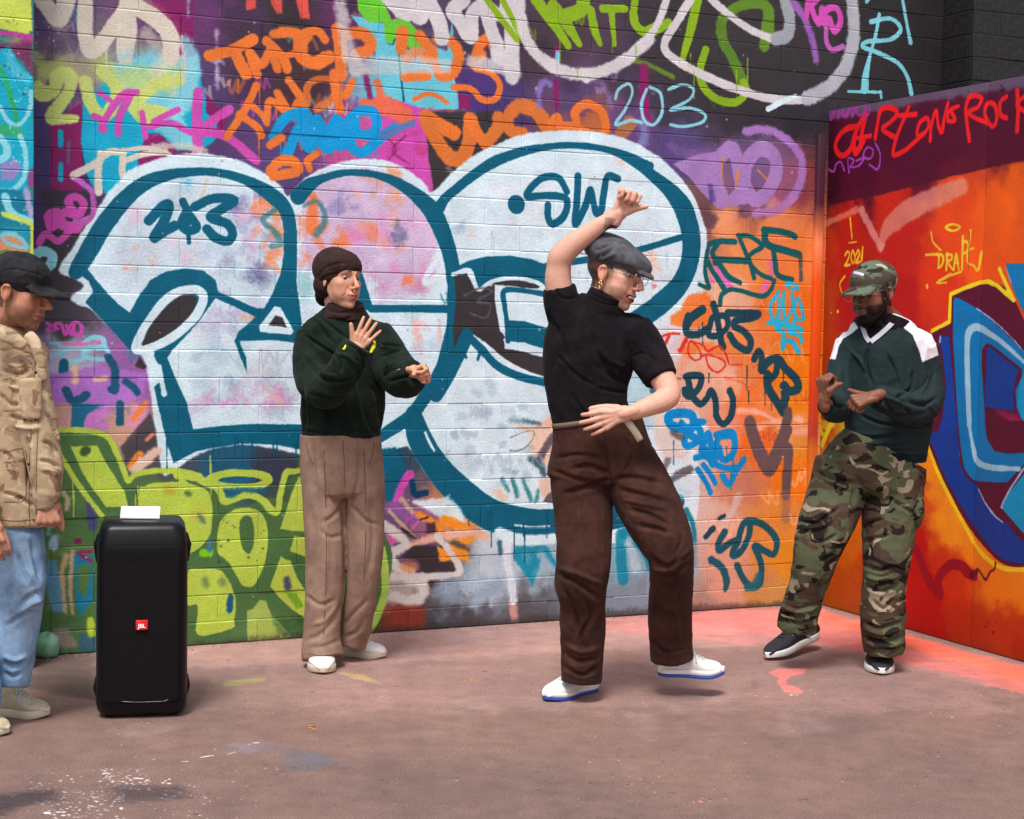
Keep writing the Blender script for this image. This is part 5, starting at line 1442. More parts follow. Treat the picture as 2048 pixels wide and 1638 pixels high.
def hand(wr,d,n_,s_,K=1.1,curl=((10,10,10),)*4,spread=(8,2,-4,-10),thumb=(35,20,15,10),tl=1.):
    """wrist, direction, palm normal, thumb side. returns prims"""
    d=nrm(d); n_=nrm(n_-d*(n_@d)); t=nrm(np.cross(n_,d)); t=t if t@s_>0 else -t; wr=np.asarray(wr,float); pr=[]
    Lp=.086*K; kn=[wr+d*(Lp*(1-.02*abs(i-1)*1.4))+t*(.0300-.0205*i)*K for i in range(4)]
    for i,k in enumerate(kn): pr.append(caps([wr+t*(.016-.011*i)*K,wr*.45+k*.55+n_*.002,k],[.0140*K,.0135*K,.0112*K]))
    pr.append(caps([wr-d*.03*K,wr+d*.01],[.0245*K,.0235*K]))
    pr.append(caps([wr+t*.018*K+d*.012*K+n_*.006*K,wr+t*.030*K+d*.040*K+n_*.008*K],[.013*K,.0135*K]))
    L0=[(.037,.022,.018),(.041,.025,.019),(.038,.024,.018),(.030,.018,.016)]; r0_=[.0098,.0101,.0096,.0086]
    for i,k in enumerate(kn):
        a=math.radians(spread[i]); dd=nrm(d*math.cos(a)+t*math.sin(a)); p=k.copy(); pts=[p-dd*.01]; rr=[r0_[i]*K]; th=0
        for j in range(3):
            th+=math.radians(curl[i][j]); e=dd*math.cos(th)+n_*math.sin(th); p=p+e*L0[i][j]*K
            pts.append(p); rr.append(r0_[i]*K*(1-.075*(j+1)))
        pr.append(caps(pts,rr,10))
    a0,b0,c0_,d0=[math.radians(q) for q in thumb]     # abduction, lift towards palm, bend1, bend2
    b=wr+t*.024*K+d*.022*K+n_*.008*K; e=nrm(d*math.cos(a0)*math.cos(b0)+t*math.sin(a0)*math.cos(b0)+n_*math.sin(b0)); p=b+e*.040*K*tl; pts=[b,p]
    ax=nrm(np.cross(e,d)+1e-6); 
    def rot(v_,ang): return v_*math.cos(ang)+np.cross(ax,v_)*math.sin(ang)+ax*(ax@v_)*(1-math.cos(ang))
    e=rot(e,c0_); p=p+e*.032*K*tl; pts.append(p); e=rot(e,d0); p=p+e*.026*K*tl; pts.append(p); pr.append(caps(pts,np.array([.0145,.0125,.0112,.0095])*K,10))
    return pr
def W(px,py,Y): return at_y(float(px),float(py),Y)
def D3(dx,dy,dz): return nrm([dx,dz,-dy])   # right, down in picture, away from camera
def shoe(P,heel,toe,name='shoe',mid=None,stripe=None,upper=None,solem=None,up=(0,0,1),w0=.05,H=.105,L=None,solh=.028,laces=True,label=None,lacem=None,platform=0.,collar=.9):
    heel=np.asarray(heel,float);toe=np.asarray(toe,float); ax=nrm(toe-heel); L=np.linalg.norm(toe-heel) if L is None else L; upv=nrm(np.asarray(up,float)-ax*(np.asarray(up,float)@ax)); sd=np.cross(ax,upv)
    ts=np.linspace(0,1,15); Wd=np.array([.50,.68,.76,.77,.74,.71,.72,.78,.88,.97,1.0,.97,.86,.66,.36])*w0; Hh=np.interp(ts,[0,.05,.2,.38,.5,.7,.85,.95,1],[.6,.86,.98,.95,.78,.56,.50,.42,.26])*H
    off=np.interp(ts,[0,.3,.7,1],[0,.0,.006,.002])
    def prof(k,zs): return k
    v=[];f=[];K=20
    for t,w_,h in zip(ts,Wd,Hh):
        for j in range(K):
            a=2*math.pi*j/K; cx,cz=math.cos(a),math.sin(a); xx=abs(cx)**.75*(1 if cx>0 else -1)*w_*.97; zz=(abs(cz)**.8)*(1 if cz>0 else -1)
            taper=1-.28*max(0,zz)**1.2 if t<.5 else 1-.12*max(0,zz)
            v.append(heel+ax*(L*t)+sd*(xx*taper+off[int(t*14)])+upv*(solh*.7+(h-solh*.7)*(zz*.5+.5)))
    n=len(ts)
    for i in range(n-1):
        for j in range(K): f.append((i*K+j,i*K+(j+1)%K,(i+1)*K+(j+1)%K,(i+1)*K+j))
    f.append(tuple(range(K-1,-1,-1))); f.append(tuple((n-1)*K+j for j in range(K)))
    root=empty(name,heel-P.b); root.parent=P.root
    if label: root['label']=label
    P_=lambda nm,me,mt,par=root: _shoeadd(P,nm,me,mt,par,heel)
    P_('upper',remesh([(np.array(v),f)],.0035,3,'upper'),upper)
    def sole_(z0,z1,nm,mt,grow):
        v=[];f=[];hh=z1-z0;lv=[(z0,.96),(z0+hh*.15,1.03+grow),(z0+hh*.5,1.045+grow),(z1-hh*.15,1.035+grow),(z1,.98)]; m=44; out=[]
        for k in range(m):
            a=k/m
            if a<.5: t=a*2; sg_=1
            else: t=2-2*a; sg_=-1
            tt=.5-.5*math.cos(math.pi*t); w_=np.interp(tt,ts,Wd)*math.sqrt(max(0,1-((abs(2*tt-1))**9))); out.append((tt,sg_*w_,np.interp(tt,ts,off)))
        for z,k in lv:
            for tt,w_,o_ in out: v.append(heel+ax*(L*(.5+(tt-.5)*(1+.018*k)))+sd*(w_*k+o_)+upv*(z+(.010*max(0,tt-.8)/.2 if z<.03 else .004*max(0,tt-.8)/.2)))
        for i in range(len(lv)-1):
            for j in range(m): f.append((i*m+j,i*m+(j+1)%m,(i+1)*m+(j+1)%m,(i+1)*m+j))
        f.append(tuple(range(m-1,-1,-1))); f.append(tuple((len(lv)-1)*m+j for j in range(m)))
        P_(nm,rawmesh([(np.array(v),f)],nm),mt)
    if mid is not None: sole_(0,solh*.5,'sole',solem,0.); sole_(solh*.5+.0005,solh*1.25,'midsole',mid,.012)
    else: sole_(0,solh,'sole',solem,0.)
    if stripe is not None:
        for q in(-1,1):
            pts=[heel+ax*(L*t)+sd*(np.interp(t,ts,off)+q*(np.interp(t,ts,Wd)*kk))+upv*(np.interp(t,ts,Hh)*zz) for t,zz,kk in ((.30,.35,1.0),(.38,.55,.97),(.50,.72,.86),(.58,.86,.66))]
            P_('side_stripe',rawmesh([caps(crom(pts,False,3),np.linspace(.0075,.005,10),8)],'side_stripe'),stripe)
    if laces:
        pr=[]
        for t in (.50,.56,.62,.68):
            h=np.interp(t,ts,Hh)+.0035; w_=np.interp(t,ts,Wd)*.42; c_=heel+ax*L*t; o_=np.interp(t,ts,off)
            pr.append(caps([c_+sd*(-w_+o_)+upv*(h-.010),c_+sd*(-w_*.4+o_)+upv*h,c_+sd*(w_*.4+o_)+upv*h,c_+sd*(w_+o_)+upv*(h-.010)],[.0036]*4,6))
        t=.50; h=np.interp(t,ts,Hh); c_=heel+ax*L*t+upv*(h+.004)
        for q in(-1,1): pr.append(caps([c_,c_+sd*q*.018+upv*.010,c_+sd*q*.034+upv*.002,c_+sd*q*.03-ax*.005-upv*.012,c_],[.0032]*5,6)); pr.append(caps([c_,c_+sd*q*.02-upv*.006+ax*.012,c_+sd*q*.05+ax*.02-upv*.035],[.0032]*3,6))
        P_('laces',rawmesh(pr,'laces'),lacem or upper)
    return root
def _shoeadd(P,nm,me,mt,par,heel):
    v=np.empty(len(me.vertices)*3,np.float32); me.vertices.foreach_get('co',v); v=v.reshape(-1,3)-heel.astype(np.float32); me.vertices.foreach_set('co',v.ravel()); me.update()
    o=bpy.data.objects.new(nm,me); LINK(o); me.materials.append(mt); o.parent=par; me.polygons.foreach_set('use_smooth',[True]*len(me.polygons)); return o
def inpoly(pp,txt):
    reg=(0,0,1.);t=txt.split()
    if t[0]=='Z': reg=tuple(float(q) for q in t[1:4]); t=t[4:]
    pl=np.array([[float(q) for q in s.split(',')] for s in t])/reg[2]+np.array(reg[:2]); ins=np.zeros(len(pp),bool); n=len(pl)
    for i in range(n):
        a,b=pl[i],pl[(i+1)%n]; c=((a[1]>pp[:,1])!=(b[1]>pp[:,1]))&(pp[:,0]<(b[0]-a[0])*(pp[:,1]-a[1])/(b[1]-a[1]+1e-12)+a[0]); ins^=c
    return ins
EYE=attrmat('eye_white',.25,var=.0,bump=.0); SKIN=attrmat('skin',.5,.12,bump=.0005,bsc=380.,var=.05)
WHITE,_,_=base_mat('white_leather',s2l('e6e4e0'),.5); CREAM,_,_=base_mat('cream_rubber',s2l('cdbfa8'),.6); BLUE,_,_=base_mat('blue_rubber',s2l('2c4ca8'),.5); GOLD,_,gb_=base_mat('gold',s2l('e8b860'),.25); gb_.inputs['Metallic'].default_value=1
BLKR,_,_=base_mat('black_suede',s2l('222226'),.8); METAL,_,mb_=base_mat('wire_metal',s2l('a8a4a0'),.3); mb_.inputs['Metallic'].default_value=1
SUEDE=cloth('beige_suede','b8a68c','ccbca2',.9,30.,160.,.001); LACE,_,_=base_mat('pale_lace',s2l('c4c0ba'),.8)
def ring(c,R,a,b,r,K=28):
    pts=[c+R[:,0]*a*math.cos(t)+R[:,1]*b*math.sin(t) for t in np.linspace(0,2*math.pi,K)]; return caps(pts,[r]*K,6)
def body_limb(nodes,Y,k=.7,ratio=.9): return tube([(n[0],n[1],n[2]*k)+tuple(n[3:4]) for n in nodes],Y,ratio,14,3)

def host_bvh(P,me):
    from mathutils.bvhtree import BVHTree
    return BVHTree.FromPolygons([Vector(p.co)+Vector(P.b) for p in me.vertices],[tuple(q.vertices) for q in me.polygons])
def ribbon(P,name,pts,w_,mat,host,parent=None,off=.003,taper=False):
    """flat print or trim laid along a line on the garment's surface"""
    bv=host_bvh(P,host); c=crom(pts,False,5) if len(pts)>2 else np.array([np.array(pts[0])+(np.array(pts[1])-np.array(pts[0]))*t for t in np.linspace(0,1,8)])
    T_=np.gradient(c,axis=0); T_/=np.linalg.norm(T_,axis=1)[:,None]+1e-9; Nn=np.stack([-T_[:,1],T_[:,0]],1); v=[];f=[];last=None;n=len(c); m=4
    for i in range(n):
        k=w_*(math.sin(math.pi*min(1,max(0,(i+.6)/(n+.2))))**.4 if taper else 1)
        for j in range(m):
            q=c[i]+Nn[i]*k*(j/(m-1)-.5); r=nrm(ray(q[0],q[1])); hit=bv.ray_cast(Vector(CAM),Vector(r))
            p=np.array(hit[0]) if hit[0] is not None else (v[-1]+r*off if v else W(q[0],q[1],6.5)); v.append(p-r*off)
    for i in range(n-1):
        for j in range(m-1): a=i*m+j; f.append((a,a+1,a+m+1,a+m))
    n0=len(v); v=v+[p+nrm(p-CAM)*.003 for p in v]; f=f+[tuple(x+n0 for x in q[::-1]) for q in f]
    return P.add(name,mesh(name,np.array(v),f),mat,parent)
# ---------------------------------------------------------------- the dancer in the middle
hipY=6.28
P=Person('man dancing with one fist raised, in grey flat cap, black turtleneck and brown trousers',(.33,6.28))
c=W(1229,550,6.26); R=headframe(60,12,-5); s=1.13
torsoN=[(1190,855,80,0,.62),(1178,815,77,0,.62),(1172,760,85,0,.60),(1181,700,94,0,.60),(1190,655,88,0,.60),(1196,622,62,0,.75),(1203,600,42,0,.95)]
raN=[(1150,650,50,.0),(1126,610,38,-.01),(1117,575,32,-.02)]; raB=[(1140,640,30,-.0),(1118,575,28,-.02),(1118,532,25,-.03),(1123,512,25,-.04),(1150,486,23,-.05),(1185,461,19,-.06),(1220,438,15,-.07),(1236,426,15,-.07)]
laN=[(1262,668,46,.0),(1290,700,42,-.02),(1312,738,37,-.06),(1322,757,34,-.08)]; laB=[(1280,690,30,-.02),(1321,750,26,-.08),(1337,784,25,-.11),(1329,799,24,-.13),(1300,812,20,-.17),(1262,826,15.5,-.2)]
pr=head_prims(c,R,s,neck=W(1205,640,6.28),neck_r=.05,smile=True)
pr+=[body_limb(torsoN,hipY,.72,.6),tube(raB,hipY,.92,16,4,.2),tube(laB,hipY,.92,16,4,.2)]
pr+=[body_limb([(1165,900,60),(1168,1100,50),(1165,1330,30)],hipY,.6),body_limb([(1260,900,60),(1320,1060,50,-.1),(1342,1290,34,.05)],hipY,.6)]
pr.append(caps([W(1180,880,hipY),W(1240,880,hipY)],[.08,.08]))
rw=W(1222,436,hipY-.07)
pr+=hand(W(1236,429,hipY-.07),D3(.42,-.9,-.08),D3(.25,.25,-.9),D3(.9,.4,-.1),1.08,((80,92,55),(84,95,55),(86,95,55),(88,92,50)),(3,1,-1,-3),(36,26,-8,-6),.72)
lw=W(1252,826,hipY-.205)
pr+=hand(lw,D3(-.93,.30,.0),D3(.05,-.1,.99),D3(-.2,-1,0),1.04,((14,18,10),(10,14,8),(10,14,8),(12,16,8)),(4,0,-5,-12),(22,8,10,5))
me=remesh(pr,.0034,3,'body'); head_relax(me,c,R,s); v,n=getv(me); v=head_shape(v,c,R,s,True); setv(me,v)
C=head_color(v,c,R,s,'d6a18a','b4645a',beard='7a5a48',hair='2a1e18',smile=True,beardm=.5); pp=proj(v)
tat=inpoly(pp,'Z 1170 360 5.85 235,430 300,440 380,460 300,540 215,585 225,500'); C=mixc(C,tat*.6*(n3(v*70,5)*.3+.8),'4c4448')
setcol(me,C); bo=P.add('body',me,SKIN); eyes(P,c,R,s,(0,-.3)); P.add('teeth',rawmesh([ell(c+s*(R@np.array([0,.0795,-.0605])),np.array([.023,.012,.0060])*s,R)],'teeth'),base_mat('tooth_enamel',s2l('e8e0d4'),.3)[0])
TURT=cloth('black_knit','100c10','1d171b',.92,20.,260.,.0016,.12)
tm=remesh([tube(torsoN,hipY,cap=.05),tube(raN,hipY,.95,cap=.1,capend=.02),tube(laN,hipY,.95,cap=.1,capend=.02),caps([W(1150,655,hipY),W(1270,670,hipY)],[.085,.08])],.005,3,'turtleneck')
fold(tm,'''Z 1000 340 2.73
26 -7 470,740 500,900 560,1060 640,1150
22 -6 250,760 330,900 380,1050
20 -5 520,1060 600,1130 690,1160
18 -5 540,1190 620,1210 690,1215
18 -5 300,1000 420,1120 520,1180
16 -5 400,1230 440,1300 480,1340
20 5 520,960 600,1040 690,1080
16 -4 760,900 800,980 860,1060
16 -5 730,1020 780,1000 830,1030
16 -4 280,640 340,700 420,700
16 -4 700,1060 660,1120 690,1180
''',.0032,(10,10,8),3,.0006); P.add('turtleneck',tm,TURT)
cm=remesh([tube([(1201,640,47,.0,.9),(1207,612,42,-.01,.95),(1217,588,38,-.015,1.)],6.27,.95,cap=.05)],.005,2,'collar'); fold(cm,'''Z 1000 340 2.73
10 -4 480,690 560,730 640,740 700,760
10 4 480,650 560,690 660,720
''',.002,(20,20,20),4,.0005); P.add('collar',cm,TURT)
TRO=cloth('brown_twill','2e1a15','4a2c25',.86,9.,240.,.0012,.1)
tw=[(1192,836,87,0,.62),(1199,876,95,0,.62),(1203,915,104,0,.60),(1203,950,108,0,.56)]
lgL=[(1160,925,60,0,.85),(1165,985,60,0,.85),(1168,1060,56,-.02,.9),(1168,1125,53,-.06,.95),(1163,1165,52,-.06,.95),(1165,1210,45,-.03,.95),(1165,1280,44,0,.95),(1163,1340,41,.0,1.),(1162,1362,40,.0,1.)]
lgR=[(1252,925,62,0,.85),(1284,985,62,-.04,.85),(1312,1040,60,-.09,.88),(1332,1085,53,-.13,.92),(1342,1118,45,-.13,.95),(1342,1165,43,-.05,.95),(1340,1230,43,.04,.95),(1343,1290,42,.09,.98),(1345,1318,42,.1,1.)]
pm_=remesh([tube(tw,hipY,cap=.02,capend=.2),tube(lgL,hipY,cap=.2,capend=.0),tube(lgR,hipY,cap=.2,capend=.0)],.005,2,'trousers')
fold(pm_,'''Z 1000 800 2.56
26 -9 560,380 460,340 380,350
26 -9 560,400 470,440 330,480
24 -8 590,400 700,400 830,430
24 -9 620,460 740,490 850,520
24 -9 660,560 770,590 860,640
20 7 640,510 760,540 850,560
24 -9 700,640 800,660 860,680
26 -10 770,800 860,860 960,790
22 8 780,860 880,860 970,760
26 -9 800,900 880,900 970,830
24 -10 300,890 400,940 500,1010
22 8 310,860 420,900 510,940
24 -8 330,960 380,1080 400,1180
24 -8 430,1010 470,1100 420,1200 440,1300
24 -9 330,1290 400,1340 500,1320
24 7 340,1250 420,1290 500,1270
22 -7 320,1360 420,1410 490,1370
20 -7 520,230 545,300 555,380
14 5 535,240 560,380
20 -6 290,300 400,280 520,300
20 -6 270,360 380,400 470,420
18 -5 640,200 680,280 640,360
18 -5 850,330 900,430 940,540
20 -6 800,1000 790,1150 800,1280
20 6 880,960 900,1100 920,1260
20 -7 780,1240 850,1290 970,1270
18 -5 420,520 440,700 470,850
16 -5 900,600 930,700 900,790
''',.0038,(8,8,5),7,.0007,1.15); tro=P.add('trousers',pm_,TRO); SEAM,_,_=base_mat('dark_seam',s2l('1c0f0c'),.95)
for nm_,pts_ in (('pocket_edge',[(1113,866),(1120,890),(1133,915)]),('pocket_edge',[(1288,872),(1284,900),(1296,925)]),('fly_seam',[(1210,862),(1214,910),(1222,955),(1226,972)]),('side_seam',[(1128,1300),(1124,1340)]),('hem_seam',[(1127,1346),(1160,1358),(1196,1350)]),('hem_seam',[(1306,1306),(1345,1310),(1380,1304)])): ribbon(P,nm_,pts_,1.7,SEAM,pm_,tro,.0012)
# belt with a loose end
BELT,_,_=base_mat('webbing_belt',s2l('6c5a4c'),.8)
def band(pts,wd,th,up): # flat strap along world points
    v=[];f=[];pts=np.asarray(pts)
    T=np.gradient(pts,axis=0)
    for i,p in enumerate(pts):
        t=nrm(T[i]); u=nrm(up[i] if np.ndim(up)>1 else up); u=nrm(u-t*(u@t)); nn_=np.cross(t,u)
        for a,b in((-1,-1),(1,-1),(1,1),(-1,1)): v.append(p+u*a*wd/2+nn_*b*th/2)
    for i in range(len(pts)-1):
        for j in range(4): f.append((i*4+j,i*4+(j+1)%4,i*4+4+(j+1)%4,i*4+4+j))
    f.append((3,2,1,0)); m=len(pts)*4-4; f.append((m,m+1,m+2,m+3)); return np.array(v),f
ang=np.linspace(0,2*math.pi,40); cc=W(1189,838,hipY); ww=(cc-CAM)@FW/F
bp_=[cc+np.array([math.cos(a)*84*ww,math.sin(a)*56*ww,.030*math.cos(a)]) for a in ang]
P.add('belt',rawmesh([band(bp_,.020,.004,(-.15,0,1))],'belt'),BELT)
bt_=[W(1250,836,6.10),W(1262,852,6.095),W(1272,866,6.10),W(1281,881,6.115)]
P.add('belt_end',rawmesh([band(crom(bt_,False,4),.026,.002,D3(1,-.6,.1))],'belt_end'),CREAM)
# flat cap
CAPG=cloth('grey_wool','3c3c40','58585c',.95,25.,200.,.002,.3)
T=lambda p: c+s*(R@np.asarray(p,float))
cp_=[ell(T((0,-.022,.068)),np.array([.093,.116,.062])*s,R@np.array(Matrix.Rotation(math.radians(-13),3,'X'))),ell(T((0,.050,.060)),np.array([.080,.076,.040])*s,R@np.array(Matrix.Rotation(math.radians(-20),3,'X'))),ell(T((0,.108,.028)),np.array([.050,.034,.008])*s,R@np.array(Matrix.Rotation(math.radians(-22),3,'X')))]
km=remesh(cp_,.0045,3,'flat_cap'); fold(km,'''Z 1170 360 5.85
34 -6 190,900 260,860 330,800
30 5 210,930 300,890 360,860
34 -5 130,830 200,800 300,760
26 -4 330,980 440,1000 560,1030
30 -4 110,980 160,900 190,830
''',.0016,(22,22,22),8,.0006); fc=P.add('flat_cap',km,CAPG)
# glasses, ear rings
gl=[];e1=[]
for q in(-1,1):
    ce=c+s*(R@np.array([q*.032,.102,.008])); gl.append(ring(ce,np.stack([R[:,0],R[:,2]],1),.021*s,.019*s,.0014)); gl.append(caps([T((q*.053,.098,.012)),T((q*.074,.05,.014)),T((q*.080,-.004,.014))],[.0013]*3,6))
gl.append(caps([T((-.011,.103,.012)),T((0,.106,.014)),T((.011,.103,.012))],[.0012]*3,6)); P.add('glasses',rawmesh(gl,'glasses'),METAL)
for zz in(-.034,-.046): P.add('earring',rawmesh([ring(T((.083,-.004+(.004 if zz<-.04 else 0),zz)),np.stack([R[:,1],R[:,2]],1),.006,.008 if zz<-.04 else .005,.0022)],'earring'),GOLD)
h=at_z(1183.,1380.);t=at_z(1100.,1404.)
shoe(P,at_z(1190.,1378.),at_z(1092.,1404.)-np.array([0,.0,0]),upper=WHITE,solem=BLUE,mid=WHITE,lacem=LACE,w0=.056,H=.115,solh=.026)
yy=6.42; shoe(P,W(1316,1349,yy),W(1448,1352,yy-.02),upper=WHITE,solem=BLUE,mid=WHITE,lacem=LACE,w0=.056,H=.12,solh=.026,up=(0,-.05,1))
# ---------------------------------------------------------------- the woman
P=Person('woman in dark brown headwrap and oversized dark green sweatshirt, one hand on her chest',(-.7,6.8)); Y=6.82
c=W(680,563,6.78); R=headframe(46,-1,-2); s=1.05
tN=[(682,866,78,0,.66),(685,820,83,0,.66),(687,760,83,0,.64),(686,700,86,0,.62),(686,662,84,0,.58),(688,634,56,0,.7),(689,618,38,-.01,.95)]
a1=[(628,670,34,0),(620,715,33,-.03),(628,760,36,-.10),(652,780,38,-.18),(680,752,34,-.25),(702,718,33,-.28),(716,692,30,-.285)]
a2=[(748,668,36,0),(774,708,39,-.04),(794,745,42,-.10),(813,758,38,-.17),(829,748,31,-.22)]
pr=head_prims(c,R,s,jaw=.9,nose=.97,neck=W(684,640,6.84),neck_r=.046,ear=.62)
pr+=[body_limb(tN,Y,.68,.6),body_limb(a1,Y,.45),body_limb(a2,Y,.45),body_limb([(650,900,40),(650,1100,40),(648,1300,30)],Y,.6),body_limb([(715,900,40),(728,1100,34,.05),(705,1275,30,.1)],Y,.6),caps([W(650,890,Y),W(715,890,Y)],[.07,.07])]
pr+=hand(W(709,708,Y-.285),D3(.45,-.89,-.0),D3(-.1,.05,.99),D3(-1,-.3,0),.93,((6,10,6),(4,8,6),(4,8,6),(6,10,6)),(6,-1,-8,-20),(24,-4,-8,-4))
pr+=hand(W(816,746,Y-.22),D3(.93,-.12,-.34),D3(-.2,.6,-.75),D3(.1,-.9,-.5),1.0,((60,85,50),(72,88,50),(78,88,50),(74,84,45)),(3,0,-3,-6),(14,40,-22,-18),.8)
me=remesh(pr,.0034,3,'body'); head_relax(me,c,R,s); v,n=getv(me); v=head_shape(v,c,R,s); setv(me,v)
C=head_color(v,c,R,s,'cc9478','a85048',brow='3a241c',blush='c4705c'); setcol(me,C); P.add('body',me,SKIN); eyes(P,c,R,s,(.25,-.25))
WRAP=cloth('brown_jersey','2a1c1a','3a2826',.9,20.,240.,.0012,.1); T=lambda p: c+s*(R@np.asarray(p,float))
hm_=remesh([ell(T((0,-.028,.048)),np.array([.089,.104,.088])*s,R@np.array(Matrix.Rotation(math.radians(-20),3,'X'))),ell(T((0,-.046,-.014)),np.array([.087,.058,.062])*s,R),ell(T((0,.018,.066)),np.array([.078,.072,.056])*s,R@np.array(Matrix.Rotation(math.radians(-30),3,'X')))],.0045,4,'headwrap'); fold(hm_,'''Z 600 490 5.283
26 -3 200,330 260,250 380,200 520,190
22 -3 200,400 280,330 400,300
''',.001,(20,20,20),2,.0003); P.add('headwrap',hm_,WRAP)
P.add('hair_bun',remesh([ell(T((.005,-.092,-.052)),np.array([.036,.036,.046])*s,R)],.005,1,'hair_bun'),cloth('black_wrap','120e10','1c1618',.9))
cm=remesh([tube([(688,640,44,.0,.9),(690,622,40,0,.95),(692,605,37,-.01,.95)],6.8,.95,cap=.05)],.005,2,'collar'); fold(cm,'''Z 600 490 5.283
22 -4 300,690 420,720 560,690
22 -4 330,760 440,790 560,760
''',.001,(20,20,20),4,.0005); P.add('collar',cm,WRAP)
GRN=cloth('green_fleece','0e1611','1c281f',.92,16.,200.,.0018,.2)
gm_=remesh([tube(tN,Y,cap=.12,capend=.05),tube(a1,Y,.95,cap=.1,capend=.05),tube(a2,Y,.95,cap=.1,capend=.05),caps([W(632,672,Y),W(745,672,Y)],[.07,.07])],.005,3,'sweatshirt')
fold(gm_,'''Z 600 490 5.283
34 -10 120,760 230,880 330,1020
30 -9 60,960 180,1040 300,1120 390,1170
34 -10 390,1170 430,1250 440,1340
30 8 420,1150 520,1180 620,1280
30 -9 500,1050 600,1100 650,1200
30 -8 200,760 330,860 480,980
34 -9 60,1200 160,1350 300,1450
30 8 140,1250 260,1360 380,1380
30 -9 230,1400 380,1440 560,1400
34 -9 660,1180 650,1330 560,1480
34 8 760,1000 870,1080 960,1100
30 -9 840,1060 960,1060 1090,1090
30 -9 860,1180 980,1140 1090,1110
30 -9 880,1390 960,1330 1080,1290
30 8 900,1300 1000,1260 1100,1240
30 -9 960,1440 1080,1400 1200,1390
30 -8 830,1000 850,1200 880,1420
Z 550 480 3.413
26 -9 560,820 580,1000 620,1200 680,1330
26 8 520,900 560,1100 600,1300
26 -8 250,1050 400,1080 480,1060
24 -8 180,900 200,1100 210,1280
24 -7 350,1100 360,1250 350,1330
20 -7 200,1300 400,1340 600,1370 740,1350
20 6 190,1270 400,1305 600,1340 750,1310
24 -7 660,1000 700,1100 710,1250
''',.0042,(9,9,6),11,.0007,1.05)
P.add('sweatshirt',gm_,GRN)
hb_=remesh([tube([(682,862,80,0,.66),(682,880,77,0,.66)],Y,cap=.02)],.005,2,'waistband'); fold(hb_,'',.001,(60,60,2),3,.0006); P.add('waistband',hb_,GRN)
YEL,_,_=base_mat('yellow_print',s2l('d8d020'),.7)
def decal(P,name,pts,Y,mat,parent=None,off=.004,host=None):
    # print laid on the nearest garment surface
    from mathutils.bvhtree import BVHTree
    v0=[];f0=[]
    hv=[Vector(p.co)+Vector(P.b) for p in host.vertices]; bv=BVHTree.FromPolygons(hv,[tuple(q.vertices) for q in host.polygons])
    out=[];n=len(pts)
    for x,y in pts:
        r=nrm(ray(x,y)); hit=bv.ray_cast(Vector(CAM),Vector(r)); p=np.array(hit[0]) if hit[0] is not None else W(x,y,Y); out.append(p-r*off)
    out=np.array(out); back=out+np.array([0,.004,0]); v=np.vstack([out,back]); f=[tuple(range(n)),tuple(range(2*n-1,n-1,-1))]+[(i,i+n,(i+1)%n+n,(i+1)%n) for i in range(n)]
    return P.add(name,mesh(name,v,f,False),mat,parent,smooth=False)
Zp=lambda x0,y0,s_,pts:[(x0+a/s_,y0+b/s_) for a,b in pts]
ribbon(P,'chest_print',Zp(600,490,5.283,[(782,1012),(788,1055),(765,1095),(742,1140)]),6.5,YEL,gm_,taper=True)
ribbon(P,'chest_print',Zp(600,490,5.283,[(450,1100),(468,1090),(482,1055)]),4.,YEL,gm_,taper=True)
TAN_=cloth('taupe_wool','7e6355','9c7e6d',.88,10.,240.,.0012,.1)
l1=[(642,905,42,0,.95),(645,960,42,0,.95),(649,1040,41,0,.95),(651,1110,40,0,.95),(648,1190,37,0,.95),(644,1260,36,0,1.),(644,1296,40,-.01,1.),(646,1316,42,-.02,1.)]
l2=[(720,905,42,0,.95),(726,960,42,0,.95),(729,1040,39,.02,.95),(729,1110,37,.03,.95),(723,1180,33,.05,.95),(713,1240,32,.09,1.),(702,1280,33,.12,1.),(699,1292,33,.12,1.)]
tr=remesh([tube([(681,868,80,0,.68),(682,905,82,0,.66),(684,950,83,0,.62),(687,985,80,0,.55)],Y,cap=.02,capend=.15),tube(l1,Y,cap=.1,capend=0),tube(l2,Y,cap=.1,capend=0)],.005,2,'trousers')
fold(tr,'''Z 0 0 1
9 -7 640,900 648,960 660,1010
9 -7 690,960 688,1040 690,1120 688,1200
8 -6 625,880 628,950 630,1010
8 -6 720,890 716,960 705,1010
9 6 652,1000 654,1100 650,1200
9 -6 625,1020 630,1090 618,1150
9 -6 740,1000 745,1080 735,1150
8 -6 690,1000 670,1030 645,1045
8 -6 700,1010 730,1040 755,1050
8 -7 612,1190 640,1210 670,1200
9 -7 614,1280 640,1270 668,1240 685,1200
8 6 625,1250 650,1240 675,1210
8 -6 620,1295 650,1292 680,1280
8 -6 690,1250 705,1230 735,1200
8 -6 690,1275 715,1262 728,1240
8 -5 640,1060 660,1075 685,1070
''',.0024,(8,8,3),13,.0006,.72); tro=P.add('trousers',tr,TAN_); SEAM2,_,_=base_mat('taupe_seam',s2l('5a463c'),.95)
for nm_,pts_ in (('pocket_edge',[(612,884),(616,905),(626,930)]),('pocket_edge',[(748,886),(745,908),(738,930)]),('fly_seam',[(686,880),(688,920),(690,975)]),('pressed_crease',[(648,900),(652,1040),(652,1160),(646,1290)]),('pressed_crease',[(728,900),(732,1040),(728,1160)]),('hem_seam',[(610,1306),(645,1312),(680,1306)])): ribbon(P,nm_,pts_,1.5,SEAM2,tr,tro,.0012)
shoe(P,at_z(634.,1328.)+np.array([0,.12,0]),at_z(648.,1350.),upper=WHITE,solem=CREAM,w0=.058,H=.12,lacem=LACE,solh=.032)
shoe(P,at_z(668.,1308.),at_z(772.,1316.),upper=WHITE,solem=CREAM,w0=.055,H=.115,lacem=LACE,solh=.032)
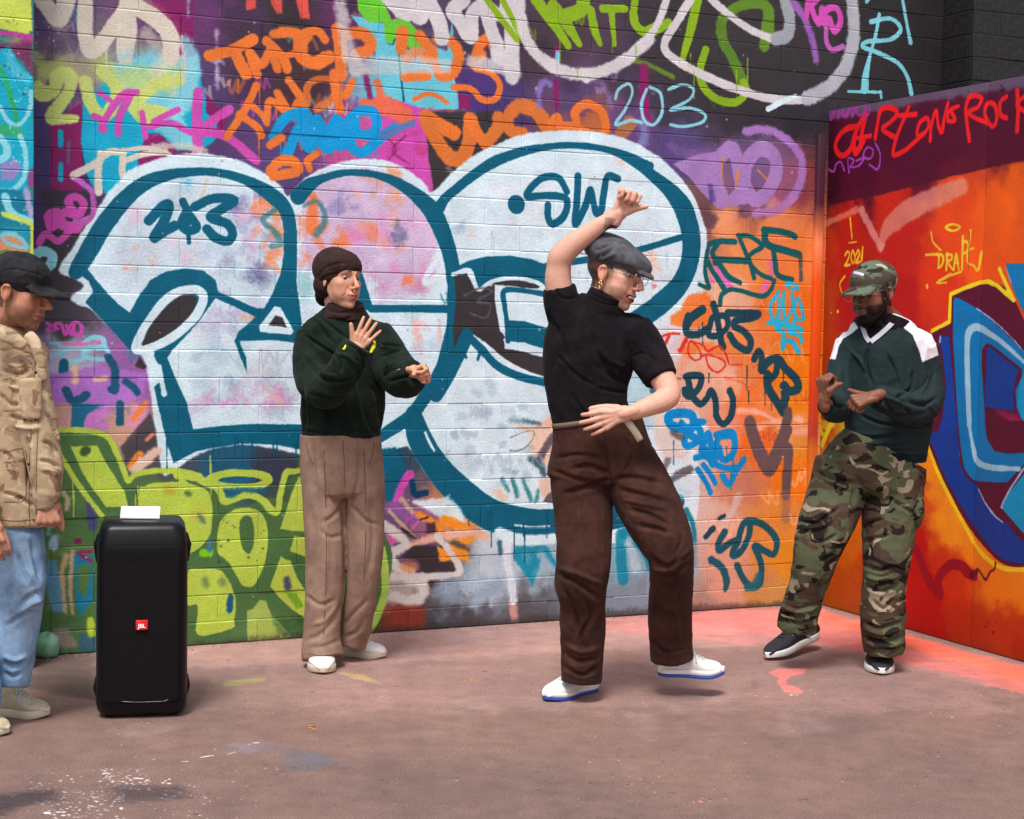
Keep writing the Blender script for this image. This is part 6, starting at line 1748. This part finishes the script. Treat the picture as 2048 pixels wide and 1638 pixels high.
# ---------------------------------------------------------------- man by the hoarding
P=Person('bearded man in camouflage cap and trousers and dark teal sweatshirt with white shoulders',(1.52,6.9)); Y=6.9
c=W(1746,588,6.84); R=headframe(-54,9,3); s=1.07
tN=[(1768,905,82,0,.64),(1776,862,86,0,.64),(1778,800,90,0,.62),(1776,740,93,0,.60),(1775,690,91,0,.58),(1776,660,74,0,.6),(1782,638,50,.01,.75)]
a1=[(1704,692,33,0),(1684,740,30,-.02),(1674,790,30,-.08),(1672,818,28,-.16),(1656,808,23,-.24)]
a2=[(1840,695,36,0),(1850,750,34,.0),(1852,800,34,-.06),(1832,820,33,-.14),(1796,810,28,-.22),(1756,796,24,-.28)]
pr=head_prims(c,R,s,jaw=1.04,neck=W(1788,655,6.93),neck_r=.053)
pr+=[body_limb(tN,Y,.68,.6),body_limb(a1,Y,.5),body_limb(a2,Y,.5),body_limb([(1690,940,50),(1650,1080,44,-.06),(1600,1235,34)],Y,.6),body_limb([(1780,940,50),(1770,1120,44),(1766,1290,34)],Y,.6),caps([W(1700,930,Y),W(1780,930,Y)],[.08,.08])]
pr+=hand(W(1648,800,Y-.29),D3(-.15,-.98,-.1),D3(.9,-.1,.4),D3(.3,-.3,-1),.98,((62,80,45),(64,80,45),(66,80,45),(68,80,45)),(5,1,-3,-6),(14,34,-25,-22),.75)
pr+=hand(W(1748,792,Y-.31),D3(-.92,.25,-.2),D3(.1,.75,.6),D3(-.3,-.95,-.1),.98,((66,80,45),(70,82,45),(72,82,45),(74,80,45)),(4,1,-2,-5),(50,6,-6,-6),.8)
me=remesh(pr,.0034,3,'body'); head_relax(me,c,R,s); v,n=getv(me); v=head_shape(v,c,R,s); setv(me,v)
C=head_color(v,c,R,s,'7c4c38','6a3a34',brow='120c0a',beard='14100e',hair='120e0c',blush='84503c'); setcol(me,C); P.add('body',me,SKIN); eyes(P,c,R,s,(0,-.4),'180e0a')
T=lambda p: c+s*(R@np.asarray(p,float))
bd=remesh([ell(T((0,.062,-.096)),np.array([.031,.026,.026])*s,R),caps([T((-.060,.010,-.030)),T((-.056,.018,-.062)),T((-.030,.052,-.096)),T((0,.066,-.106)),T((.030,.052,-.096)),T((.056,.018,-.062)),T((.060,.010,-.030))],np.array([.008,.014,.016,.018,.016,.014,.008])*s)],.0034,2,'beard'); fold(bd,'',.0012,(60,60,60),5,.0005); P.add('beard',bd,cloth('beard_hair','0e0a09','1e1613',.95,60.,400.,.002,.0))
CAMC=camo('camo_cap',1.15,'5c6654','4a4038','2c2624','a8a084')
def cap_mesh(T,R,s,brim=.075,tilt=-12,fold_t=''):
    pr=[ell(T((0,-.012,.052)),np.array([.0855,.102,.078])*s,R@np.array(Matrix.Rotation(math.radians(-6),3,'X')))]
    v=[];f=[];m=15
    for k,(th) in enumerate((.0055,-.0055)):
        for i in range(m):
            a=math.pi*(i/(m-1)); x=-.074*math.cos(a)
            for j in range(5):
                u=j/4; yb=.050+.028*math.sin(a); y=yb+u*brim*(math.sin(a)**.55); z=.034+tilt/1000.*u*1.9-.16*x*x*10*(.6+.6*u)*.9+th
                v.append(T((x,y,z)))
    for k in range(2):
        for i in range(m-1):
            for j in range(4): a=k*m*5+i*5+j; q=(a,a+1,a+6,a+5); f.append(q if k==0 else q[::-1])
    o=m*5
    for i in range(m-1): f.append((i*5+4,i*5+4+o,i*5+9+o,i*5+9)); f.append((i*5,i*5+5,i*5+5+o,i*5+o))
    for j in range(4): f.append((j,j+o,j+1+o,j+1)); a=(m-1)*5+j; f.append((a,a+1,a+1+o,a+o))
    pr.append((np.array(v),f)); return pr
cm=remesh(cap_mesh(T,R,s,.068,-10),.0042,2,'camouflage_cap'); fold(cm,'',.001,(20,20,20),2,.0004); capo=P.add('camouflage_cap',cm,CAMC)
PAL,_,_=base_mat('pale_stitching',s2l('c8bcd0'),.7)
ribbon(P,'cap_embroidery',Zp(1620,500,8.19,[(660,365),(720,368),(800,382),(880,408)]),5.5,PAL,cm,capo,.002)
gl=[]
for q in(-1,1):
    ce=c+s*(R@np.array([q*.033,.103,.006])); gl.append(ring(ce,np.stack([R[:,0],R[:,2]],1),.024*s,.019*s,.0015)); gl.append(caps([T((q*.056,.098,.012)),T((q*.078,.0,.014))],[.0015]*2,6))
gl.append(caps([T((-.010,.103,.010)),T((.010,.103,.010))],[.0013]*2,6)); P.add('glasses',rawmesh(gl,'glasses'),METAL)
um=remesh([tube([(1775,675,48,.0,.8),(1780,650,42,.0,.9),(1786,632,37,.0,.95)],6.88,.9,cap=.05)],.005,2,'undershirt'); P.add('undershirt',um,TURT)
gm_=remesh([tube(tN,Y,cap=.12,capend=.0),tube(a1,Y,.95,cap=.1,capend=.05),tube(a2,Y,.95,cap=.1,capend=.05),caps([W(1710,690,Y),W(1836,692,Y)],[.070,.072])],.004,6,'sweatshirt')
fold(gm_,'''Z 1480 480 3.412
22 -8 880,720 860,850 900,980
22 -8 1180,900 1160,1020 1060,1080
24 -9 1340,1080 1240,1130 1150,1100
22 8 1200,1080 1280,1130 1350,1200
24 -9 900,1120 1000,1180 1120,1200 1250,1180
22 8 940,1060 1060,1100 1180,1160
22 -8 1080,1060 1120,1130 1160,1200
22 -8 980,1060 1000,1120 1040,1180
24 -9 680,1280 800,1340 950,1350 1100,1320
22 8 660,1330 800,1380 960,1390 1150,1370
22 -8 640,1390 800,1430 1000,1440 1200,1440
22 -8 700,900 720,1000 760,1100
22 -7 1000,780 1060,900 1080,1000
20 -8 620,1090 650,1130 700,1140
22 -8 1320,900 1290,1000 1240,1060
22 7 760,760 820,820 860,900
22 -8 1150,1250 1250,1260 1340,1230
22 -7 830,1200 950,1250 1080,1270
''',.0042,(9,9,7),17,.0007,1.15)
v,n=getv(gm_); pp=proj(v); C=np.ones((len(v),3))*np.array(s2l('162626')); C=mixc(C,(n3(v*20,3)*.5+.5)*.7,'14272b')
wh_=inpoly(pp,'Z 1480 480 3.412 1040,440 1130,480 1250,560 1325,660 1355,785 1243,832 1225,760 1180,650 1120,600 1060,585 1040,560')|inpoly(pp,'Z 1480 480 3.412 780,560 700,600 650,650 560,640 540,800 650,815 672,730 705,672 765,635 805,600')
C=mixc(C,wh_*1.,'dcdae0'); setcol(gm_,C); gw=P.add('sweatshirt',gm_,attrmat('teal_fleece',.9,0,.0016,200.,.1))
TRIM,_,_=base_mat('pale_trim',s2l('b8b4c0'),.8)
ribbon(P,'collar_trim',Zp(1480,480,3.412,[(832,578),(845,620),(860,660),(884,694)]),9,TRIM,gm_,gw,.005)
ribbon(P,'collar_trim',Zp(1480,480,3.412,[(892,694),(960,640),(1030,575),(1100,490)]),9.5,TRIM,gm_,gw,.0055)
ribbon(P,'undershirt_neck',Zp(1480,480,3.412,[(893,668),(915,625),(945,575)]),23,TURT,gm_,gw,.004)
hb_=remesh([tube([(1766,902,90,0,.64),(1765,920,87,0,.64)],Y,cap=.02)],.005,2,'waistband'); fold(hb_,'',.001,(60,60,2),3,.0006); P.add('waistband',hb_,cloth('dark_rib','0c1517','14262a',.92))
CAMT=camo('camo_trousers',.95,'54563f','4c3c30','241c19','9a8874',-.015)
l1=[(1690,935,62,0,.85),(1672,990,58,-.03,.85),(1650,1050,54,-.07,.9),(1632,1110,45,-.09,.92),(1616,1170,38,-.05,.95),(1600,1225,38,.0,.98),(1594,1256,38,.02,1.)]
l2=[(1790,935,64,0,.85),(1786,990,60,0,.85),(1778,1050,54,-.02,.9),(1772,1110,47,-.04,.92),(1768,1170,44,-.02,.95),(1766,1240,43,0,.98),(1768,1290,40,.0,1.),(1768,1306,37,0,1.)]
tr=remesh([tube([(1768,895,84,0,.64),(1752,925,100,0,.62),(1738,960,106,0,.58)],Y,cap=.02,capend=.2),tube(l1,Y,cap=.1,capend=0),tube(l2,Y,cap=.1,capend=0)],.005,2,'camouflage_trousers')
fold(tr,'''Z 1480 880 3.15
22 -9 480,200 580,250 680,270
22 -9 500,240 600,300 690,330
22 8 520,180 620,220 720,250
22 -9 760,330 880,370 960,370
22 -8 960,380 1040,430 1100,470
20 -9 380,520 480,520 560,470 620,430
20 8 400,560 500,550 580,500
22 -9 520,760 600,700 660,640
20 -8 440,640 520,640 600,600
22 -9 760,560 820,520 900,500
22 -8 780,640 860,620 940,600
22 -9 780,790 880,820 960,800 1030,840
20 8 800,860 900,880 1000,850
22 -9 800,920 900,950 1000,900
20 -8 840,1010 900,1060 960,1010
22 -9 790,1150 880,1180 1000,1150
22 8 790,1190 900,1220 1010,1190
22 -9 790,1240 900,1270 1020,1240
20 8 800,1280 900,1300 1010,1280
20 -9 260,1080 360,1110 480,1080
20 8 270,1050 370,1080 480,1050
20 -8 300,1140 400,1160 490,1130
22 -8 720,300 700,420 700,520
20 -7 340,700 330,800 300,900
20 -7 560,840 500,900 500,1000
''',.005,(8,8,6),19,.0008,1.3); P.add('camouflage_trousers',tr,CAMT)
pk=remesh([ell(W(1832,1018,6.86),(.028,.075,.085))],.006,1,'thigh_pocket'); fold(pk,'',.003,(12,12,8),3,.0006); P.add('thigh_pocket',pk,CAMT)
shoe(P,at_z(1632.,1296.)+np.array([0,0,.05]),at_z(1536.,1322.)+np.array([0,0,.004]),upper=BLKR,solem=WHITE,lacem=BLKR,stripe=LACE,w0=.055,H=.115,solh=.03,up=(-.12,0,1))
shoe(P,at_z(1768.,1326.)+np.array([.0,.17,0]),at_z(1765.,1352.),upper=BLKR,solem=WHITE,lacem=BLKR,stripe=LACE,w0=.062,H=.12,solh=.03)
# ---------------------------------------------------------------- man at the left edge
P=Person('man in black cap and khaki field jacket cut off by the left edge',(-1.78,5.75)); Y=5.75
c=W(42,586,5.72); R=headframe(76,12,-2); s=1.09
tN=[(6,1046,92,0,.6),(8,960,92,0,.6),(4,860,90,0,.6),(0,780,92,0,.6),(-2,715,92,0,.58),(0,675,74,.0,.62),(8,652,50,0,.8)]
a1=[(56,720,36,-.06),(64,790,38,-.10),(78,860,38,-.11),(90,930,35,-.12),(95,985,27,-.14)]
a0=[(-70,720,40,0),(-80,860,40,-.02),(-50,980,36,-.12),(-22,1030,28,-.2)]
pr=head_prims(c,R,s,jaw=1.02,neck=W(12,660,5.77),neck_r=.055)
pr+=[body_limb(tN,Y,.68,.6),body_limb(a1,Y,.5),body_limb(a0,Y,.5),body_limb([(30,1070,50),(40,1200,44),(26,1340,34)],Y,.6),body_limb([(-45,1070,50),(-40,1200,44),(-30,1380,34)],Y,.6),caps([W(-30,1060,Y),W(25,1060,Y)],[.08,.08])]
pr+=hand(W(93,992,Y-.145),D3(.12,.98,-.15),D3(-.2,0,1),D3(.9,.1,-.4),1.05,((70,85,50),(72,85,50),(74,85,50),(76,85,50)),(3,0,-3,-6),(15,30,15,10))
pr+=hand(W(-26,1036,Y-.22),D3(.3,.9,-.2),D3(-.2,0,1),D3(.9,.1,-.4),1.05,((30,35,20),)*4,(3,0,-3,-6),(15,20,15,10))
me=remesh(pr,.0034,3,'body'); head_relax(me,c,R,s); v,n=getv(me); v=head_shape(v,c,R,s); setv(me,v)
C=head_color(v,c,R,s,'b07c62','8a5044',brow='1c1210',beard='3a261e',hair='4a3026',beardm=.4); setcol(me,C); P.add('body',me,SKIN); eyes(P,c,R,s,(0,-.3),'2a1810')
T=lambda p: c+s*(R@np.asarray(p,float))
BCAP=cloth('black_nylon','161517','2c2a2d',.7,18.,160.,.001,.1)
cm=remesh(cap_mesh(T,R,s,.085,-8),.0042,2,'black_cap'); fold(cm,'''Z 0 490 7.8
30 -3 100,250 300,200 500,200 700,260
30 -3 40,400 250,380 450,420 650,470
26 -2.5 300,100 500,170 700,300
''',.0022,(16,16,24),2,.0005); capo=P.add('black_cap',cm,BCAP)
WTH,_,_=base_mat('white_stitching',s2l('e8e8ea'),.7)
ribbon(P,'cap_embroidery',Zp(0,490,7.8,[(775,345),(795,375),(820,410),(845,450),(860,485)]),4.5,WTH,cm,capo,.002)
KH=camo('khaki_canvas',1.1,'b0977a','9e866a','846850','bca488',.015)
gm_=remesh([tube(tN,Y,cap=.03,capend=.05),tube(a1,Y,.95,cap=.1,capend=.03),tube(a0,Y,.95,cap=.1,capend=.03),caps([W(-60,715,Y),W(58,712,Y)],[.07,.07]),caps([W(92,1000,Y-.14),W(94,985,Y-.14)],[.045,.05])],.005,2,'field_jacket')
fold(gm_,'''Z 0 480 2.924
22 -9 30,600 120,640 180,700
22 -9 160,640 200,740 220,900
24 -10 20,760 100,790 180,760
22 8 40,720 120,740 190,700
20 -9 130,940 200,960 250,930
22 -10 60,1030 140,1050 230,1060
22 9 80,1080 160,1100 230,1100
22 -10 150,1150 160,1300 170,1450
20 8 190,1180 200,1300 200,1420
20 -9 260,1000 300,1060 330,1150
20 -9 250,1180 300,1200 330,1260
20 -9 230,1290 290,1300 340,1330
20 8 240,1340 300,1350 330,1380
22 -9 20,1230 80,1300 110,1420
22 -9 0,900 60,960 110,960
22 -8 230,700 250,860 260,980
20 -8 20,1480 100,1500 200,1560
22 9 60,850 120,870 180,850
''',.0026,(8,8,5),23,.0006,.95); jk=P.add('field_jacket',gm_,KH); KHD,_,_=base_mat('jacket_seam',s2l('6e5840'),.95)
for nm_,pts_,w__ in (('seam',[(72,700),(66,800),(60,900),(58,1000),(60,1052)],1.6),('seam',[(84,700),(80,800),(74,900),(72,1000),(74,1050)],1.6),('pocket_edge',[(10,905),(50,900),(52,960),(48,1000),(8,1004)],1.6),('pocket_edge',[(8,925),(48,921)],1.6),('pocket_edge',[(6,760),(44,756),(46,815),(8,822)],1.6),('hem_seam',[(0,1040),(40,1042),(85,1036)],1.4)):
    ribbon(P,nm_,pts_,w__,KHD,gm_,jk,.0012)
def ringtube(pts,Y): return tube(pts,Y,.9,cap=.05)
cm=remesh([tube([(8,676,60,-.0,.85),(14,660,52,-.01,.9)],5.74,.9,cap=.3),tube([(58,672,12,-.10),(70,690,13,-.12),(80,720,10,-.13),(84,760,8,-.13)],5.74,.6,cap=.3),tube([(-10,660,13,-.13),(20,674,14,-.15),(48,692,11,-.15)],5.74,.6,cap=.3)],.005,2,'jacket_collar')
fold(cm,'',.003,(14,14,14),31,.0006); P.add('jacket_collar',cm,KH)
flap=remesh([tube([(60,760,22,-.17,.25),(62,800,22,-.17,.25),(62,835,20,-.165,.25)],5.74,.25,cap=.1)],.005,2,'pocket_flap'); fold(flap,'',.003,(14,14,14),3,.0006); P.add('pocket_flap',flap,KH)
# placket
BTN,_,_=base_mat('dark_button',s2l('2a1e18'),.5)
for x,y in((72,745),(50,840),(58,928),(72,838)):
    hb=W(x,y,5.6); 
    from mathutils.bvhtree import BVHTree
    hv=[Vector(p.co)+Vector(P.b) for p in gm_.vertices]
    if 'bvj' not in globals(): bvj=BVHTree.FromPolygons(hv,[tuple(q.vertices) for q in gm_.polygons])
    hit=bvj.ray_cast(Vector(CAM),Vector(nrm(ray(float(x),float(y)))))
    if hit[0] is not None: P.add('button',rawmesh([ell(np.array(hit[0]),(.006,.004,.006))],'button'),BTN)
JN=cloth('blue_denim','5c7898','90a8c0',.88,6.,260.,.0012,.05,.35,.62)
l1=[(34,1065,52,0,.9),(38,1120,52,0,.9),(42,1180,47,-.02,.92),(40,1240,42,0,.95),(30,1300,40,.0,.97),(24,1350,36,.0,1.),(22,1368,34,0,1.)]
l2=[(-50,1065,54,0,.9),(-46,1180,50,-.0,.92),(-42,1280,42,-.05,.95),(-36,1390,38,-.12,1.),(-36,1402,36,-.12,1.)]
tr=remesh([tube([(-6,1040,86,0,.62),(-6,1075,90,0,.6),(-4,1110,88,0,.5)],Y,cap=.02,capend=.1),tube(l1,Y,cap=.1,capend=0),tube(l2,Y,cap=.1,capend=0)],.0062,3,'jeans')
fold(tr,'''Z 0 960 2.416
20 -8 80,350 120,450 190,560
20 -9 100,600 150,560 200,540
20 8 90,640 150,600 200,580
20 -9 40,700 100,660 170,640
20 -8 20,880 60,900 110,880
18 7 20,850 70,870 120,850
18 -8 20,930 60,950 100,930
20 -8 50,300 60,420 60,560
20 -7 150,300 170,400 190,480
''',.004,(9,9,5),29,.0007,1.1); P.add('jeans',tr,JN)
shoe(P,at_z(-22.,1428.),at_z(99.,1434.),upper=SUEDE,solem=CREAM,lacem=LACE,w0=.056,H=.115,solh=.03)
shoe(P,at_z(-98.,1462.),at_z(18.,1470.),upper=SUEDE,solem=CREAM,lacem=LACE,w0=.056,H=.115,solh=.03)
# ---------------------------------------------------------------- speaker with a phone on top
b0=at_z(281.,1437.); sw=.345; sy=float(b0[1])+.14
sp0=np.array([float(W(266,1300,sy-.15)[0]),sy,0.]); sk=empty('party_speaker',sp0); sk.rotation_euler=(0,0,math.radians(12)); bpy.context.view_layer.update()
tag(sk,'tall black party speaker with a small red and white badge standing on the asphalt','speaker')
PL,nt_,pb_=base_mat('black_plastic',s2l('0a0a0c'),.38,.3)
GR,gnt,gb=base_mat('black_grille',s2l('080708'),.8,.15)
tcg=N(gnt,'ShaderNodeTexCoord'); vg=N(gnt,'ShaderNodeTexVoronoi',Scale=190.); gnt.links.new(tcg.outputs['Object'],vg.inputs['Vector']); gr_=N(gnt,'ShaderNodeValToRGB'); gnt.links.new(vg.outputs['Distance'],gr_.inputs[0]); gr_.color_ramp.elements[0].color=(.001,.001,.001,1); gr_.color_ramp.elements[0].position=.25; gr_.color_ramp.elements[1].color=(*s2l('100d0e'),1); gr_.color_ramp.elements[1].position=.4; gnt.links.new(gr_.outputs[0],gb.inputs['Base Color'])
def rbox(hw,hd,z0,z1,r,taper=0.,K=8,chz=.03,cy=0.,front_slope=0.):
    v=[];f=[];lv=[(z0,.90),(z0+chz*.35,.97),(z0+chz,1.),((z0+z1)/2,1.),(z1-chz*1.6,1-taper),(z1-chz*.5,.95-taper),(z1,.86-taper)]; pts=[]
    for cx_,cy_,a0 in((1,1,0),(-1,1,90),(-1,-1,180),(1,-1,270)):
        for k in range(K+1): a=math.radians(a0+90*k/K); pts.append((cx_*(hw-r)+r*math.cos(a),cy_*(hd-r)+r*math.sin(a)))
    m=len(pts)
    for z,k in lv:
        for x,y in pts: v.append((x*k,y*k+cy,z))
    for i in range(len(lv)-1):
        for j in range(m): f.append((i*m+j,i*m+(j+1)%m,(i+1)*m+(j+1)%m,(i+1)*m+j))
    f.append(tuple(range(m-1,-1,-1))); f.append(tuple((len(lv)-1)*m+j for j in range(m))); return np.array(v),f
pxm=(sy-.17)/F
Hs=(1437-1040)*pxm
o=link('cabinet',rawmesh([rbox(.163,.150,.012,Hs,.05,.015,chz=.045)],'cabinet'),PL,sk)
o=link('grille',rawmesh([rbox(.142,.02,.06,Hs-.075,.018,.0,chz=.02,cy=-.146)],'grille'),GR,sk)
TRIMK,_,_=base_mat('glossy_trim',s2l('34343a'),.2)
o=link('lower_trim',rawmesh([caps([(-.13,-.158,.075),(-.02,-.168,.066),(.08,-.166,.066),(.12,-.160,.08),(.14,-.148,.11)],[.0025]*5,8)],'lower_trim'),TRIMK,sk)
for sx in(-1,1):
    link('side_handle',rawmesh([caps([(sx*.158,-.02,Hs-.05),(sx*.167,-.02,Hs-.09),(sx*.162,-.02,Hs-.15)],[.006,.010,.006],10)],'side_handle'),PL,sk)
    wv=[];
    pass
    link('corner_guard',rawmesh([caps([(sx*.158,-.06,.06),(sx*.167,-.06,.10),(sx*.162,-.06,.14)],[.006,.009,.005],10)],'corner_guard'),PL,sk)
    for fy in(-.09,.09): link('foot',rawmesh([rbox(.018,.018,0,.014,.008,0,4,.003)],'foot'),PL,sk).location=(sx*.11,fy,0)
for zc,rr_ in((Hs*.70,.095),(Hs*.33,.105)):
    v=[];f=[];K=40
    for k,(r_,y_) in enumerate(((rr_,-.1664),(rr_*.96,-.1668),(rr_*.92,-.1664))):
        for j in range(K): a=2*math.pi*j/K; v.append((r_*math.cos(a),y_,zc+r_*math.sin(a)))
    for k in range(2):
        for j in range(K): f.append((k*K+j,k*K+(j+1)%K,(k+1)*K+(j+1)%K,(k+1)*K+j))
    link('driver_ring',mesh('driver_ring',v,f),GR,sk)
RED,_,_=base_mat('red_badge',s2l('d4141c'),.4); bz=(1437-1242)*pxm
bx=box('badge',(-.0215,-.176,bz-.0175),(.0215,-.164,bz+.0175),RED,sk,.002)
def text(name,body,size,loc,mat,parent,rot=(math.pi/2,0,0)):
    cu=bpy.data.curves.new(name,'FONT'); cu.body=body; cu.size=size; cu.align_x='CENTER'; cu.align_y='CENTER'; cu.extrude=.0006; cu.offset=.0006
    t=bpy.data.objects.new(name,cu); LINK(t); dg=bpy.context.evaluated_depsgraph_get(); me=bpy.data.meshes.new_from_object(t.evaluated_get(dg)); bpy.data.objects.remove(t); o=bpy.data.objects.new(name,me); LINK(o)
    me.materials.clear(); me.materials.append(mat); o.location=loc; o.rotation_euler=rot; o.parent=parent; return o
WPL,_,_=base_mat('white_plastic',s2l('f0f0f2'),.4); text('badge_lettering','JBL',.020,(0,-.1768,bz-.003),WPL,bx)
# phone lying tilted on the speaker's top
ph=empty('phone',sp0+np.array([-.012,.0,Hs])); tag(ph,'white phone propped on its long side on top of the black speaker','phone'); ph.rotation_euler=(math.radians(-28),0,math.radians(3))
pb2=box('phone_case',(-.073,-.005,.002),(.073,.005,.052),WPL,ph,.004)
SCR,_,_=base_mat('screen_sky_reflection',s2l('f4f6f8'),.3,.3); box('screen',(-.067,-.0062,.006),(.067,-.0052,.048),SCR,ph,0)  # near-white base colour paints in the sky reflected by the screen

# ---------------------------------------------------------------- grit and litter along the foot of the walls
rg=np.random.RandomState(12); v=[];f=[]
def pebble(p,r):
    b=len(v); q=[(1,0,0),(0,1,0),(-1,0,0),(0,-1,0),(0,0,1)]; k=rg.uniform(.6,1.3,5); a=rg.rand()*6
    for i,(x,y,z) in enumerate(q): v.append((p[0]+r*k[i]*(x*math.cos(a)-y*math.sin(a)),p[1]+r*k[i]*(x*math.sin(a)+y*math.cos(a)),max(0,z*r*.7*k[i])))
    for i in range(4): f.append((b+i,b+(i+1)%4,b+4))
for i in range(900):
    t=rg.uniform(S_L,S_C); o_=abs(rg.normal(0,.035))+.004; p=A0+WD*t-WN*o_; pebble(p,rg.uniform(.002,.006)*(1.5 if rg.rand()<.1 else 1))
for i in range(350):
    t=rg.uniform(0,2.3); p=C0+HD*t+HN*(1 if HN[0]<0 else -1)*(abs(rg.normal(0,.03))+.004); pebble(p,rg.uniform(.002,.005))
for i in range(1600):
    q=at_z(rg.uniform(-40,2080),rg.uniform(1230,1640)); 
    if (q-A0)@WN<-.02 and (q[0]<1.5 or q[1]<6.5): pebble(q,rg.uniform(.001,.0032))
GV=cloth('grit','5c504a','a09088',.95,60.); go_=link('gravel',mesh('gravel',v,f,False),GV,None,smooth=False); tag(go_,'fine loose grit scattered over the asphalt and along the foot of the walls','gravel',kind='stuff')
LF,_,_=base_mat('dry_leaf',s2l('b07830'),.8)
def leaf(x,y,rz,col,label,sz=.02):
    p=at_z(float(x),float(y)); vv=[];ff=[]
    for i in range(7):
        t=i/6; w_=math.sin(math.pi*t)**.8*sz*.38
        for q in(-1,0,1): vv.append(((t-.5)*sz*2,q*w_,.002+abs(q)*.004+.004*math.sin(t*3)))
    for i in range(6):
        for j in range(2): a=i*3+j; ff.append((a,a+3,a+4,a+1))
    n0=len(vv); vv+= [(a,b,c+.0008) for a,b,c in vv]; ff+=[tuple(k+n0 for k in q[::-1]) for q in ff]
    o=link('leaf',mesh('leaf',vv,ff),col,None); o.location=p; o.rotation_euler=(0,0,rz); tag(o,label,'leaf')
leaf(622,1457,.4,LF,'small dry orange leaf on the ground between speaker and dancer',.016)
leaf(936,1362,2.0,LF,'tiny dry yellow leaf lying left of the dancer\'s planted foot',.012)
